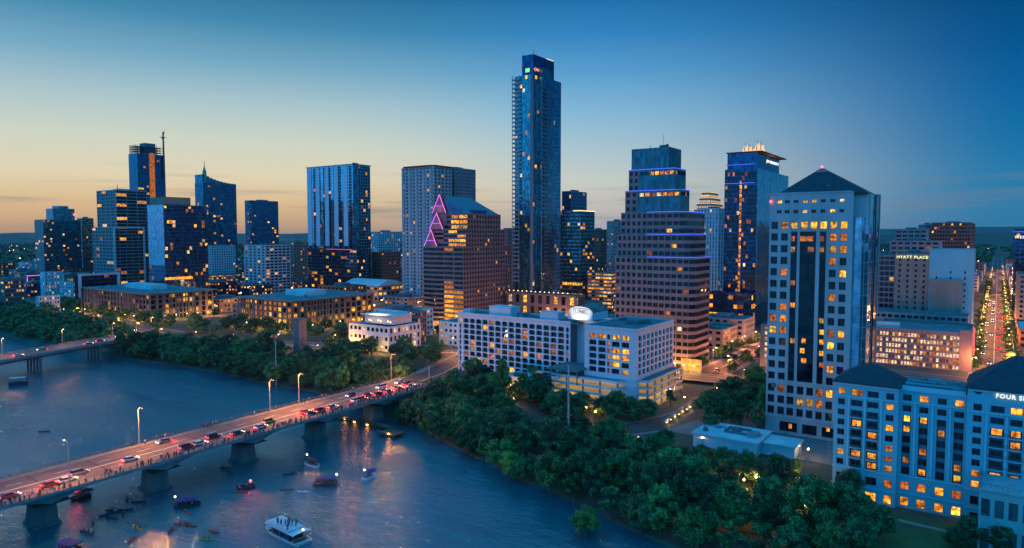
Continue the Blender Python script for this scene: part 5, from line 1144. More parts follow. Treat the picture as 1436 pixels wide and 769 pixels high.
# lit wedding-cake crown building and pale blue block
bq = bl(972, 1000, 1018, 300, 905); qt, _ = T('office_tower', 'far tower whose stepped crown is outlined in warm white lights', bq, (6, .5, .6), (5, .5, .6), 'tan', 'dark', litf=.3, floor=3.8, seed=39, rest=False)
x0, x1, y0, y1, z0, z1 = bq; M['warm_band'] = emit('warm_light_band', (1, .66, .34), 1.0)
for k in range(4):
    i_ = k*2.4+1; zz = z1+k*7.4; q = MB(); q.box(x0+i_, x1-i_, y0+i_, y1-i_, zz, zz+7.2); c_ = q.build('crown_tier', M['tan'], qt)
    q = MB(); q.box(x0+i_-.5, x1-i_+.5, y0+i_-.5, y0+i_-.02, zz+6.2, zz+6.9); q.box(x1-i_+.02, x1-i_+.5, y0+i_, y1-i_, zz+6.2, zz+6.9)
    for s_ in range(9): xx = x0+i_+(x1-x0-2*i_)*(s_+.5)/9; q.box(xx-.35, xx+.35, y0+i_-.3, y0+i_-.02, zz+.5, zz+3.2)
    for s_ in range(9): yy = y0+i_+(y1-y0-2*i_)*(s_+.5)/9; q.box(x1-i_+.02, x1-i_+.3, yy-.5, yy+.5, zz+.5, zz+3.2)
    q.build('crown_light', M['warm_band'], c_)
T('office_tower', 'pale vertically slotted tower between the stepped granite tower and dark blue hotel', bl(978, 1008, 1026, 292, 640), (7, .45, .86), (5, .5, .86), 'stucco_trim', 'blue_glass', litf=.04, floor=3.8, seed=40, plinth=12)
tower('annex_building', 'slim rose building with a column of white lights left of the pyramid-roofed tower', [at_y(1066, 500, 330).x, at_y(1082, 500, 330).x, 330, 352, 9, at_y(1070, 455, 330).z], (1, .3, .6), None, 'granite2', 'dark', litf=1, floor=2.6, seed=43, pal=['lit_d'], rest=False)
# right-hand background
gB = bl(1224, 1362, 1368, 468, 352); gB[3] = gB[2]+46
gg, _ = T('parking_garage', 'pale precast car park with a grid of warm white lit openings', gB, (30, .7, .62), (12, .7, .62), 'granite2', 'concrete_d', litf=(.74, .85), floor=3.3, seed=44, inset=.5, pal=['lit_g', 'lit_g', 'lit_d', 'lit_c'], rest=False, topband=1.5)
x0, x1, y0, y1, z0, z1 = gB; q = MB(); q.box(x1-5, x1+.6, y0-.5, y0+5, 9, z1+1.4); q.build('stair_tower', M['granite2'], gg)
q = MB(); q.box(x0, x0+12, y0+6, y0+12, z1-1, z1+2.2); q.build('roof_house', M['white'], gg)
rgx = x1+.9; q = MB(); q.box(rgx, rgx+.5, y0+7, y0+9.2, 17, 31); q.build('neon_sign', emit('red_sign', (1, .03, .10), 1.5), gg)
by0 = gB[3]+3
hb = [at_y(1228, 352, by0+22).x, gB[1]-1, by0+22, by0+80, 9, at_y(1300, 352, by0+22).z]
h0, h1x = hb[0], at_y(1366, 352, by0+22).x; ym = by0+22; s1_, s2_ = at_y(1256, 352, ym).x, at_y(1304, 352, ym).x
ztp = at_y(1280, 356, ym).z
T('office_block', 'dark glazed block left of the place-named hotel', [h0-6, s1_-.1, ym+1, ym+40, 9, ztp-1], (6, .86, .7), None, 'concrete_d', 'dark2', litf=.05, floor=3.4, seed=45)
hyt, _ = T('hotel', 'tan and brick hotel with an illuminated name sign along its roof edge', [s1_, s2_-.1, ym, ym+40, 9, ztp], (4, .3, .5), None, 'tan', 'dark', litf=.10, floor=3.3, seed=46, dark='dark', topband=2.2)
q = MB(); q.box(s1_-.01, s1_+(s2_-s1_)*.45, ym-.35, ym-.02, 9, at_y(1280, 393, ym).z); 
M['sign_yellow'] = emit('sign_yellow', (.95, 1, .45), 1.2)
lt = text_mesh('HYATT PLACE', 2.4, M['sign_yellow'], 'lettering'); lt.parent = hyt; lt.scale = ((s2_-s1_)*.92/lt.dimensions.x, 1, 1); lt.location = ((s1_+s2_)/2-hyt.location.x, ym-.3-hyt.location.y, at_y(1280, 361, ym).z-9)
r1, _ = T('residential_block', 'blank pale block with a sloping parapet right of the place-named hotel', [s2_, h1x, ym-.5, ym+40, 9, at_y(1330, 350, ym).z], (3, .12, .4), (6, .4, .5), 'stucco', 'dark', litf=.25, floor=3.6, seed=47, dark='dark', topband=12, rest=False)
q = MB(); xx0, xx1 = s2_+1, h1x-1; q.box(xx0, xx1-4, ym-4, ym-.6, 9, at_y(1330, 392, ym).z); r1b = q.build('front_bay', M['tan'], r1)
T('office_block', 'low teal-roofed block between the lit car park and the hotels', [h0-4, h1x-1, by0, by0+18, 9, at_y(1300, 441, by0).z], (16, .7, .5), None, 'concrete', 'dark', litf=.08, floor=4, seed=48, dark=None, rest=False, roofm='roof_green')
T('office_block', 'open-framed concrete block behind the place-named hotel, upper left', bl(1256, 1300, 1303, 322, 640), (5, .8, .55), None, 'concrete', 'dark2', litf=.06, floor=4, seed=49)
T('office_block', 'low concrete slab with square bays right above the hotel sign', bl(1248, 1318, 1322, 338, 560), (7, .7, .5), None, 'concrete', 'dark2', litf=.05, floor=4, seed=50)
T('office_tower', 'broad dark red block against the horizon right of the pyramid-roofed tower', bl(1306, 1362, 1368, 312, 720), (14, .7, .5), (5, .7, .5), 'brick', 'dark2', litf=.08, floor=3.9, seed=52)
T('office_block', 'small dark block on the horizon above the car park', bl(1288, 1312, 1314, 315, 760), (6, .7, .5), None, 'concrete', 'dark2', litf=.04, floor=4, seed=53)
# west-facing building at the right edge
zw = at_D(1420, 322, 520).z; ww = at_D(1414, 322, 520)
wes, _ = T('hotel', 'dark blue hotel at the right edge with blue-lit rim and white name sign', [11.5, 45, 780, 830, 9, at_y(1422, 321, 780).z], (7, .6, .6), None, 'navy_glass', 'dark2', litf=.06, floor=3.5, seed=54, dark='dark', W=(10, .5, .55), topband=4)
lt = text_mesh('WESTIN', 3.4, M['sign_white'], 'lettering'); lt.parent = wes; p = at_y(1423, 333, 779.5); lt.location = (p.x+lt.dimensions.x/2-wes.location.x, 779.5-wes.location.y, p.z-9)
q = MB(); q.tube((11.2, 779.5, p.z+5), (45, 779.5, p.z+5), .3, k=5); q.tube((11.2, 779.5, p.z+5), (11.2, 830, p.z+5), .3, k=5); q.build('edge_light', M['neon_blue'], wes)
T('residential_block', 'mid-rise tan block below the dark blue hotel at the right edge', [12, 50, 610, 665, 9, at_y(1428, 385, 610).z], (8, .4, .5), None, 'tan', 'dark', litf=.12, floor=3.5, seed=55, W=(7, .4, .5))
T('office_block', 'low flat block with a pale roof beside the long lit avenue', [12, 50, 530, 590, 9, 21], (8, .6, .5), None, 'brick', 'dark', litf=.2, floor=4, seed=56, W=(7, .5, .5), roofm='roof_white')

# ------------------------------------------------------------------ low buildings along the river road
# colonnaded civic blocks with deep flat roofs
CIVW = mat('brown_concrete', (.13, .115, .115), .8, .12); M['civ'] = CIVW  # darker brownish concrete for the colonnaded blocks
CIV = []
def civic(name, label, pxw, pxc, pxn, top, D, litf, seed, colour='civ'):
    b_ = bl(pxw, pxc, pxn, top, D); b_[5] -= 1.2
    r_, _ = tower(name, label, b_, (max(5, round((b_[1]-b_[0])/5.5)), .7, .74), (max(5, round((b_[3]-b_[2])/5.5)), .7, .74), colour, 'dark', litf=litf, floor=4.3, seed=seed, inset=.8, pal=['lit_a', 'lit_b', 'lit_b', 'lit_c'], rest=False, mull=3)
    x0, x1, y0, y1, z0, z1 = b_; q = MB(); q.box(x0-2.6, x1+2.6, y0-2.6, y1+2.6, z1+.1, z1+.7); q.build('overhanging_roof', M['roof_grey'], r_)
    q = MB()
    for i in range(int((x1-x0)/6)+1): xx = x0+i*6; q.box(xx-.4, xx+.4, y0-2.0, y0-1.3, z0, z1+.1)
    for i in range(int((y1-y0)/6)+1): yy = y0+i*6; q.box(x1+1.3, x1+2.0, yy-.4, yy+.4, z0, z1+.1)
    q.build('colonnade', M[colour], r_)
    q = MB(); q.box(x0+(x1-x0)*.3, x0+(x1-x0)*.7, y0+(y1-y0)*.35, y0+(y1-y0)*.6, z1+.7, z1+5); q.build('roof_house', M['roof_white'], r_)
    clutter(r_, x0, x1, y0, y1, z1+.7, 12, seed); CIV.append(b_); return r_, b_
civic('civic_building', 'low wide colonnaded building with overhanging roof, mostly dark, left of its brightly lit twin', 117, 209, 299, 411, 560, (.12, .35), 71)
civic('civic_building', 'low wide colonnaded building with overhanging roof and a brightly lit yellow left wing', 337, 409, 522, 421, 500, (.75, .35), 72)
bw_ = bl(489, 545, 590, 452, 412); 
ww_, _ = tower('terraced_building', 'white terraced building with glowing roof terraces beside the red granite tower', [bw_[0], bw_[1], bw_[2], bw_[3], 9, bw_[5]-3.0], (9, .6, .45), (8, .5, .6), 'white', 'dark', litf=.3, floor=4.4, seed=73, pal=['lit_d', 'lit_b'], rest=False)
x0, x1, y0, y1, z0, z1 = bw_; q = MB(); q.box(x0+6, x1-4, y0+8, y1-4, z1-3, z1+2.2); q.box(x0+4, x1-2, y0+6, y1-3, z1+2.2, z1+2.6); q.build('upper_terrace', M['white'], ww_)
for i in range(7):
    q = MB(); xx, yy = x0+6+i*(x1-x0-10)/6, y0+5.5+(i % 2)*2; q.tube((xx, yy, z1-3), (xx, yy, z1-1.2), .06, k=4); q.ball((xx, yy, z1-1), .4, m=1, k=6, h=4); q.build('terrace_lamp', [M['steel'], M['bulb']], ww_)
lamp('AREA', ((x0+x1)/2, y0+6, z1+4), 2500, (1, .72, .42), ww_, 12)
tower('office_block', 'low dark block with lit stair column right of the white terraced building', bl(573, 590, 598, 437, 448), (4, .5, .6), (3, .5, .6), 'granite', 'dark', litf=.4, floor=3.8, seed=74, pal=['lit_b', 'lit_a'])
# brown brick column tower
p = at_z(421, 492, 9); mt = thing('brick_tower', 'slim square brick tower standing among trees by the river road', 'tower', (p.x, p.y, 9)); zt_ = at_D(421, 448, (p.x*Fv.x+p.y*Fv.y)).z
q = MB(); q.box(p.x-2.8, p.x+2.8, p.y-2.8, p.y+2.8, 9, zt_); q.box(p.x-3.1, p.x+3.1, p.y-3.1, p.y+3.1, zt_, zt_+.7)
q.build('shaft', mat('mauve_brick', (.26, .17, .16), .85, .2, .6), mt); q = MB()
for k in range(4):
    zz = 12+k*(zt_-14)/4; q.box(p.x-.8, p.x+.8, p.y-2.86, p.y-2.79, zz, zz+2.2); q.box(p.x+2.79, p.x+2.86, p.y-.8, p.y+.8, zz, zz+2.2)
q.build('louvre', M['steel'], mt)
# low pale-roofed pavilion in front of the pyramid-roofed tower
yq = 234.0; a0, a1 = at_y(972, 620, yq).x, at_y(1078, 640, yq).x
pvn = thing('pavilion', 'low single-storey pavilion with a pale blue-white flat roof, roof well and lit entrance', 'building', ((a0+a1)/2, 242, 5)); zr = 9.6
q = MB(); q.box(a0, a1-4, yq, yq+17, 4.9, zr); q.box(a1-4, a1+7, yq+5, yq+15, 4.9, zr-.8); q.box(a0+1, a1-3.4, yq-.35, yq-.01, zr-.6, zr+.25); q.build('wall', M['stucco_trim'], pvn)
q = MB(); q.box(a0-.6, a1-3.4, yq-.6, yq+17.6, zr+.02, zr+.4); q.box(a1-3.35, a1+7.6, yq+4.4, yq+15.6, zr-.7, zr-.35); rfp = q.build('roof', M['roof_white'], pvn)
q = MB()
for u in ((a0+9, a0+17, yq+6, yq+6.4), (a0+9, a0+17, yq+12, yq+12.4), (a0+9, a0+9.4, yq+6.4, yq+12), (a0+16.6, a0+17, yq+6.4, yq+12)): q.box(u[0], u[1], u[2], u[3], zr+.4, zr+1.2)
q.box(a0+11, a0+14, yq+8, yq+10.5, zr+.4, zr+1.9); q.build('roof_well', M['concrete_d'], rfp); clutter(rfp, a0+18, a1-5, yq+1, yq+15, zr+.4, 6, 3); clutter(rfp, a0, a0+9, yq+1, yq+15, zr+.4, 4, 4)
# glowing ramp wall by the drive
q = MB(); p0, p1 = at_z(929, 598, 5.2), at_z(978, 566, 5.2); d_ = (p1-p0).normalized(); n_ = Vector((-d_.y, d_.x, 0))*.5
lw_ = thing('ramp_wall', 'low curved ramp wall washed by a line of yellow light beside the drive', 'wall', tuple(p0))
for s_, e_ in ((0, .72), (.72, 1)): 
    A_, B_ = p0+(p1-p0)*s_, p0+(p1-p0)*e_
    if s_: B_ = B_-n_*3
    q.quad(A_-n_, B_-n_, B_-n_+Vector((0, 0, 2.1)), A_-n_+Vector((0, 0, 2.1))); q.quad(A_+n_, B_+n_, B_+n_+Vector((0, 0, 2.1)), A_+n_+Vector((0, 0, 2.1))); q.quad(A_-n_+Vector((0, 0, 2.1)), B_-n_+Vector((0, 0, 2.1)), B_+n_+Vector((0, 0, 2.1)), A_+n_+Vector((0, 0, 2.1)))
q.quad(p0-n_, p0+n_, p0+n_+Vector((0, 0, 2.1)), p0-n_+Vector((0, 0, 2.1))); q.build('wall', M['sidewalk'], lw_)
for k in range(9):
    c_ = p0+(p1-p0)*((k+.5)/9)-n_*1.25; q = MB(); q.box(c_.x-.5, c_.x+.5, c_.y-.06, c_.y+.06, 5.3+.9, 5.3+1.15); q.build('light_fitting', M['bulb'], lw_)
for k in range(5): c_ = p0+(p1-p0)*((k+.5)/5)-n_*2.6; lamp('POINT', (c_.x, c_.y, 6.6), 160, (1, .75, .3), lw_, .2)
# far left low blocks
pu, _ = T('lit_block', 'small block framed in violet light at the far left', bl(33, 38, 56, 387, 820), (3, .7, .5), (6, .8, .6), 'granite2', 'dark', litf=.2, floor=3.6, seed=91, rest=False, pal=['lit_c'])
x0, x1, y0, y1, z0, z1 = bl(33, 38, 56, 387, 820); q = MB(); q.tube((x1+.5, y0, z1), (x1+.5, y1, z1), .35, k=5); q.tube((x1+.5, y0, z0+3), (x1+.5, y0, z1), .35, k=5); q.tube((x1+.5, y0, z0+6), (x1+.5, y1, z0+6), .45, k=5); q.build('edge_light', M['neon_violet'], pu)
T('office_block', 'pale blue blank-sided block with an amber stair column at the far left', bl(56, 62, 88, 382, 760), (2, .3, .5), (6, .3, .6), 'stucco_trim', 'dark', litf=.5, floor=3.4, seed=92, rest=False, pal=['lit_a', 'lit_c'])
T('office_block', 'grey block with a pale sloped roof corner cut by the left edge', bl(-18, 6, 34, 394, 640), (4, .6, .5), (7, .6, .5), 'civ', 'dark', litf=.3, floor=3.8, seed=93)
hl_, _ = T('hall', 'low pale hall with a long flat roof and two bright lamps at the far left', bl(50, 54, 84, 416, 600), (3, .5, .5), (8, .5, .5), 'white', 'dark', litf=.25, floor=4.5, seed=94, rest=False)
# ------------------------------------------------------------------ further low buildings: small solid kinds, copied
rng = random.Random(77)
OCC = []
for o in list(COL.objects):
    if o.parent is None and o.get('category') and o.type == 'EMPTY' and o['category'] != 'bridge':
        mn = [1e9]*2; mxx = [-1e9]*2
        for ch in o.children:
            if ch.type == 'MESH' and ch.name.split('.')[0] not in ('window', 'balcony'):
                for v in ch.bound_box:
                    for k in (0, 1): w_ = v[k]+ch.location[k]+o.location[k]; mn[k] = min(mn[k], w_); mxx[k] = max(mxx[k], w_)
        OCC.append((mn[0]-4, mxx[0]+4, mn[1]-4, mxx[1]+4))
ROADX = [(0, 14), (-118, 12), (-252, 17), (-400, 11), (-545, 11), (-640, 11)]; ROADY = [(398, 11), (492, 11), (590, 11), (690, 11), (800, 11), (980, 11)]
def free(x0, x1, y0, y1):
    for a, b_, c_, d_ in OCC:
        if x0 < b_ and x1 > a and y0 < d_ and y1 > c_: return False
    for rx, hw_ in ROADX:
        if x0 < rx+hw_ and x1 > rx-hw_: return False
    for ry, hw_ in ROADY:
        if y0 < ry+hw_ and y1 > ry-hw_: return False
    return True
protos = []
LOWN = ['tan stucco', 'white-walled', 'brown brick', 'grey concrete', 'rose-coloured', 'dark glass-fronted', 'pale blue-grey']
for k, (wm_, gm_) in enumerate((('tan', 'dark'), ('white', 'dark'), ('brick', 'dark'), ('concrete', 'dark2'), ('granite2', 'dark'), ('navy_glass', 'dark2'), ('stucco_trim', 'dark'))):
    w_, l_, h_ = rng.uniform(22, 34), rng.uniform(24, 38), rng.choice([9, 12, 15, 19, 24])
    r_, _ = tower('low_rise_building', 'x', [-w_/2, w_/2, -l_/2, l_/2, 0, h_], (6, .55, .5), (8, .55, .5), wm_, gm_, litf=.34, floor=3.8, seed=80+k, inset=.4, cap=24, roofm=rng.choice(['roof_grey', 'roof_white', 'roof_grey']), pal=['lit_a', 'lit_b', 'lit_c', 'lit_c', 'lit_d'])
    protos.append((r_, w_, l_, h_, k)); r_.location = (0, 0, -500)
placed = 0; used = set()
cand = []
for _ in range(2600):
    px = rng.uniform(-40, 1480); D = 430*(1+rng.random()**1.6*4.6)
    cand.append((D, px))
cand.sort()
for D, px in cand:
    if placed >= 235: break
    r_, w_, l_, h_, k = rng.choice(protos)
    p = at_D(px, 400, D); x, y = p.x, p.y
    if (y < 350 and x > -600) or (x <= -600 and y < 300+max(0, -x-900)*.08+26) or (x < -250 and x > -600 and y < 300+(-x-250)*.05+30) or not free(x-w_/2, x+w_/2, y-l_/2, y+l_/2): continue
    if 120 < px < 560 and D < 520: continue
    OCC.append((x-w_/2-6, x+w_/2+6, y-l_/2-6, y+l_/2+6))
    c = copy_tree(r_) if k in used else r_
    used.add(k); c.location = (x, y, 9); placed += 1
    far = 'beside the downtown streets' if D < 900 else ('among the farther blocks' if D < 1500 else 'near the horizon')
    tag(c, f'low {LOWN[k]} flat-roofed building {far}', 'building', f'low {LOWN[k]} buildings {far}')

for k_, (xx, yy) in enumerate([(28, y) for y in range(870, 1700, 62)]+[(-30, y) for y in range(1010, 1700, 66)]+[(62, y) for y in range(640, 1300, 70)]):
    r_, w_, l_, h_, k = protos[(k_*3+1) % len(protos)]
    if r_.location.z < -100 or xx > 60 and not free(xx-14, xx+14, yy-16, yy+16): continue
    c = copy_tree(r_); c.location = (xx+(w_/2-15 if xx > 0 else -w_/2+12), yy, 9+(k_ % 3)*1.0-1); tag(c, f'low {LOWN[k]} building lining the far part of the long avenue', 'building', f'low {LOWN[k]} buildings along the avenue')
for r_, *_x in protos:
    if r_.location.z < -100:
        for ch in list(r_.children_recursive): bpy.data.objects.remove(ch)
        bpy.data.objects.remove(r_)

# ------------------------------------------------------------------ trees
def leafmat(name, c1, c2, c3):
    m = bpy.data.materials.new(name); m.use_nodes = True; t = m.node_tree; b = t.nodes['Principled BSDF']
    b.inputs['Roughness'].default_value = .55; b.inputs['Specular IOR Level'].default_value = .35
    tcn = t.nodes.new('ShaderNodeTexCoord'); oi = t.nodes.new('ShaderNodeObjectInfo')
    n = t.nodes.new('ShaderNodeTexNoise'); n.inputs['Scale'].default_value = .55; n.inputs['Detail'].default_value = 5; n.noise_dimensions = '4D'
    t.links.new(tcn.outputs['Object'], n.inputs['Vector']); mu = t.nodes.new('ShaderNodeMath'); mu.operation = 'MULTIPLY'; mu.inputs[1].default_value = 30
    t.links.new(oi.outputs['Random'], mu.inputs[0]); t.links.new(mu.outputs[0], n.inputs['W'])
    o = node_ramp(t, n.outputs[0], [(.32, c1+(1,)), (.5, c2+(1,)), (.68, c3+(1,))])
    hs = t.nodes.new('ShaderNodeHueSaturation'); mr = t.nodes.new('ShaderNodeMapRange'); mr.inputs[3].default_value = .7; mr.inputs[4].default_value = 1.9
    t.links.new(oi.outputs['Random'], mr.inputs[0]); t.links.new(mr.outputs[0], hs.inputs['Value']); t.links.new(o, hs.inputs['Color']); t.links.new(hs.outputs[0], b.inputs['Base Color'])
    return m
LEAF = [leafmat('deep_green_leaves', (.008, .022, .010), (.028, .075, .025), (.075, .15, .04)),
        leafmat('mid_green_leaves', (.015, .035, .012), (.05, .12, .03), (.13, .23, .055)),
        leafmat('yellow_green_leaves', (.06, .10, .02), (.12, .21, .035), (.19, .30, .05))]
def crown_mesh(seed, R, H, nclump, per, leaf, droop=0.0):
    r = random.Random(seed); v = []; f = []
    cl = []
    for _ in range(nclump):
        for _t in range(20):
            a = r.uniform(0, 2*pi); u = r.uniform(-.75, 1); rad = sqrt(max(0, 1-u*u))*(r.uniform(.45, 1.0))
            lob = 1+.22*sin(a*2+seed)+.14*sin(a*3+seed*2.1)
            c = Vector((cos(a)*rad*R*lob, sin(a)*rad*R*lob, H*.5+u*H*.46))
            if all((c-o[0]).length > R*.22 for o in cl): break
        cl.append((c, R*r.uniform(.26, .42)))
    for c, cr_ in cl:
        flat_ = r.uniform(.55, .85)
        for _ in range(per):
            d = Vector((r.gauss(0, 1), r.gauss(0, 1), r.gauss(0, 1)+.25)).normalized(); rr = cr_*(r.random()**.35)*r.uniform(.8, 1.18)
            p = c+Vector((d.x*rr, d.y*rr, d.z*rr*flat_-droop*r.random()*cr_))
            n = (d+Vector((r.gauss(0, .5), r.gauss(0, .5), r.gauss(.25, .4)))).normalized(); t1 = n.orthogonal().normalized(); t1.rotate(Matrix.Rotation(r.uniform(0, 6.28), 3, n)); t2 = n.cross(t1)
            s = leaf*r.uniform(.55, 1.35); k = len(v)
            v += [tuple(p-t1*s*.5), tuple(p+t2*s*.32), tuple(p+t1*s*.5), tuple(p-t2*s*.32)]; f.append((k, k+1, k+2, k+3))
    me = bpy.data.meshes.new('crown'); me.from_pydata(v, [], f); me.update(); return me
def trunk_mesh(seed, H, R):
    r = random.Random(seed); q = MB(); q.tube((0, 0, -1.5), (0, 0, H*.32), .38, .28, k=7)
    for i in range(6):
        a = 2*pi*i/6+r.uniform(-.4, .4); e = Vector((cos(a)*R*.55, sin(a)*R*.55, H*r.uniform(.55, .8))); m_ = Vector((cos(a)*R*.2, sin(a)*R*.2, H*.45))
        q.tube((0, 0, H*.28), m_, .2, .13, k=5); q.tube(m_, e, .13, .04, k=4)
    return q.mesh('trunk', M['bark'])
rng = random.Random(101)
VAR = []
for k in range(5):
    R_ = 4.6+.35*(k % 4); H_ = (7.6, 8.4, 9.6, 8.0, 10.5, 7.2, 9.0)[k]
    hi = crown_mesh(200+k, R_, H_, 34, 210, .62, .5 if k == 4 else .12); VAR.append((hi, trunk_mesh(300+k, H_*1.2, R_), R_, H_))
LOV = []
for k, (R_, H_, nc, pr_, dr_) in enumerate(((3.3, 12.5, 26, 200, .9), (6.0, 9.0, 40, 190, .3), (3.8, 11.0, 22, 170, .2))):
    VAR.append((crown_mesh(260+k, R_, H_, nc, pr_, .62, dr_), trunk_mesh(360+k, H_*1.2, R_), R_, H_))
for k in range(4):
    R_ = 4.6+.3*k; H_ = (7.6, 8.4, 9.2, 7.0)[k]; LOV.append((crown_mesh(400+k, R_, H_, 22, 110, .95), trunk_mesh(410+k, H_*1.2, R_), R_, H_))
CM = {}
def crownm(me, li):
    if (me.name, li) not in CM:
        c = me.copy(); c.materials.clear(); c.materials.append(LEAF[li]); CM[(me.name, li)] = c
    return CM[(me.name, li)]
TREES = []
GL = [(660, 572, 5), (652, 590, 5), (690, 555, 5), (716, 560, 5), (640, 548, 5), (720, 575, 5), (835, 590, 5), (822, 584, 5), (895, 628, 5), (1043, 690, 4.5), (1060, 688, 4.5), (1110, 712, 4.5), (1122, 705, 4.5), (1128, 725, 4.5), (1115, 735, 4.5), (1045, 712, 4.5), (1000, 700, 4.5), (1122, 690, 4.5), (985, 628, 5), (1000, 622, 5), (1133, 645, 5), (1120, 640, 5), (1005, 545, 9), (940, 545, 9), (960, 556, 9), (905, 560, 5)]
GLP = [at_z(*q_) for q_ in GL]
MASSZ = ('on the far bank upstream', 'lining a lit downtown street')
MASS = {0: [[], []], 1: [[], []]}
def mass_tree(x, y, s):
    me, tr, R_, H_ = rng.choice(LOV); li = rng.choice((0, 0, 1)); V_, F_ = MASS[li]; a = rng.uniform(0, 6.28); ca, sa = cos(a)*s, sin(a)*s; k = len(V_); z = max(g(x, y), .2)+H_*.15*s; sz = s*rng.uniform(.85, 1.2)
    V_ += [(x+v.co.x*ca-v.co.y*sa, y+v.co.x*sa+v.co.y*ca, z+v.co.z*sz) for v in me.vertices]; F_ += [tuple(k+i for i in p.vertices) for p in me.polygons]
    TREES.append((x, y, s*R_))
def tree(x, y, s, li=0, far=False, zone='', z=None, tall=1.0):
    if zone in MASSZ: return mass_tree(x, y, s)
    me, tr, R_, H_ = rng.choice(LOV if far else VAR)
    size = 'small' if s < .72 else 'medium-sized' if s < .9 else 'broad' if s < 1.08 else 'very large'
    if 'woods' in zone or 'belt' in zone or 'overhanging' in zone or 'upstream' in zone:
        if 'near bank' in zone or 'east of' in zone:
            q_ = project((x, y, 8))[0]; nm_ = 'beside the bridge landing' if q_ < 650 else 'left of the tall mast' if q_ < 760 else 'around the tall mast' if q_ < 860 else 'below the drive' if q_ < 960 else 'below the pale pavilion' if q_ < 1080 else 'below the teal hotel'; zone = ('in the riverside fringe ' if 'east of' in zone else 'in the woods ')+nm_
        d_ = y-shore(x); zone0 = zone; zone = zone+(' at the waterline' if d_ < 8 else ', mid-bank' if d_ < 22 else ', set back')
    z = g(x, y) if z is None else z; tone = ('dark green', 'mid green', 'bright yellow-green')[li]
    o = thing('broadleaf_tree', f'{size} {tone} tree {zone}', 'tree', (x, y, max(z, .2)), f'trees {zone}', rng.uniform(0, 6.28))
    put('trunk', tr, o, (0, 0, 0), 0, (s, s, s)); put('crown', crownm(me, li), o, (0, 0, H_*.22*s), 0, (s*rng.uniform(.9, 1.12), s*rng.uniform(.9, 1.12), s*tall*rng.uniform(.8, 1.3)))
    TREES.append((x, y, s*R_)); return o
def segd(x, y, pts):
    m_ = 1e9
    for a, b_ in zip(pts, pts[1:]):
        dx, dy = b_[0]-a[0], b_[1]-a[1]; t_ = max(0, min(1, ((x-a[0])*dx+(y-a[1])*dy)/(dx*dx+dy*dy))); m_ = min(m_, hypot(x-a[0]-dx*t_, y-a[1]-dy*t_))
    return m_
def okspot(x, y, gap, road=9):
    if segd(x, y, CHAVEZ) < road+4 or segd(x, y, CONGRESS) < road+5 or segd(x, y, DRIVE) < road+.5: return False
    if -236 < x < -203 and y < 236: return False
    if y < 300 and abs(x-(b2x(min(y, 262))-11)) < 14: return False
    for a, b_, c_, d_ in OCC:
        if a+1 < x < b_-1 and c_+1 < y < d_-1: return False
    if any(hypot(x-q_.x-2, y-q_.y+3) < 5.5 for q_ in GLP): return False
    for tx, ty, tr in TREES:
        if hypot(x-tx, y-ty) < gap: return False
    return True
def scatter(n, fx, fy, gap, smin, smax, zone, far=False, tones=(0, 0, 1), road=9, tries=60, ex=None):
    k = 0; t_ = 0
    while k < n and t_ < n*tries:
        t_ += 1; x = rng.uniform(*fx); y = rng.uniform(*fy) if not callable(fy) else fy(x)
        if ex and ex(x, y): continue
        if not okspot(x, y, gap, road): continue
        tree(x, y, rng.uniform(smin, smax), rng.choice(tones), far, zone); k += 1
    return k
clear = lambda x, y: (-158 < x < -128 and 213 < y < 232) or (-195 < x < -172 and 224 < y < 246) or (-102 < x < -40 and y > 203)
scatter(26, (-198, -30), lambda x: shore(x)+rng.uniform(1.5, 7), 5.4, .62, .95, 'overhanging the water east of the bridge', tones=(0, 1, 1, 0), ex=clear)
scatter(60, (-195, -22), lambda x: shore(x)+rng.uniform(6, 36), 6.2, .8, 1.15, 'in the near bank woods', ex=clear)
scatter(12, (-70, -30), (172, 199), 6.6, 1.0, 1.3, 'in the grove below the pyramid-roofed tower', ex=lambda x, y: x > -28)
scatter(26, (-100, -44), (200, 218), 4.4, .48, .64, 'beside the pale flat-roofed pavilion')
scatter(24, (-203, -160), (232, 263), 5.2, .75, 1.05, 'below the long hotel facade')
scatter(24, (-160, -112), (230, 259), 5, .6, .85, 'in front of the hotel car decks', road=7)
scatter(12, (-203, -188), (207, 236), 4.6, .7, 1.0, 'crowding the end of the bridge')
scatter(7, (-96, -72), (262, 318), 6.5, .85, 1.15, 'between the drive and the pyramid-roofed tower', road=7)
for px, py, s in ((1012, 585, 1.15), (1030, 560, 1.1), (995, 600, .9), (1048, 575, 1.0), (1000, 575, 1.0), (940, 560, .6), (1062, 600, .8)):
    p = at_z(px, py+12, 5); tree(p.x, p.y, s, 0, False, 'between the drive and the pyramid-roofed tower')
p = at_z(822, 735, 3); tree(p.x, p.y, .75, 2, False, 'leaning over the river, much paler than its neighbours')
p = at_z(715, 655, 4); tree(p.x, p.y, .7, 2, False, 'halfway along the wooded belt')
for px, py, s in ((1400, 775, .8), (1345, 772, .5), (1360, 765, .6), (1190, 704, .7), (1150, 722, .8), (1110, 712, .6), (1080, 745, 1.1)):
    p = at_z(px, py, 4.6); tree(p.x, p.y, s, 0, False, 'at the edge of the hotel lawn')
scatter(112, (-480, -236), lambda x: shore(x)+rng.uniform(1.5, 30), 5.4, .75, 1.12, 'in the wooded belt beyond the bridge', far=False, ex=lambda x, y: x > -232)
scatter(46, (-470, -236), (246, 312), 6.2, .65, 1.05, 'in the park beyond the bridge', far=True)
scatter(190, (-900, -470), lambda x: shore(x)+rng.uniform(3, 75), 5.5, .8, 1.3, 'on the far bank upstream', far=True, tones=(0, 0, 0, 1))
ROADPTS = [(x, y) for x in (-9, 9) for y in range(430, 1250, 17)]+[(-118+sx, y) for sx in (-8.5, 8.5) for y in range(352, 520, 15)]+[(-240, y) for y in range(330, 420, 14)]
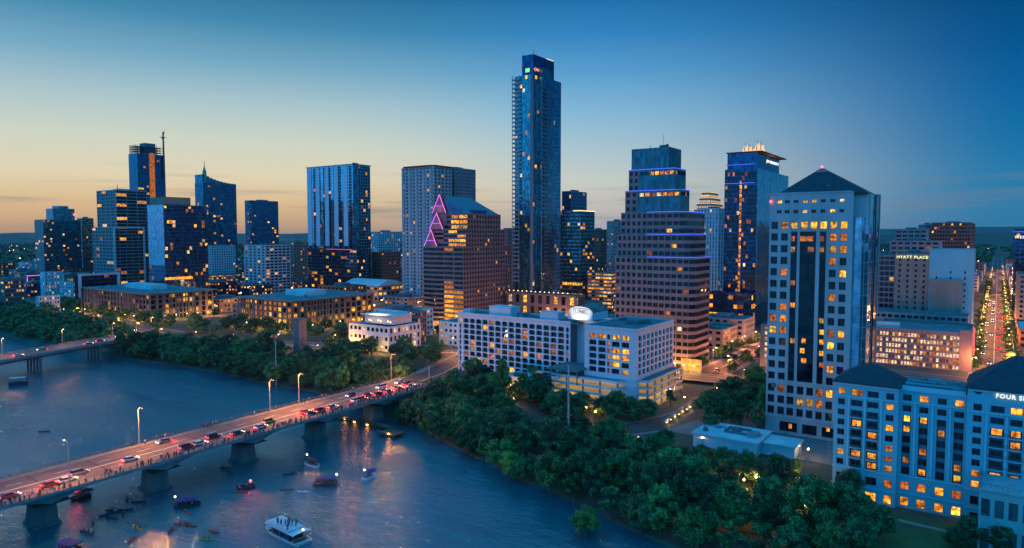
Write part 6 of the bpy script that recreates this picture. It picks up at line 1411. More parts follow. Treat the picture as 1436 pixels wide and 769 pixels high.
for x, y in ROADPTS:
    if rng.random() < .72: tree(x+rng.uniform(-1, 1), y+rng.uniform(-4, 4), rng.uniform(.5, .78), 0, True, 'lining a lit downtown street')
scatter(16, (-640, -260), (318, 390), 9, .6, .95, 'between the low buildings by the river road', far=True)

# ------------------------------------------------------------------ lamps
M['lamp_warm'] = emit('lamp_warm', (1, .52, .20), 16); M['lamp_white'] = emit('lamp_white', (1, .85, .6), 8)
LD = {}
def ldata(key, e, col, r=.25):
    if key not in LD: LD[key] = bpy.data.lights.new('lamp_light', 'POINT'); LD[key].energy = e; LD[key].color = col; LD[key].shadow_soft_size = r; LD[key].specular_factor = .35 if key in ('bridge', 'bridge2', 'tail', 'redboat') else 1
    return LD[key]
M['lamp_soft'] = emit('lamp_soft', (1, .50, .22), 1.6)
def make_lamp(h, arm, key, e, col, mk='lamp_warm', r=.13, ball=.28):
    o = thing('street_lamp', 'x', 'street lamp', (0, 0, -300)); q = MB(); q.tube((0, 0, 0), (0, 0, h*.93), r, r*.6, k=7); q.tube((0, 0, h*.93), (arm*.5, 0, h), r*.6, r*.5, k=6); q.tube((arm*.5, 0, h), (arm, 0, h), r*.5, r*.4, k=6); q.tube((0, 0, 0), (0, 0, .5), r*1.8, k=8)
    put('pole', q.mesh('pole', M['pole']), o)
    q = MB(); q.box(arm-.45, arm+.25, -.18, .18, h-.05, h+.12); q.box(arm-.35, arm+.18, -.14, .14, h-.05-ball*.4, h-.052, m=1); put('lamp_head', q.mesh('lamp_head', [M['steel'], M[mk]]), o)
    if e:
        l = bpy.data.objects.new('lamp_light', ldata(key, e, col)); COL.objects.link(l); l.parent = o; l.location = (arm, 0, h-.5)
    return o
bl_proto = make_lamp(12.5, 2.6, 'bridge', 17000, (1, .34, .08), r=.2, ball=.5, mk='lamp_soft')
def place(proto, used_, loc, rz, label, group):
    o = copy_tree(proto) if used_[0] else proto
    used_[0] = True; o.location = loc; o.rotation_euler = (0, 0, rz); tag(o, label, 'street lamp', group); return o
u = [False]
for px, side, nm in ((196, 1, 'tall curved bridge lamp standing alone above the far railing, nearest the left edge'), (378, 1, 'curved bridge lamp, left one of the two close together at the far railing'), (419, 1, 'tallest-looking bridge lamp, right one of the two close together at the far railing'), (560, 1, 'curved bridge lamp where the bridge meets the wooded bank'), (100, 0, 'dark thin bridge lamp rising from the crowded near walkway')):
    # walk along the deck edge until the pixel column is reached
    best = min(range(20, 232), key=lambda y: abs(project((bx(y)-(BW-1.0 if side else 1.0), y, DZ))[0]-px)); x_ = bx(best)-(BW-1.0 if side else 1.0)
    place(bl_proto, u, (x_, best, DZ+.18), 0 if side else pi, nm, 'lamps on the crowded bridge')
for y in (-8, 150, 205):  # one extra lamp outside the view, added to help light the deck
    place(bl_proto, u, (bx(y)-1.0, y, DZ+.18), pi, 'bridge lamp on the near walkway', 'lamps on the crowded bridge') if y < 0 else None
u2 = [False]; b2_proto = make_lamp(10, 2.2, 'bridge2', 3500, (1, .42, .2), r=.16, ball=.5)
for y in (118, 152, 188, 224, 256): place(b2_proto, u2, (b2x(y)-20.6, y, 11.2 if y < 200 else 10.2), 0, 'slim lamp on the lower bridge upstream', 'lamps on the lower bridge upstream')
u3 = [False]; st_proto = make_lamp(8.5, 1.8, 'street', 12000, (1, .34, .09), r=.11, ball=.6)
SL = [(x, None, 'chavez') for x in range(-640, 100, 34)]
for x, _, _k in SL:
    y_ = None
    for a, b_ in zip(CHAVEZ, CHAVEZ[1:]):
        if a[0] <= x <= b_[0]: y_ = a[1]+(b_[1]-a[1])*(x-a[0])/(b_[0]-a[0])
    place(st_proto, u3, (x, y_-11, g(x, y_-11)+.1), pi/2, 'orange street lamp along the river road', 'lamps along the river road')
for y in list(range(352, 1000, 21))+list(range(1000, 1700, 50)):
    place(st_proto, u3, (-9 if (y//21) % 2 else 9, y+rng.uniform(-7, 7), 9.1), 0 if (y//21) % 2 else pi, 'orange street lamp on the long avenue at the right', 'lamps on the long avenue at the right')
u6 = [False]; gl_proto = make_lamp(8.5, 1.8, 'glow', 15000, (1, .30, .09), r=.11, ball=.9)
for y in (352, 374, 402, 426, 450, 480, 512): place(gl_proto, u6, (-127 if (y % 4) else -110, y, 9.1), 0 if (y % 4) else pi, 'orange lamp in the street beside the stepped granite tower', 'lamps beside the stepped granite tower')
for x, y in [(-242, 300), (-264, 352), (-240, 385), (-264, 430)]+[(xx, 391) for xx in range(-640, -270, 60)]+[(xx, 485) for xx in range(-600, -100, 80)]+[(xx, 583) for xx in range(-640, -40, 110)]+[(-408, yy) for yy in (420, 470, 540)]+[(-553, yy) for yy in (340, 372, 430, 520)]:
    place(st_proto, u3, (x, y, 9.1), pi/2, 'orange street lamp between the downtown blocks', 'lamps between the downtown blocks')
u7 = [False]; gd = make_lamp(4.2, .6, 'gold', 3200, (1, .50, .10), r=.08, ball=.9)
for cb in CIV:
    x0, x1, y0, y1 = cb[:4]
    for i in range(9): place(gd, u7, (x0+(x1-x0)*i/8, y0-6, 9), pi/2, 'low golden lamp before a colonnaded building', 'lamps before the colonnaded buildings')
    for i in range(1, 6): place(gd, u7, (x1+6, y0+(y1-y0)*i/6, 9), 0, 'low golden lamp before a colonnaded building', 'lamps before the colonnaded buildings')
for i in range(10): place(gd, u7, (w0-2+i*6, C1.y-8, 9), pi/2, 'low golden lamp at the foot of the gabled granite tower', 'lamps at the foot of the gabled tower')
for i in range(7): place(gd, u7, (bw_[0]+i*(bw_[1]-bw_[0])/6, bw_[2]-6, 9), pi/2, 'low golden lamp before the white terraced building', 'lamps before the white terraced building')
for i in range(6): place(gd, u7, (-150+i*5, C0.y-6, 9), pi/2, 'low golden lamp at the foot of the stepped granite tower', 'lamps at the foot of the stepped tower')
# small bright lamps far off
u4 = [False]
sp = thing('street_lamp', 'x', 'street lamp', (0, 0, -300)); q = MB(); q.tube((0, 0, 0), (0, 0, 7.5), .12, k=4); q.ball((0, 0, 7.9), .55, m=1, k=6, h=4); put('post', q.mesh('post', [M['pole'], M['lamp_warm']]), sp)
FL = []
for _ in range(520):
    px = rng.uniform(0, 1436); D = 560+3600*rng.random()**1.3; p = at_D(px, 380, D)
    if p.y < 420 or not free(p.x-1, p.x+1, p.y-1, p.y+1): continue
    if D > 1500: FL.append((p.x, p.y)); continue
    place(sp, u4, (p.x, p.y, 9), 0, 'tiny glowing lamp among the distant blocks', 'lamps among the distant blocks')
q = MB()
for x_, y_ in FL: q.tube((x_, y_, 9), (x_, y_, 17), .12, k=4); q.ball((x_, y_, 17.5), .8, m=1, k=6, h=4)
fl_o = q.build('distant_lamps', [M['pole'], M['lamp_warm']]); tag(fl_o, 'specks of lamp light spread over the far city below the hills', kind='stuff')
# garden and path lamps in the trees
u5 = [False]
gp = thing('garden_lamp', 'x', 'lamp', (0, 0, -300)); q = MB(); q.tube((0, 0, 0), (0, 0, 3.2), .07, k=6); q.tube((0, 0, 3.2), (0, 0, 3.35), .2, k=8); put('post', q.mesh('post', M['steel']), gp); q = MB(); q.ball((0, 0, 3.6), .3, k=8, h=6); put('globe', q.mesh('globe', M['lamp_warm']), gp)
l = bpy.data.objects.new('lamp_light', ldata('garden', 1500, (1, .52, .18))); COL.objects.link(l); l.parent = gp; l.location = (0, 0, 3.95)
for px, py, z_ in GL:
    p = at_z(px, py, z_); o = copy_tree(gp) if u5[0] else gp; u5[0] = True; o.location = (p.x, p.y, g(p.x, p.y)); tag(o, 'small glowing globe lamp among the trees of the bank', 'lamp', 'globe lamps among the trees')
# tall pale masts and a flagpole
for px, pyb, pyt, z_, lb in ((797, 628, 513, 5, 'tall pale blue mast standing in the trees before the hotel'), (602, 545, 513, 9, 'tall pale mast by the bridge landing'), (387, 520, 478, 8, 'thin tall mast among the trees left of the brick tower')):
    p = at_z(px, pyb, z_); D = Vector((p.x, p.y, 0)).dot(Fv); zt_ = at_D(px, pyt, D).z; o = thing('mast', lb, 'mast', (p.x, p.y, g(p.x, p.y))); q = MB(); q.tube((p.x, p.y, g(p.x, p.y)-1), (p.x, p.y, zt_), .42 if px == 797 else .3, .26 if px == 797 else .2, k=8); q.build('pole', M['pole'], o)
    q = MB(); q.tube((p.x-1.4, p.y, zt_-.6), (p.x+1.4, p.y, zt_-.6), .1, k=5); q.box(p.x-1.6, p.x-1.1, p.y-.15, p.y+.15, zt_-.75, zt_-.4); q.box(p.x+1.1, p.x+1.6, p.y-.15, p.y+.15, zt_-.75, zt_-.4); q.build('crossarm', M['steel'], o)
p = at_z(1162, 652, 5); o = thing('flagpole', 'slender white flagpole on the forecourt before the teal hotel', 'flagpole', (p.x, p.y, 5)); q = MB(); q.tube((p.x, p.y, 5), (p.x, p.y, 12.5), .08, .05, k=6); q.ball((p.x, p.y, 12.6), .12); q.build('pole', M['white'], o)
# dock and boardwalk under the bridge end
dk = thing('boardwalk', 'low boardwalk and dock at the water under the bridge end, lit by three orange lamps', 'dock', (-205, 196, 0)); q = MB()
q.box(-240, -199, 196.5, 200, 1.2, 1.5); q.box(-199, -190, 190, 197, 1.2, 1.5)
for i in range(14): xx = -239+i*3.2; q.tube((xx, 197, -2), (xx, 197, 2.4), .13, k=6)
for xx in (-198.5, -194.5, -190.5):
    for yy in (190.5, 196.5): q.tube((xx, yy, -2), (xx, yy, 2.8), .14, k=6)
q.build('planking', M['wood'], dk); q = MB(); q.tube((-239, 197, 2.3), (-199, 197, 2.3), .06, k=5); q.tube((-199, 190.3, 2.3), (-190, 190.3, 2.3), .06, k=5); q.build('railing', M['lightgrey'], dk)
for px, py in ((483, 588), (497, 592), (515, 596), (545, 610)):
    p = at_y(px, py, 197.5 if px < 540 else 191); q = MB(); q.tube((p.x, p.y, 1.4), (p.x, p.y, p.z), .06, k=5); q.ball((p.x, p.y, p.z+.2), .42, m=1, k=8, h=6); q.build('dock_lamp', [M['steel'], emit('dock_glow', (1, .33, .06), 22)], dk); lamp('POINT', (p.x, p.y, p.z+.8), 260, (1, .4, .1), dk, .3)

# ------------------------------------------------------------------ people
M['skin'] = mat('skin', (.45, .28, .2), .6, .08, 3); M['hair'] = mat('dark_hair', (.03, .02, .015), .7, .1, 3)
CLO = [mat('navy_cloth', (.03, .04, .09), .85, .1, 3), mat('black_cloth', (.02, .02, .025), .85, .1, 3), mat('white_cloth', (.6, .6, .58), .85, .08, 3), mat('red_cloth', (.35, .04, .04), .85, .1, 3), mat('grey_cloth', (.2, .2, .22), .85, .1, 3), mat('blue_denim', (.06, .10, .2), .85, .1, 3)]
def person_mesh(pose, top, bot):
    J = {'pel': (0, 0, .95), 'ch': (0, 0, 1.32), 'nk': (0, .01, 1.50), 'hd': (0, .02, 1.64), 'ht': (0, .02, 1.74)}
    if pose == 'sit': dz = -.55
    else: dz = 0
    arms = {'stand': ((.24, .02, 1.15), (.26, .10, .90)), 'lean': ((.22, .18, 1.20), (.18, .42, 1.12)), 'point': ((.22, .10, 1.2), (.2, .3, 1.38)), 'walk': ((.23, .10, 1.16), (.24, .25, .98)), 'sit': ((.24, .12, 1.14), (.2, .36, 1.10))}[pose]
    ar2 = {'walk': ((.23, -.08, 1.16), (.24, -.12, .90)), 'point': ((.24, .02, 1.15), (.26, .08, .9))}.get(pose, arms)
    legs = {'stand': (((.10, .02, .50), (.11, 0, .08)),)*2, 'lean': (((.10, .03, .50), (.12, -.08, .08)),)*2, 'point': (((.10, .02, .50), (.11, 0, .08)),)*2, 'walk': (((.09, .18, .52), (.09, .26, .1)), ((.09, -.06, .5), (.09, -.32, .12))), 'sit': (((.12, .42, .90), (.13, .62, .62)),)*2}[pose]
    V = []; E_ = []; Rr = []
    def add(p, r): V.append((p[0], p[1], p[2]+dz)); Rr.append(r); return len(V)-1
    pel = add(J['pel'], (.16, .12)); ch = add(J['ch'], (.19, .12)); nk = add(J['nk'], (.06, .06)); hd = add(J['hd'], (.10, .115)); htp = add(J['ht'], (.075, .09)); E_ += [(pel, ch), (ch, nk), (nk, hd), (hd, htp)]
    for s_, (el, ha) in ((1, arms), (-1, ar2)):
        sh = add((s_*.19, 0, 1.42), (.06, .06)); e = add((s_*el[0], el[1], el[2]), (.045, .045)); h_ = add((s_*ha[0], ha[1], ha[2]), (.035, .03)); E_ += [(ch, sh), (sh, e), (e, h_)]
    for s_, (kn, an) in ((1, legs[0]), (-1, legs[1])):
        hp = add((s_*.09, 0, .88), (.095, .095)); k_ = add((s_*kn[0], kn[1], kn[2]), (.065, .065)); a = add((s_*an[0], an[1], an[2]), (.045, .045)); ft = add((s_*an[0], an[1]+.16, an[2]-.05), (.045, .03)); E_ += [(pel, hp), (hp, k_), (k_, a), (a, ft)]
    me = bpy.data.meshes.new('body'); me.from_pydata(V, E_, []); o = bpy.data.objects.new('tmp', me); COL.objects.link(o)
    md = o.modifiers.new('skin', 'SKIN'); md.use_smooth_shade = True
    for i, sv in enumerate(me.skin_vertices[0].data): sv.radius = Rr[i]; sv.use_root = (i == 0)
    dg = bpy.context.evaluated_depsgraph_get(); out = bpy.data.meshes.new_from_object(o.evaluated_get(dg)); bpy.data.objects.remove(o)
    out.materials.clear()
    for m_ in (CLO[top], CLO[bot], M['skin'], M['hair']): out.materials.append(m_)
    for p_ in out.polygons:
        z_ = p_.center.z-dz; y_ = p_.center.y; p_.material_index = 3 if (z_ > 1.68 or (z_ > 1.58 and y_ < -.0)) else (2 if z_ > 1.48 else (0 if z_ > .97 or abs(p_.center.x) > .21 else 1))
        if pose == 'sit' and z_ < 1.0 and abs(p_.center.x) < .21: p_.material_index = 1
    return out
POSES = ['stand', 'lean', 'point', 'walk']; PM = []
for pose in POSES:
    for top, bot in ((0, 1), (2, 5), (3, 1), (1, 4), (4, 5)): PM.append((pose, top, person_mesh(pose, top, bot)))
SIT = [(t_, person_mesh('sit', t_, 1)) for t_ in (0, 2, 3, 4)]
CN = ['navy', 'black', 'white', 'red', 'grey']
rng = random.Random(202)
PN = {'stand': 'standing at', 'lean': 'leaning over', 'point': 'pointing at', 'walk': 'walking along'}
def BS(y): return 'at the bridge\'s left end' if y < 84 else 'above the second pier' if y < 118 else 'above the third pier' if y < 150 else 'above the fourth pier' if y < 185 else 'near the wooded end'
k = 0; y = 52.0
while y < 229 and k < 170:
    y += rng.choice([.45, .55, .7, .7, .9, 1.2, 1.6, 3.4]) * (1.55 if y < 100 else (1.1 if y < 140 else .85))
    pose, top, me = rng.choice(PM); o_ = .55+rng.random()*.3 if pose != 'walk' else rng.uniform(1.2, 2.6)
    o = bpy.data.objects.new('person', me); COL.objects.link(o); o.location = (bx(y)-o_, y, DZ+.18); o.rotation_euler = (0, 0, (-pi/2+rng.uniform(-.5, .5)) if pose != 'walk' else rng.choice([0, pi])); s_ = rng.uniform(.92, 1.05)*1.04; o.scale = (s_*1.08, s_*1.08, s_)
    tag(o, f'person, {CN[top]} top, {PN[pose]} the near railing {BS(y)}', 'person', 'people crowding the near side of the bridge'); k += 1
for _ in range(44):
    y = rng.choice([rng.uniform(118, 140), rng.uniform(60, 225), rng.uniform(170, 228)]); pose, top, me = rng.choice(PM)
    o = bpy.data.objects.new('person', me); COL.objects.link(o); o.location = (bx(y)-BW+rng.uniform(.6, 2.4), y, DZ+.18); o.rotation_euler = (0, 0, pi/2+rng.uniform(-.6, .6)); tag(o, f'person, {CN[top]} top, {PN[pose]} the far railing {BS(y)}', 'person', 'people along the far side of the bridge')

# ------------------------------------------------------------------ cars
M['tail'] = emit('tail_light', (1, .02, .03), 14); M['head'] = emit('head_light', (1, .88, .66), 12); M['car_glass'] = glass('car_glass', (.04, .05, .07), .05, .4)
PAINT = {'white': mat('car_white', (.62, .62, .62), .3, .03, coat=1), 'red': mat('car_red', (.35, .02, .02), .3, .05, coat=1), 'black': mat('car_black', (.02, .02, .025), .3, .05, coat=1), 'silver': mat('car_silver', (.35, .36, .38), .3, .05, metal=.5, coat=1), 'blue': mat('car_blue', (.03, .06, .2), .3, .05, coat=1), 'yellow': mat('car_yellow', (.6, .38, .03), .3, .05, coat=1)}
def car_proto(kind, paint):
    o = thing('car', 'x', 'car', (0, 0, -300)); Lh = 2.3 if kind == 'sedan' else 2.4; W = .9; h1_ = .82 if kind == 'sedan' else .95; h2_ = 1.42 if kind == 'sedan' else 1.75
    q = MB(); pr = [(-Lh, .35), (-Lh-.02, .7), (-Lh+.1, h1_), (-Lh+.9, h1_+.03), (Lh-1.3, h1_), (Lh-.25, h1_-.14), (Lh, h1_-.3), (Lh, .35)]
    for s_ in (-1, 1): q.poly([(s_*W*(1 if z_ < .75 else .93), y_, z_) for y_, z_ in pr])
    for a, b_ in zip(pr, pr[1:]+pr[:1]): q.quad((-W*(1 if a[1] < .75 else .93), a[0], a[1]), (W*(1 if a[1] < .75 else .93), a[0], a[1]), (W*(1 if b_[1] < .75 else .93), b_[0], b_[1]), (-W*(1 if b_[1] < .75 else .93), b_[0], b_[1]))
    ca = (-Lh+.35, -Lh+.95, .35, 1.15) if kind == 'sedan' else (-Lh+.1, -Lh+.35, .6, 1.3); q.box(-W*.70, W*.70, ca[1], ca[2], h2_-.05, h2_)
    put('body', q.mesh('body', PAINT[paint]), o); q = MB(); a0_, a1_, b0_, b1_ = W*.88, W*.70, h1_+.001, h2_-.05
    lo = [(-a0_, ca[0], b0_), (a0_, ca[0], b0_), (a0_, ca[3], b0_), (-a0_, ca[3], b0_)]; up = [(-a1_, ca[1], b1_), (a1_, ca[1], b1_), (a1_, ca[2], b1_), (-a1_, ca[2], b1_)]
    for i in range(4): j = (i+1) % 4; q.quad(lo[i], lo[j], up[j], up[i])
    put('cabin_glass', q.mesh('cabin_glass', M['car_glass']), o)
    q = MB(); q.tube((-.11, 0, 0), (.11, 0, 0), .33, k=12); q.tube((-.12, 0, 0), (.12, 0, 0), .17, k=8, m=1); wm2 = q.mesh('wheel', [M['black'], M['lightgrey']])
    for x_ in (-.82, .82):
        for y_ in (-Lh+.85, Lh-.85): put('wheel', wm2, o, (x_, y_, .33))
    q = MB(); q.box(-.2, .2, -.03, .03, -.09, .09); tm_ = q.mesh('tail_light', M['tail']); hm_ = q.mesh('headlight', M['head'])
    for x_ in (-.66, .66): put('tail_light', tm_, o, (x_, -Lh-.03, .66)); put('headlight', hm_, o, (x_, Lh+.02, .55))
    return o
CP = {}
def car(kind, paint, loc, rz, label, group, s=1.0):
    if (kind, paint) not in CP: CP[(kind, paint)] = car_proto(kind, paint); o = CP[(kind, paint)]
    else: o = copy_tree(CP[(kind, paint)])
    o.location = loc; o.rotation_euler = (0, 0, rz); tag(o, label, 'car', group); return o
# (y along the bridge, lane offset from the near edge, heading, kind, paint)
rng = random.Random(303)
def ypx(px, off): return min((y*.5 for y in range(60, 460)), key=lambda y: abs(project((bx(y)-off, y, DZ))[0]-px))
CARS = [(12, 6.0, 0, 'sedan', 'red'), (72, 6.2, 0, 'sedan', 'red'), (95, 6.0, 0, 'sedan', 'white'), (112, 9.4, 0, 'suv', 'silver'), (182, 9.2, 0, 'sedan', 'white'), (262, 6.2, 0, 'suv', 'red'), (280, 6.0, 0, 'sedan', 'white'), (300, 9.2, 0, 'suv', 'black'), (332, 6.2, 0, 'sedan', 'black'), (366, 6.1, 0, 'sedan', 'white'), (378, 9.4, 0, 'suv', 'yellow'), (428, 9.2, 0, 'sedan', 'red'), (436, 6.1, 0, 'sedan', 'black'), (448, 6.1, 0, 'suv', 'red'), (466, 6.2, 0, 'sedan', 'silver'), (492, 15.0, pi, 'sedan', 'blue'), (500, 6.2, 0, 'suv', 'white'), (508, 6.1, 0, 'sedan', 'red'), (516, 9.3, 0, 'sedan', 'black'), (530, 6.2, 0, 'suv', 'red'), (538, 9.3, 0, 'sedan', 'silver'), (545, 6.1, 0, 'sedan', 'red'), (535, 15.2, pi, 'suv', 'white'), (555, 9.3, 0, 'sedan', 'white'), (560, 6.2, 0, 'sedan', 'black'), (572, 9.2, 0, 'suv', 'red'), (230, 18.2, pi, 'sedan', 'silver'), (580, 15.2, pi, 'sedan', 'white'), (575, 6.1, 0, 'sedan', 'white')]
from collections import Counter
PLACE = ['at the left end of the bridge', 'over the second pier', 'midway across the bridge', 'near the wooded end of the bridge']
cnt = Counter()
for px, off, rz, kind, paint in CARS:
    y = ypx(px, off); y = 229 if y > 229 else y; z_ = PLACE[0] if px < 140 else PLACE[1] if px < 320 else PLACE[2] if px < 455 else PLACE[3]
    lane = 'in the near lane' if off < 7 else 'in the second lane' if off < 12 else 'in an oncoming lane'
    car(kind, paint, (bx(y)-off, y, DZ+.03), rz, f'{paint} {"estate car" if kind == "suv" else "saloon car"} {lane} {z_}', 'cars crossing the crowded bridge')
    o = [c_ for c_ in COL.objects if c_.get('category') == 'car'][-1]; l = bpy.data.objects.new('tail_glow', ldata('tail', 230, (1, .05, .03))); COL.objects.link(l); l.parent = o; l.location = (0, -3.0, .8)
def along(pts, t):
    ls = [hypot(b_[0]-a[0], b_[1]-a[1]) for a, b_ in zip(pts, pts[1:])]; d = t*sum(ls)
    for (a, b_), l_ in zip(zip(pts, pts[1:]), ls):
        if d <= l_: q = d/l_; return a[0]+(b_[0]-a[0])*q, a[1]+(b_[1]-a[1])*q, atan2(-(b_[0]-a[0]), b_[1]-a[1])
        d -= l_
    return pts[-1][0], pts[-1][1], 0
def street_cars(pts, n, offs, zoff, where, group):
    for i in range(n):
        x, y, h_ = along(pts, (i+rng.random()*.7)/n); off = rng.choice(offs); rz = h_ if off > 0 else h_+pi; paint = rng.choice(['white', 'silver', 'black', 'red', 'blue']); kind = rng.choice(['sedan', 'suv'])
        xx, yy = x+cos(h_)*off, y+sin(h_)*off; car(kind, paint, (xx, yy, g(xx, yy)+zoff), rz, f'{paint} {"estate car" if kind == "suv" else "saloon car"} {where}', group)
street_cars([(-620, 263), (-467, 258), (-380, 272), (-310, 306), (-262, 328)], 16, (5.5, 2.5, -2.5, -5.5), .18, 'on the river road', 'cars on the river road')
street_cars([(-236, 284), (-250, 330), (-252, 400)], 8, (3, 6, -3, -6), .27, 'on the street beyond the bridge', 'cars on the street beyond the bridge')
street_cars([(0, 380), (0, 900)], 44, (5.4, 2, -2, -5.4), .2, 'on the long avenue at the right', 'cars on the long avenue at the right')
street_cars([(-118, 346), (-118, 470)], 7, (4.5, 1.8, -1.8, -4.5), .22, 'in the street beside the stepped granite tower', 'cars beside the stepped granite tower')
for px, py, paint in ((868, 622, 'red'), (878, 624, 'black'), (862, 628, 'silver')):
    p = at_z(px, py, 5); car('sedan', paint, (p.x, p.y, g(p.x, p.y)+.15), .9, f'{paint} saloon car parked beside the dark drive below the hotel', 'cars parked beside the drive')
p0_, p1_ = at_D(10, 495, 372), at_D(110, 480, 400)
for i, (y, off, rz, paint) in enumerate(((140, 4.5, 0, 'red'), (156, 8, 0, 'white'), (172, 14, pi, 'silver'), (198, 5, 0, 'red'), (208, 9, 0, 'black'), (226, 15, pi, 'white'), (236, 5, 0, 'red'))):
    car('sedan', paint, (b2x(y)-off, y, 11.35 if y < 200 else 11.35-(y-200)*.035), rz, f'{paint} saloon car crossing the lower bridge upstream', 'cars crossing the lower bridge')

# ------------------------------------------------------------------ boats
def frame(o, pts): return pts
def boat(name, label, cat, loc, rz, Lb, Wb, hullc, canc, group=None, canopy=True, light=None, seats=True, people=0, lh=.9, ch=2.3, glow=None):
    o = thing(name, label, cat, loc, group, rz); q = MB(); hl = Lb/2; hw = Wb/2
    ol = [(-hw*.85, -hl), (hw*.85, -hl), (hw, -hl*.7), (hw, hl*.55), (hw*.55, hl*.9), (0, hl), (-hw*.55, hl*.9), (-hw, hl*.55), (-hw, -hl*.7)]; lo = [(x*.8, y*.94) for x, y in ol]; n = len(ol)
    for i in range(n):
        j = (i+1) % n; q.quad((*lo[i], -.25), (*lo[j], -.25), (*ol[j], lh), (*ol[i], lh)); ii = [(x*.93, y*.96) for x, y in (ol[i], ol[j])]; q.quad((*ol[i], lh), (*ol[j], lh), (*ii[1], lh), (*ii[0], lh)); q.quad((*ii[0], lh), (*ii[1], lh), (*ii[1], lh-.45), (*ii[0], lh-.45))
    q.poly([(x*.93, y*.96, lh-.45) for x, y in ol]); q.poly([(*p_, -.25) for p_ in lo]); put('hull', q.mesh('hull', M[hullc]), o)
    if canopy:
        q = MB(); 
        for i in range(6):
            a0, a1 = -1+2*i/6, -1+2*(i+1)/6; q.quad((hw*a0, -hl*.86, ch+.28*(1-a0*a0)), (hw*a1, -hl*.86, ch+.28*(1-a1*a1)), (hw*a1, hl*.72, ch+.28*(1-a1*a1)), (hw*a0, hl*.72, ch+.28*(1-a0*a0)))
        q.box(-hw, -hw+.06, -hl*.86, hl*.72, ch-.22, ch+.02); q.box(hw-.06, hw, -hl*.86, hl*.72, ch-.22, ch+.02); q.box(-hw+.06, hw-.06, hl*.72-.05, hl*.72, ch-.2, ch+.02); put('canopy', q.mesh('canopy', M[canc]), o)
        q = MB()
        for x_ in (-hw*.9, hw*.9):
            for k in range(5): yy = -hl*.82+(hl*1.5)*k/4; q.tube((x_, yy, lh-.1), (x_, yy, ch), .05, k=5)
        put('canopy_frame', q.mesh('canopy_frame', M['lightgrey']), o)
    q = MB()
    for k in range(int(Lb/2.2)): yy = -hl*.75+k*1.9; q.box(-hw*.75, hw*.75, yy, yy+.45, lh-.449, lh-.02)
    if seats: put('bench', q.mesh('bench', M['wood']), o)
    if light: q = MB(); q.tube((0, -hl*.9, lh), (0, -hl*.9, ch+.9), .04, k=5); q.ball((0, -hl*.9, ch+1.05), .26, m=1, k=7, h=5); put('mast_light', q.mesh('mast_light', [M['steel'], M[light]]), o)
    R_ = Matrix.Rotation(rz, 3, 'Z')
    for i in range(people):
        lx = rng.choice([-1, -.4, .4, 1])*hw*.55; ly = -hl*.72+1.9*rng.randint(0, max(1, int(Lb/2.2)-1)); t_, me = rng.choice(SIT); p_ = R_ @ Vector((lx, ly, 0)); c = bpy.data.objects.new('person', me); COL.objects.link(c); c.location = (loc[0]+p_.x, loc[1]+p_.y, loc[2]+lh-.36); c.rotation_euler = (0, 0, rz+rng.choice([0, .4, -.5]))
        tag(c, f'person, {CN[t_]} top, seated in the '+' '.join(label.split(' with ')[0].split(',')[0].split()[:9]), 'person', 'passengers on the boats')
    return o
M['canvas_blue'] = mat('blue_canvas', (.02, .03, .16), .8, .1, 1); M['canvas_white'] = mat('white_canvas', (.6, .62, .65), .7, .06, 1); M['hull_white'] = mat('white_hull', (.6, .62, .64), .4, .05, 1); M['hull_dark'] = mat('dark_hull', (.03, .035, .05), .5, .1, 1); M['hull_red'] = mat('red_plastic', (.4, .04, .03), .4, .1, 1); M['hull_yellow'] = mat('yellow_plastic', (.5, .35, .04), .4, .1, 1); M['canvas_black'] = mat('black_canvas', (.015, .015, .03), .8, .1, 1)
def seg(pxa, pya, pxb, pyb):
    a, b_ = at_z(pxa, pya, .4), at_z(pxb, pyb, .4); c = (a+b_)/2; return (c.x, c.y, 0.0), atan2(-(b_.x-a.x), b_.y-a.y), (b_-a).length
for spec in ((244, 711, 282, 706, 3.2, 'tour_boat', 'dark blue canopied tour boat beside the third bridge pier with open sides', 'hull_dark', 'canvas_blue', 'lamp_white', 8), (474, 678, 438, 679, 3.0, 'tour_boat', 'long low boat with a navy cover in open water, a white lamp at its stern', 'hull_dark', 'canvas_blue', 'lamp_white', 5), (332, 686, 358, 682, 3.0, 'party_boat', 'flat open boat full of passengers with a red lamp near the bow', 'hull_dark', None, None, 12),
             (430, 649, 447, 655, 2.6, 'motor_boat', 'small white boat with a black canopy close to the bridge', 'hull_white', 'canvas_black', 'lamp_white', 2), (511, 672, 525, 665, 2.6, 'motor_boat', 'small boat with a blue canopy, the rightmost boat on the river', 'hull_white', 'canvas_blue', 'lamp_white', 2), (86, 768, 112, 774, 3.4, 'tour_boat', 'dark canopied boat cut by the bottom edge near the first pier', 'hull_dark', 'canvas_blue', None, 3), (125, 694, 100, 701, 3.0, 'motor_boat', 'boat with glowing red lamps just behind the first bridge pier', 'hull_dark', 'canvas_black', None, 3)):
    loc, rz, Lb = seg(*spec[:4]); o = boat(spec[5], spec[6], 'boat', loc, rz, max(Lb, 5.5), spec[4], spec[7], spec[8] or 'canvas_blue', canopy=spec[8] is not None, light=spec[9], people=spec[10])
    if 'red' in spec[6]:
        q = MB(); q.tube((0, Lb*.25, .8), (0, Lb*.25, 2.2), .05, k=5); q.ball((0, Lb*.25, 2.3), .4, m=1, k=7, h=5); put('red_lamp', q.mesh('red_lamp', [M['steel'], M['red_lamp']]), o); l = bpy.data.objects.new('lamp_light', ldata('redboat', 320, (1, .05, .06))); COL.objects.link(l); l.parent = o; l.location = (0, Lb*.25, 3)
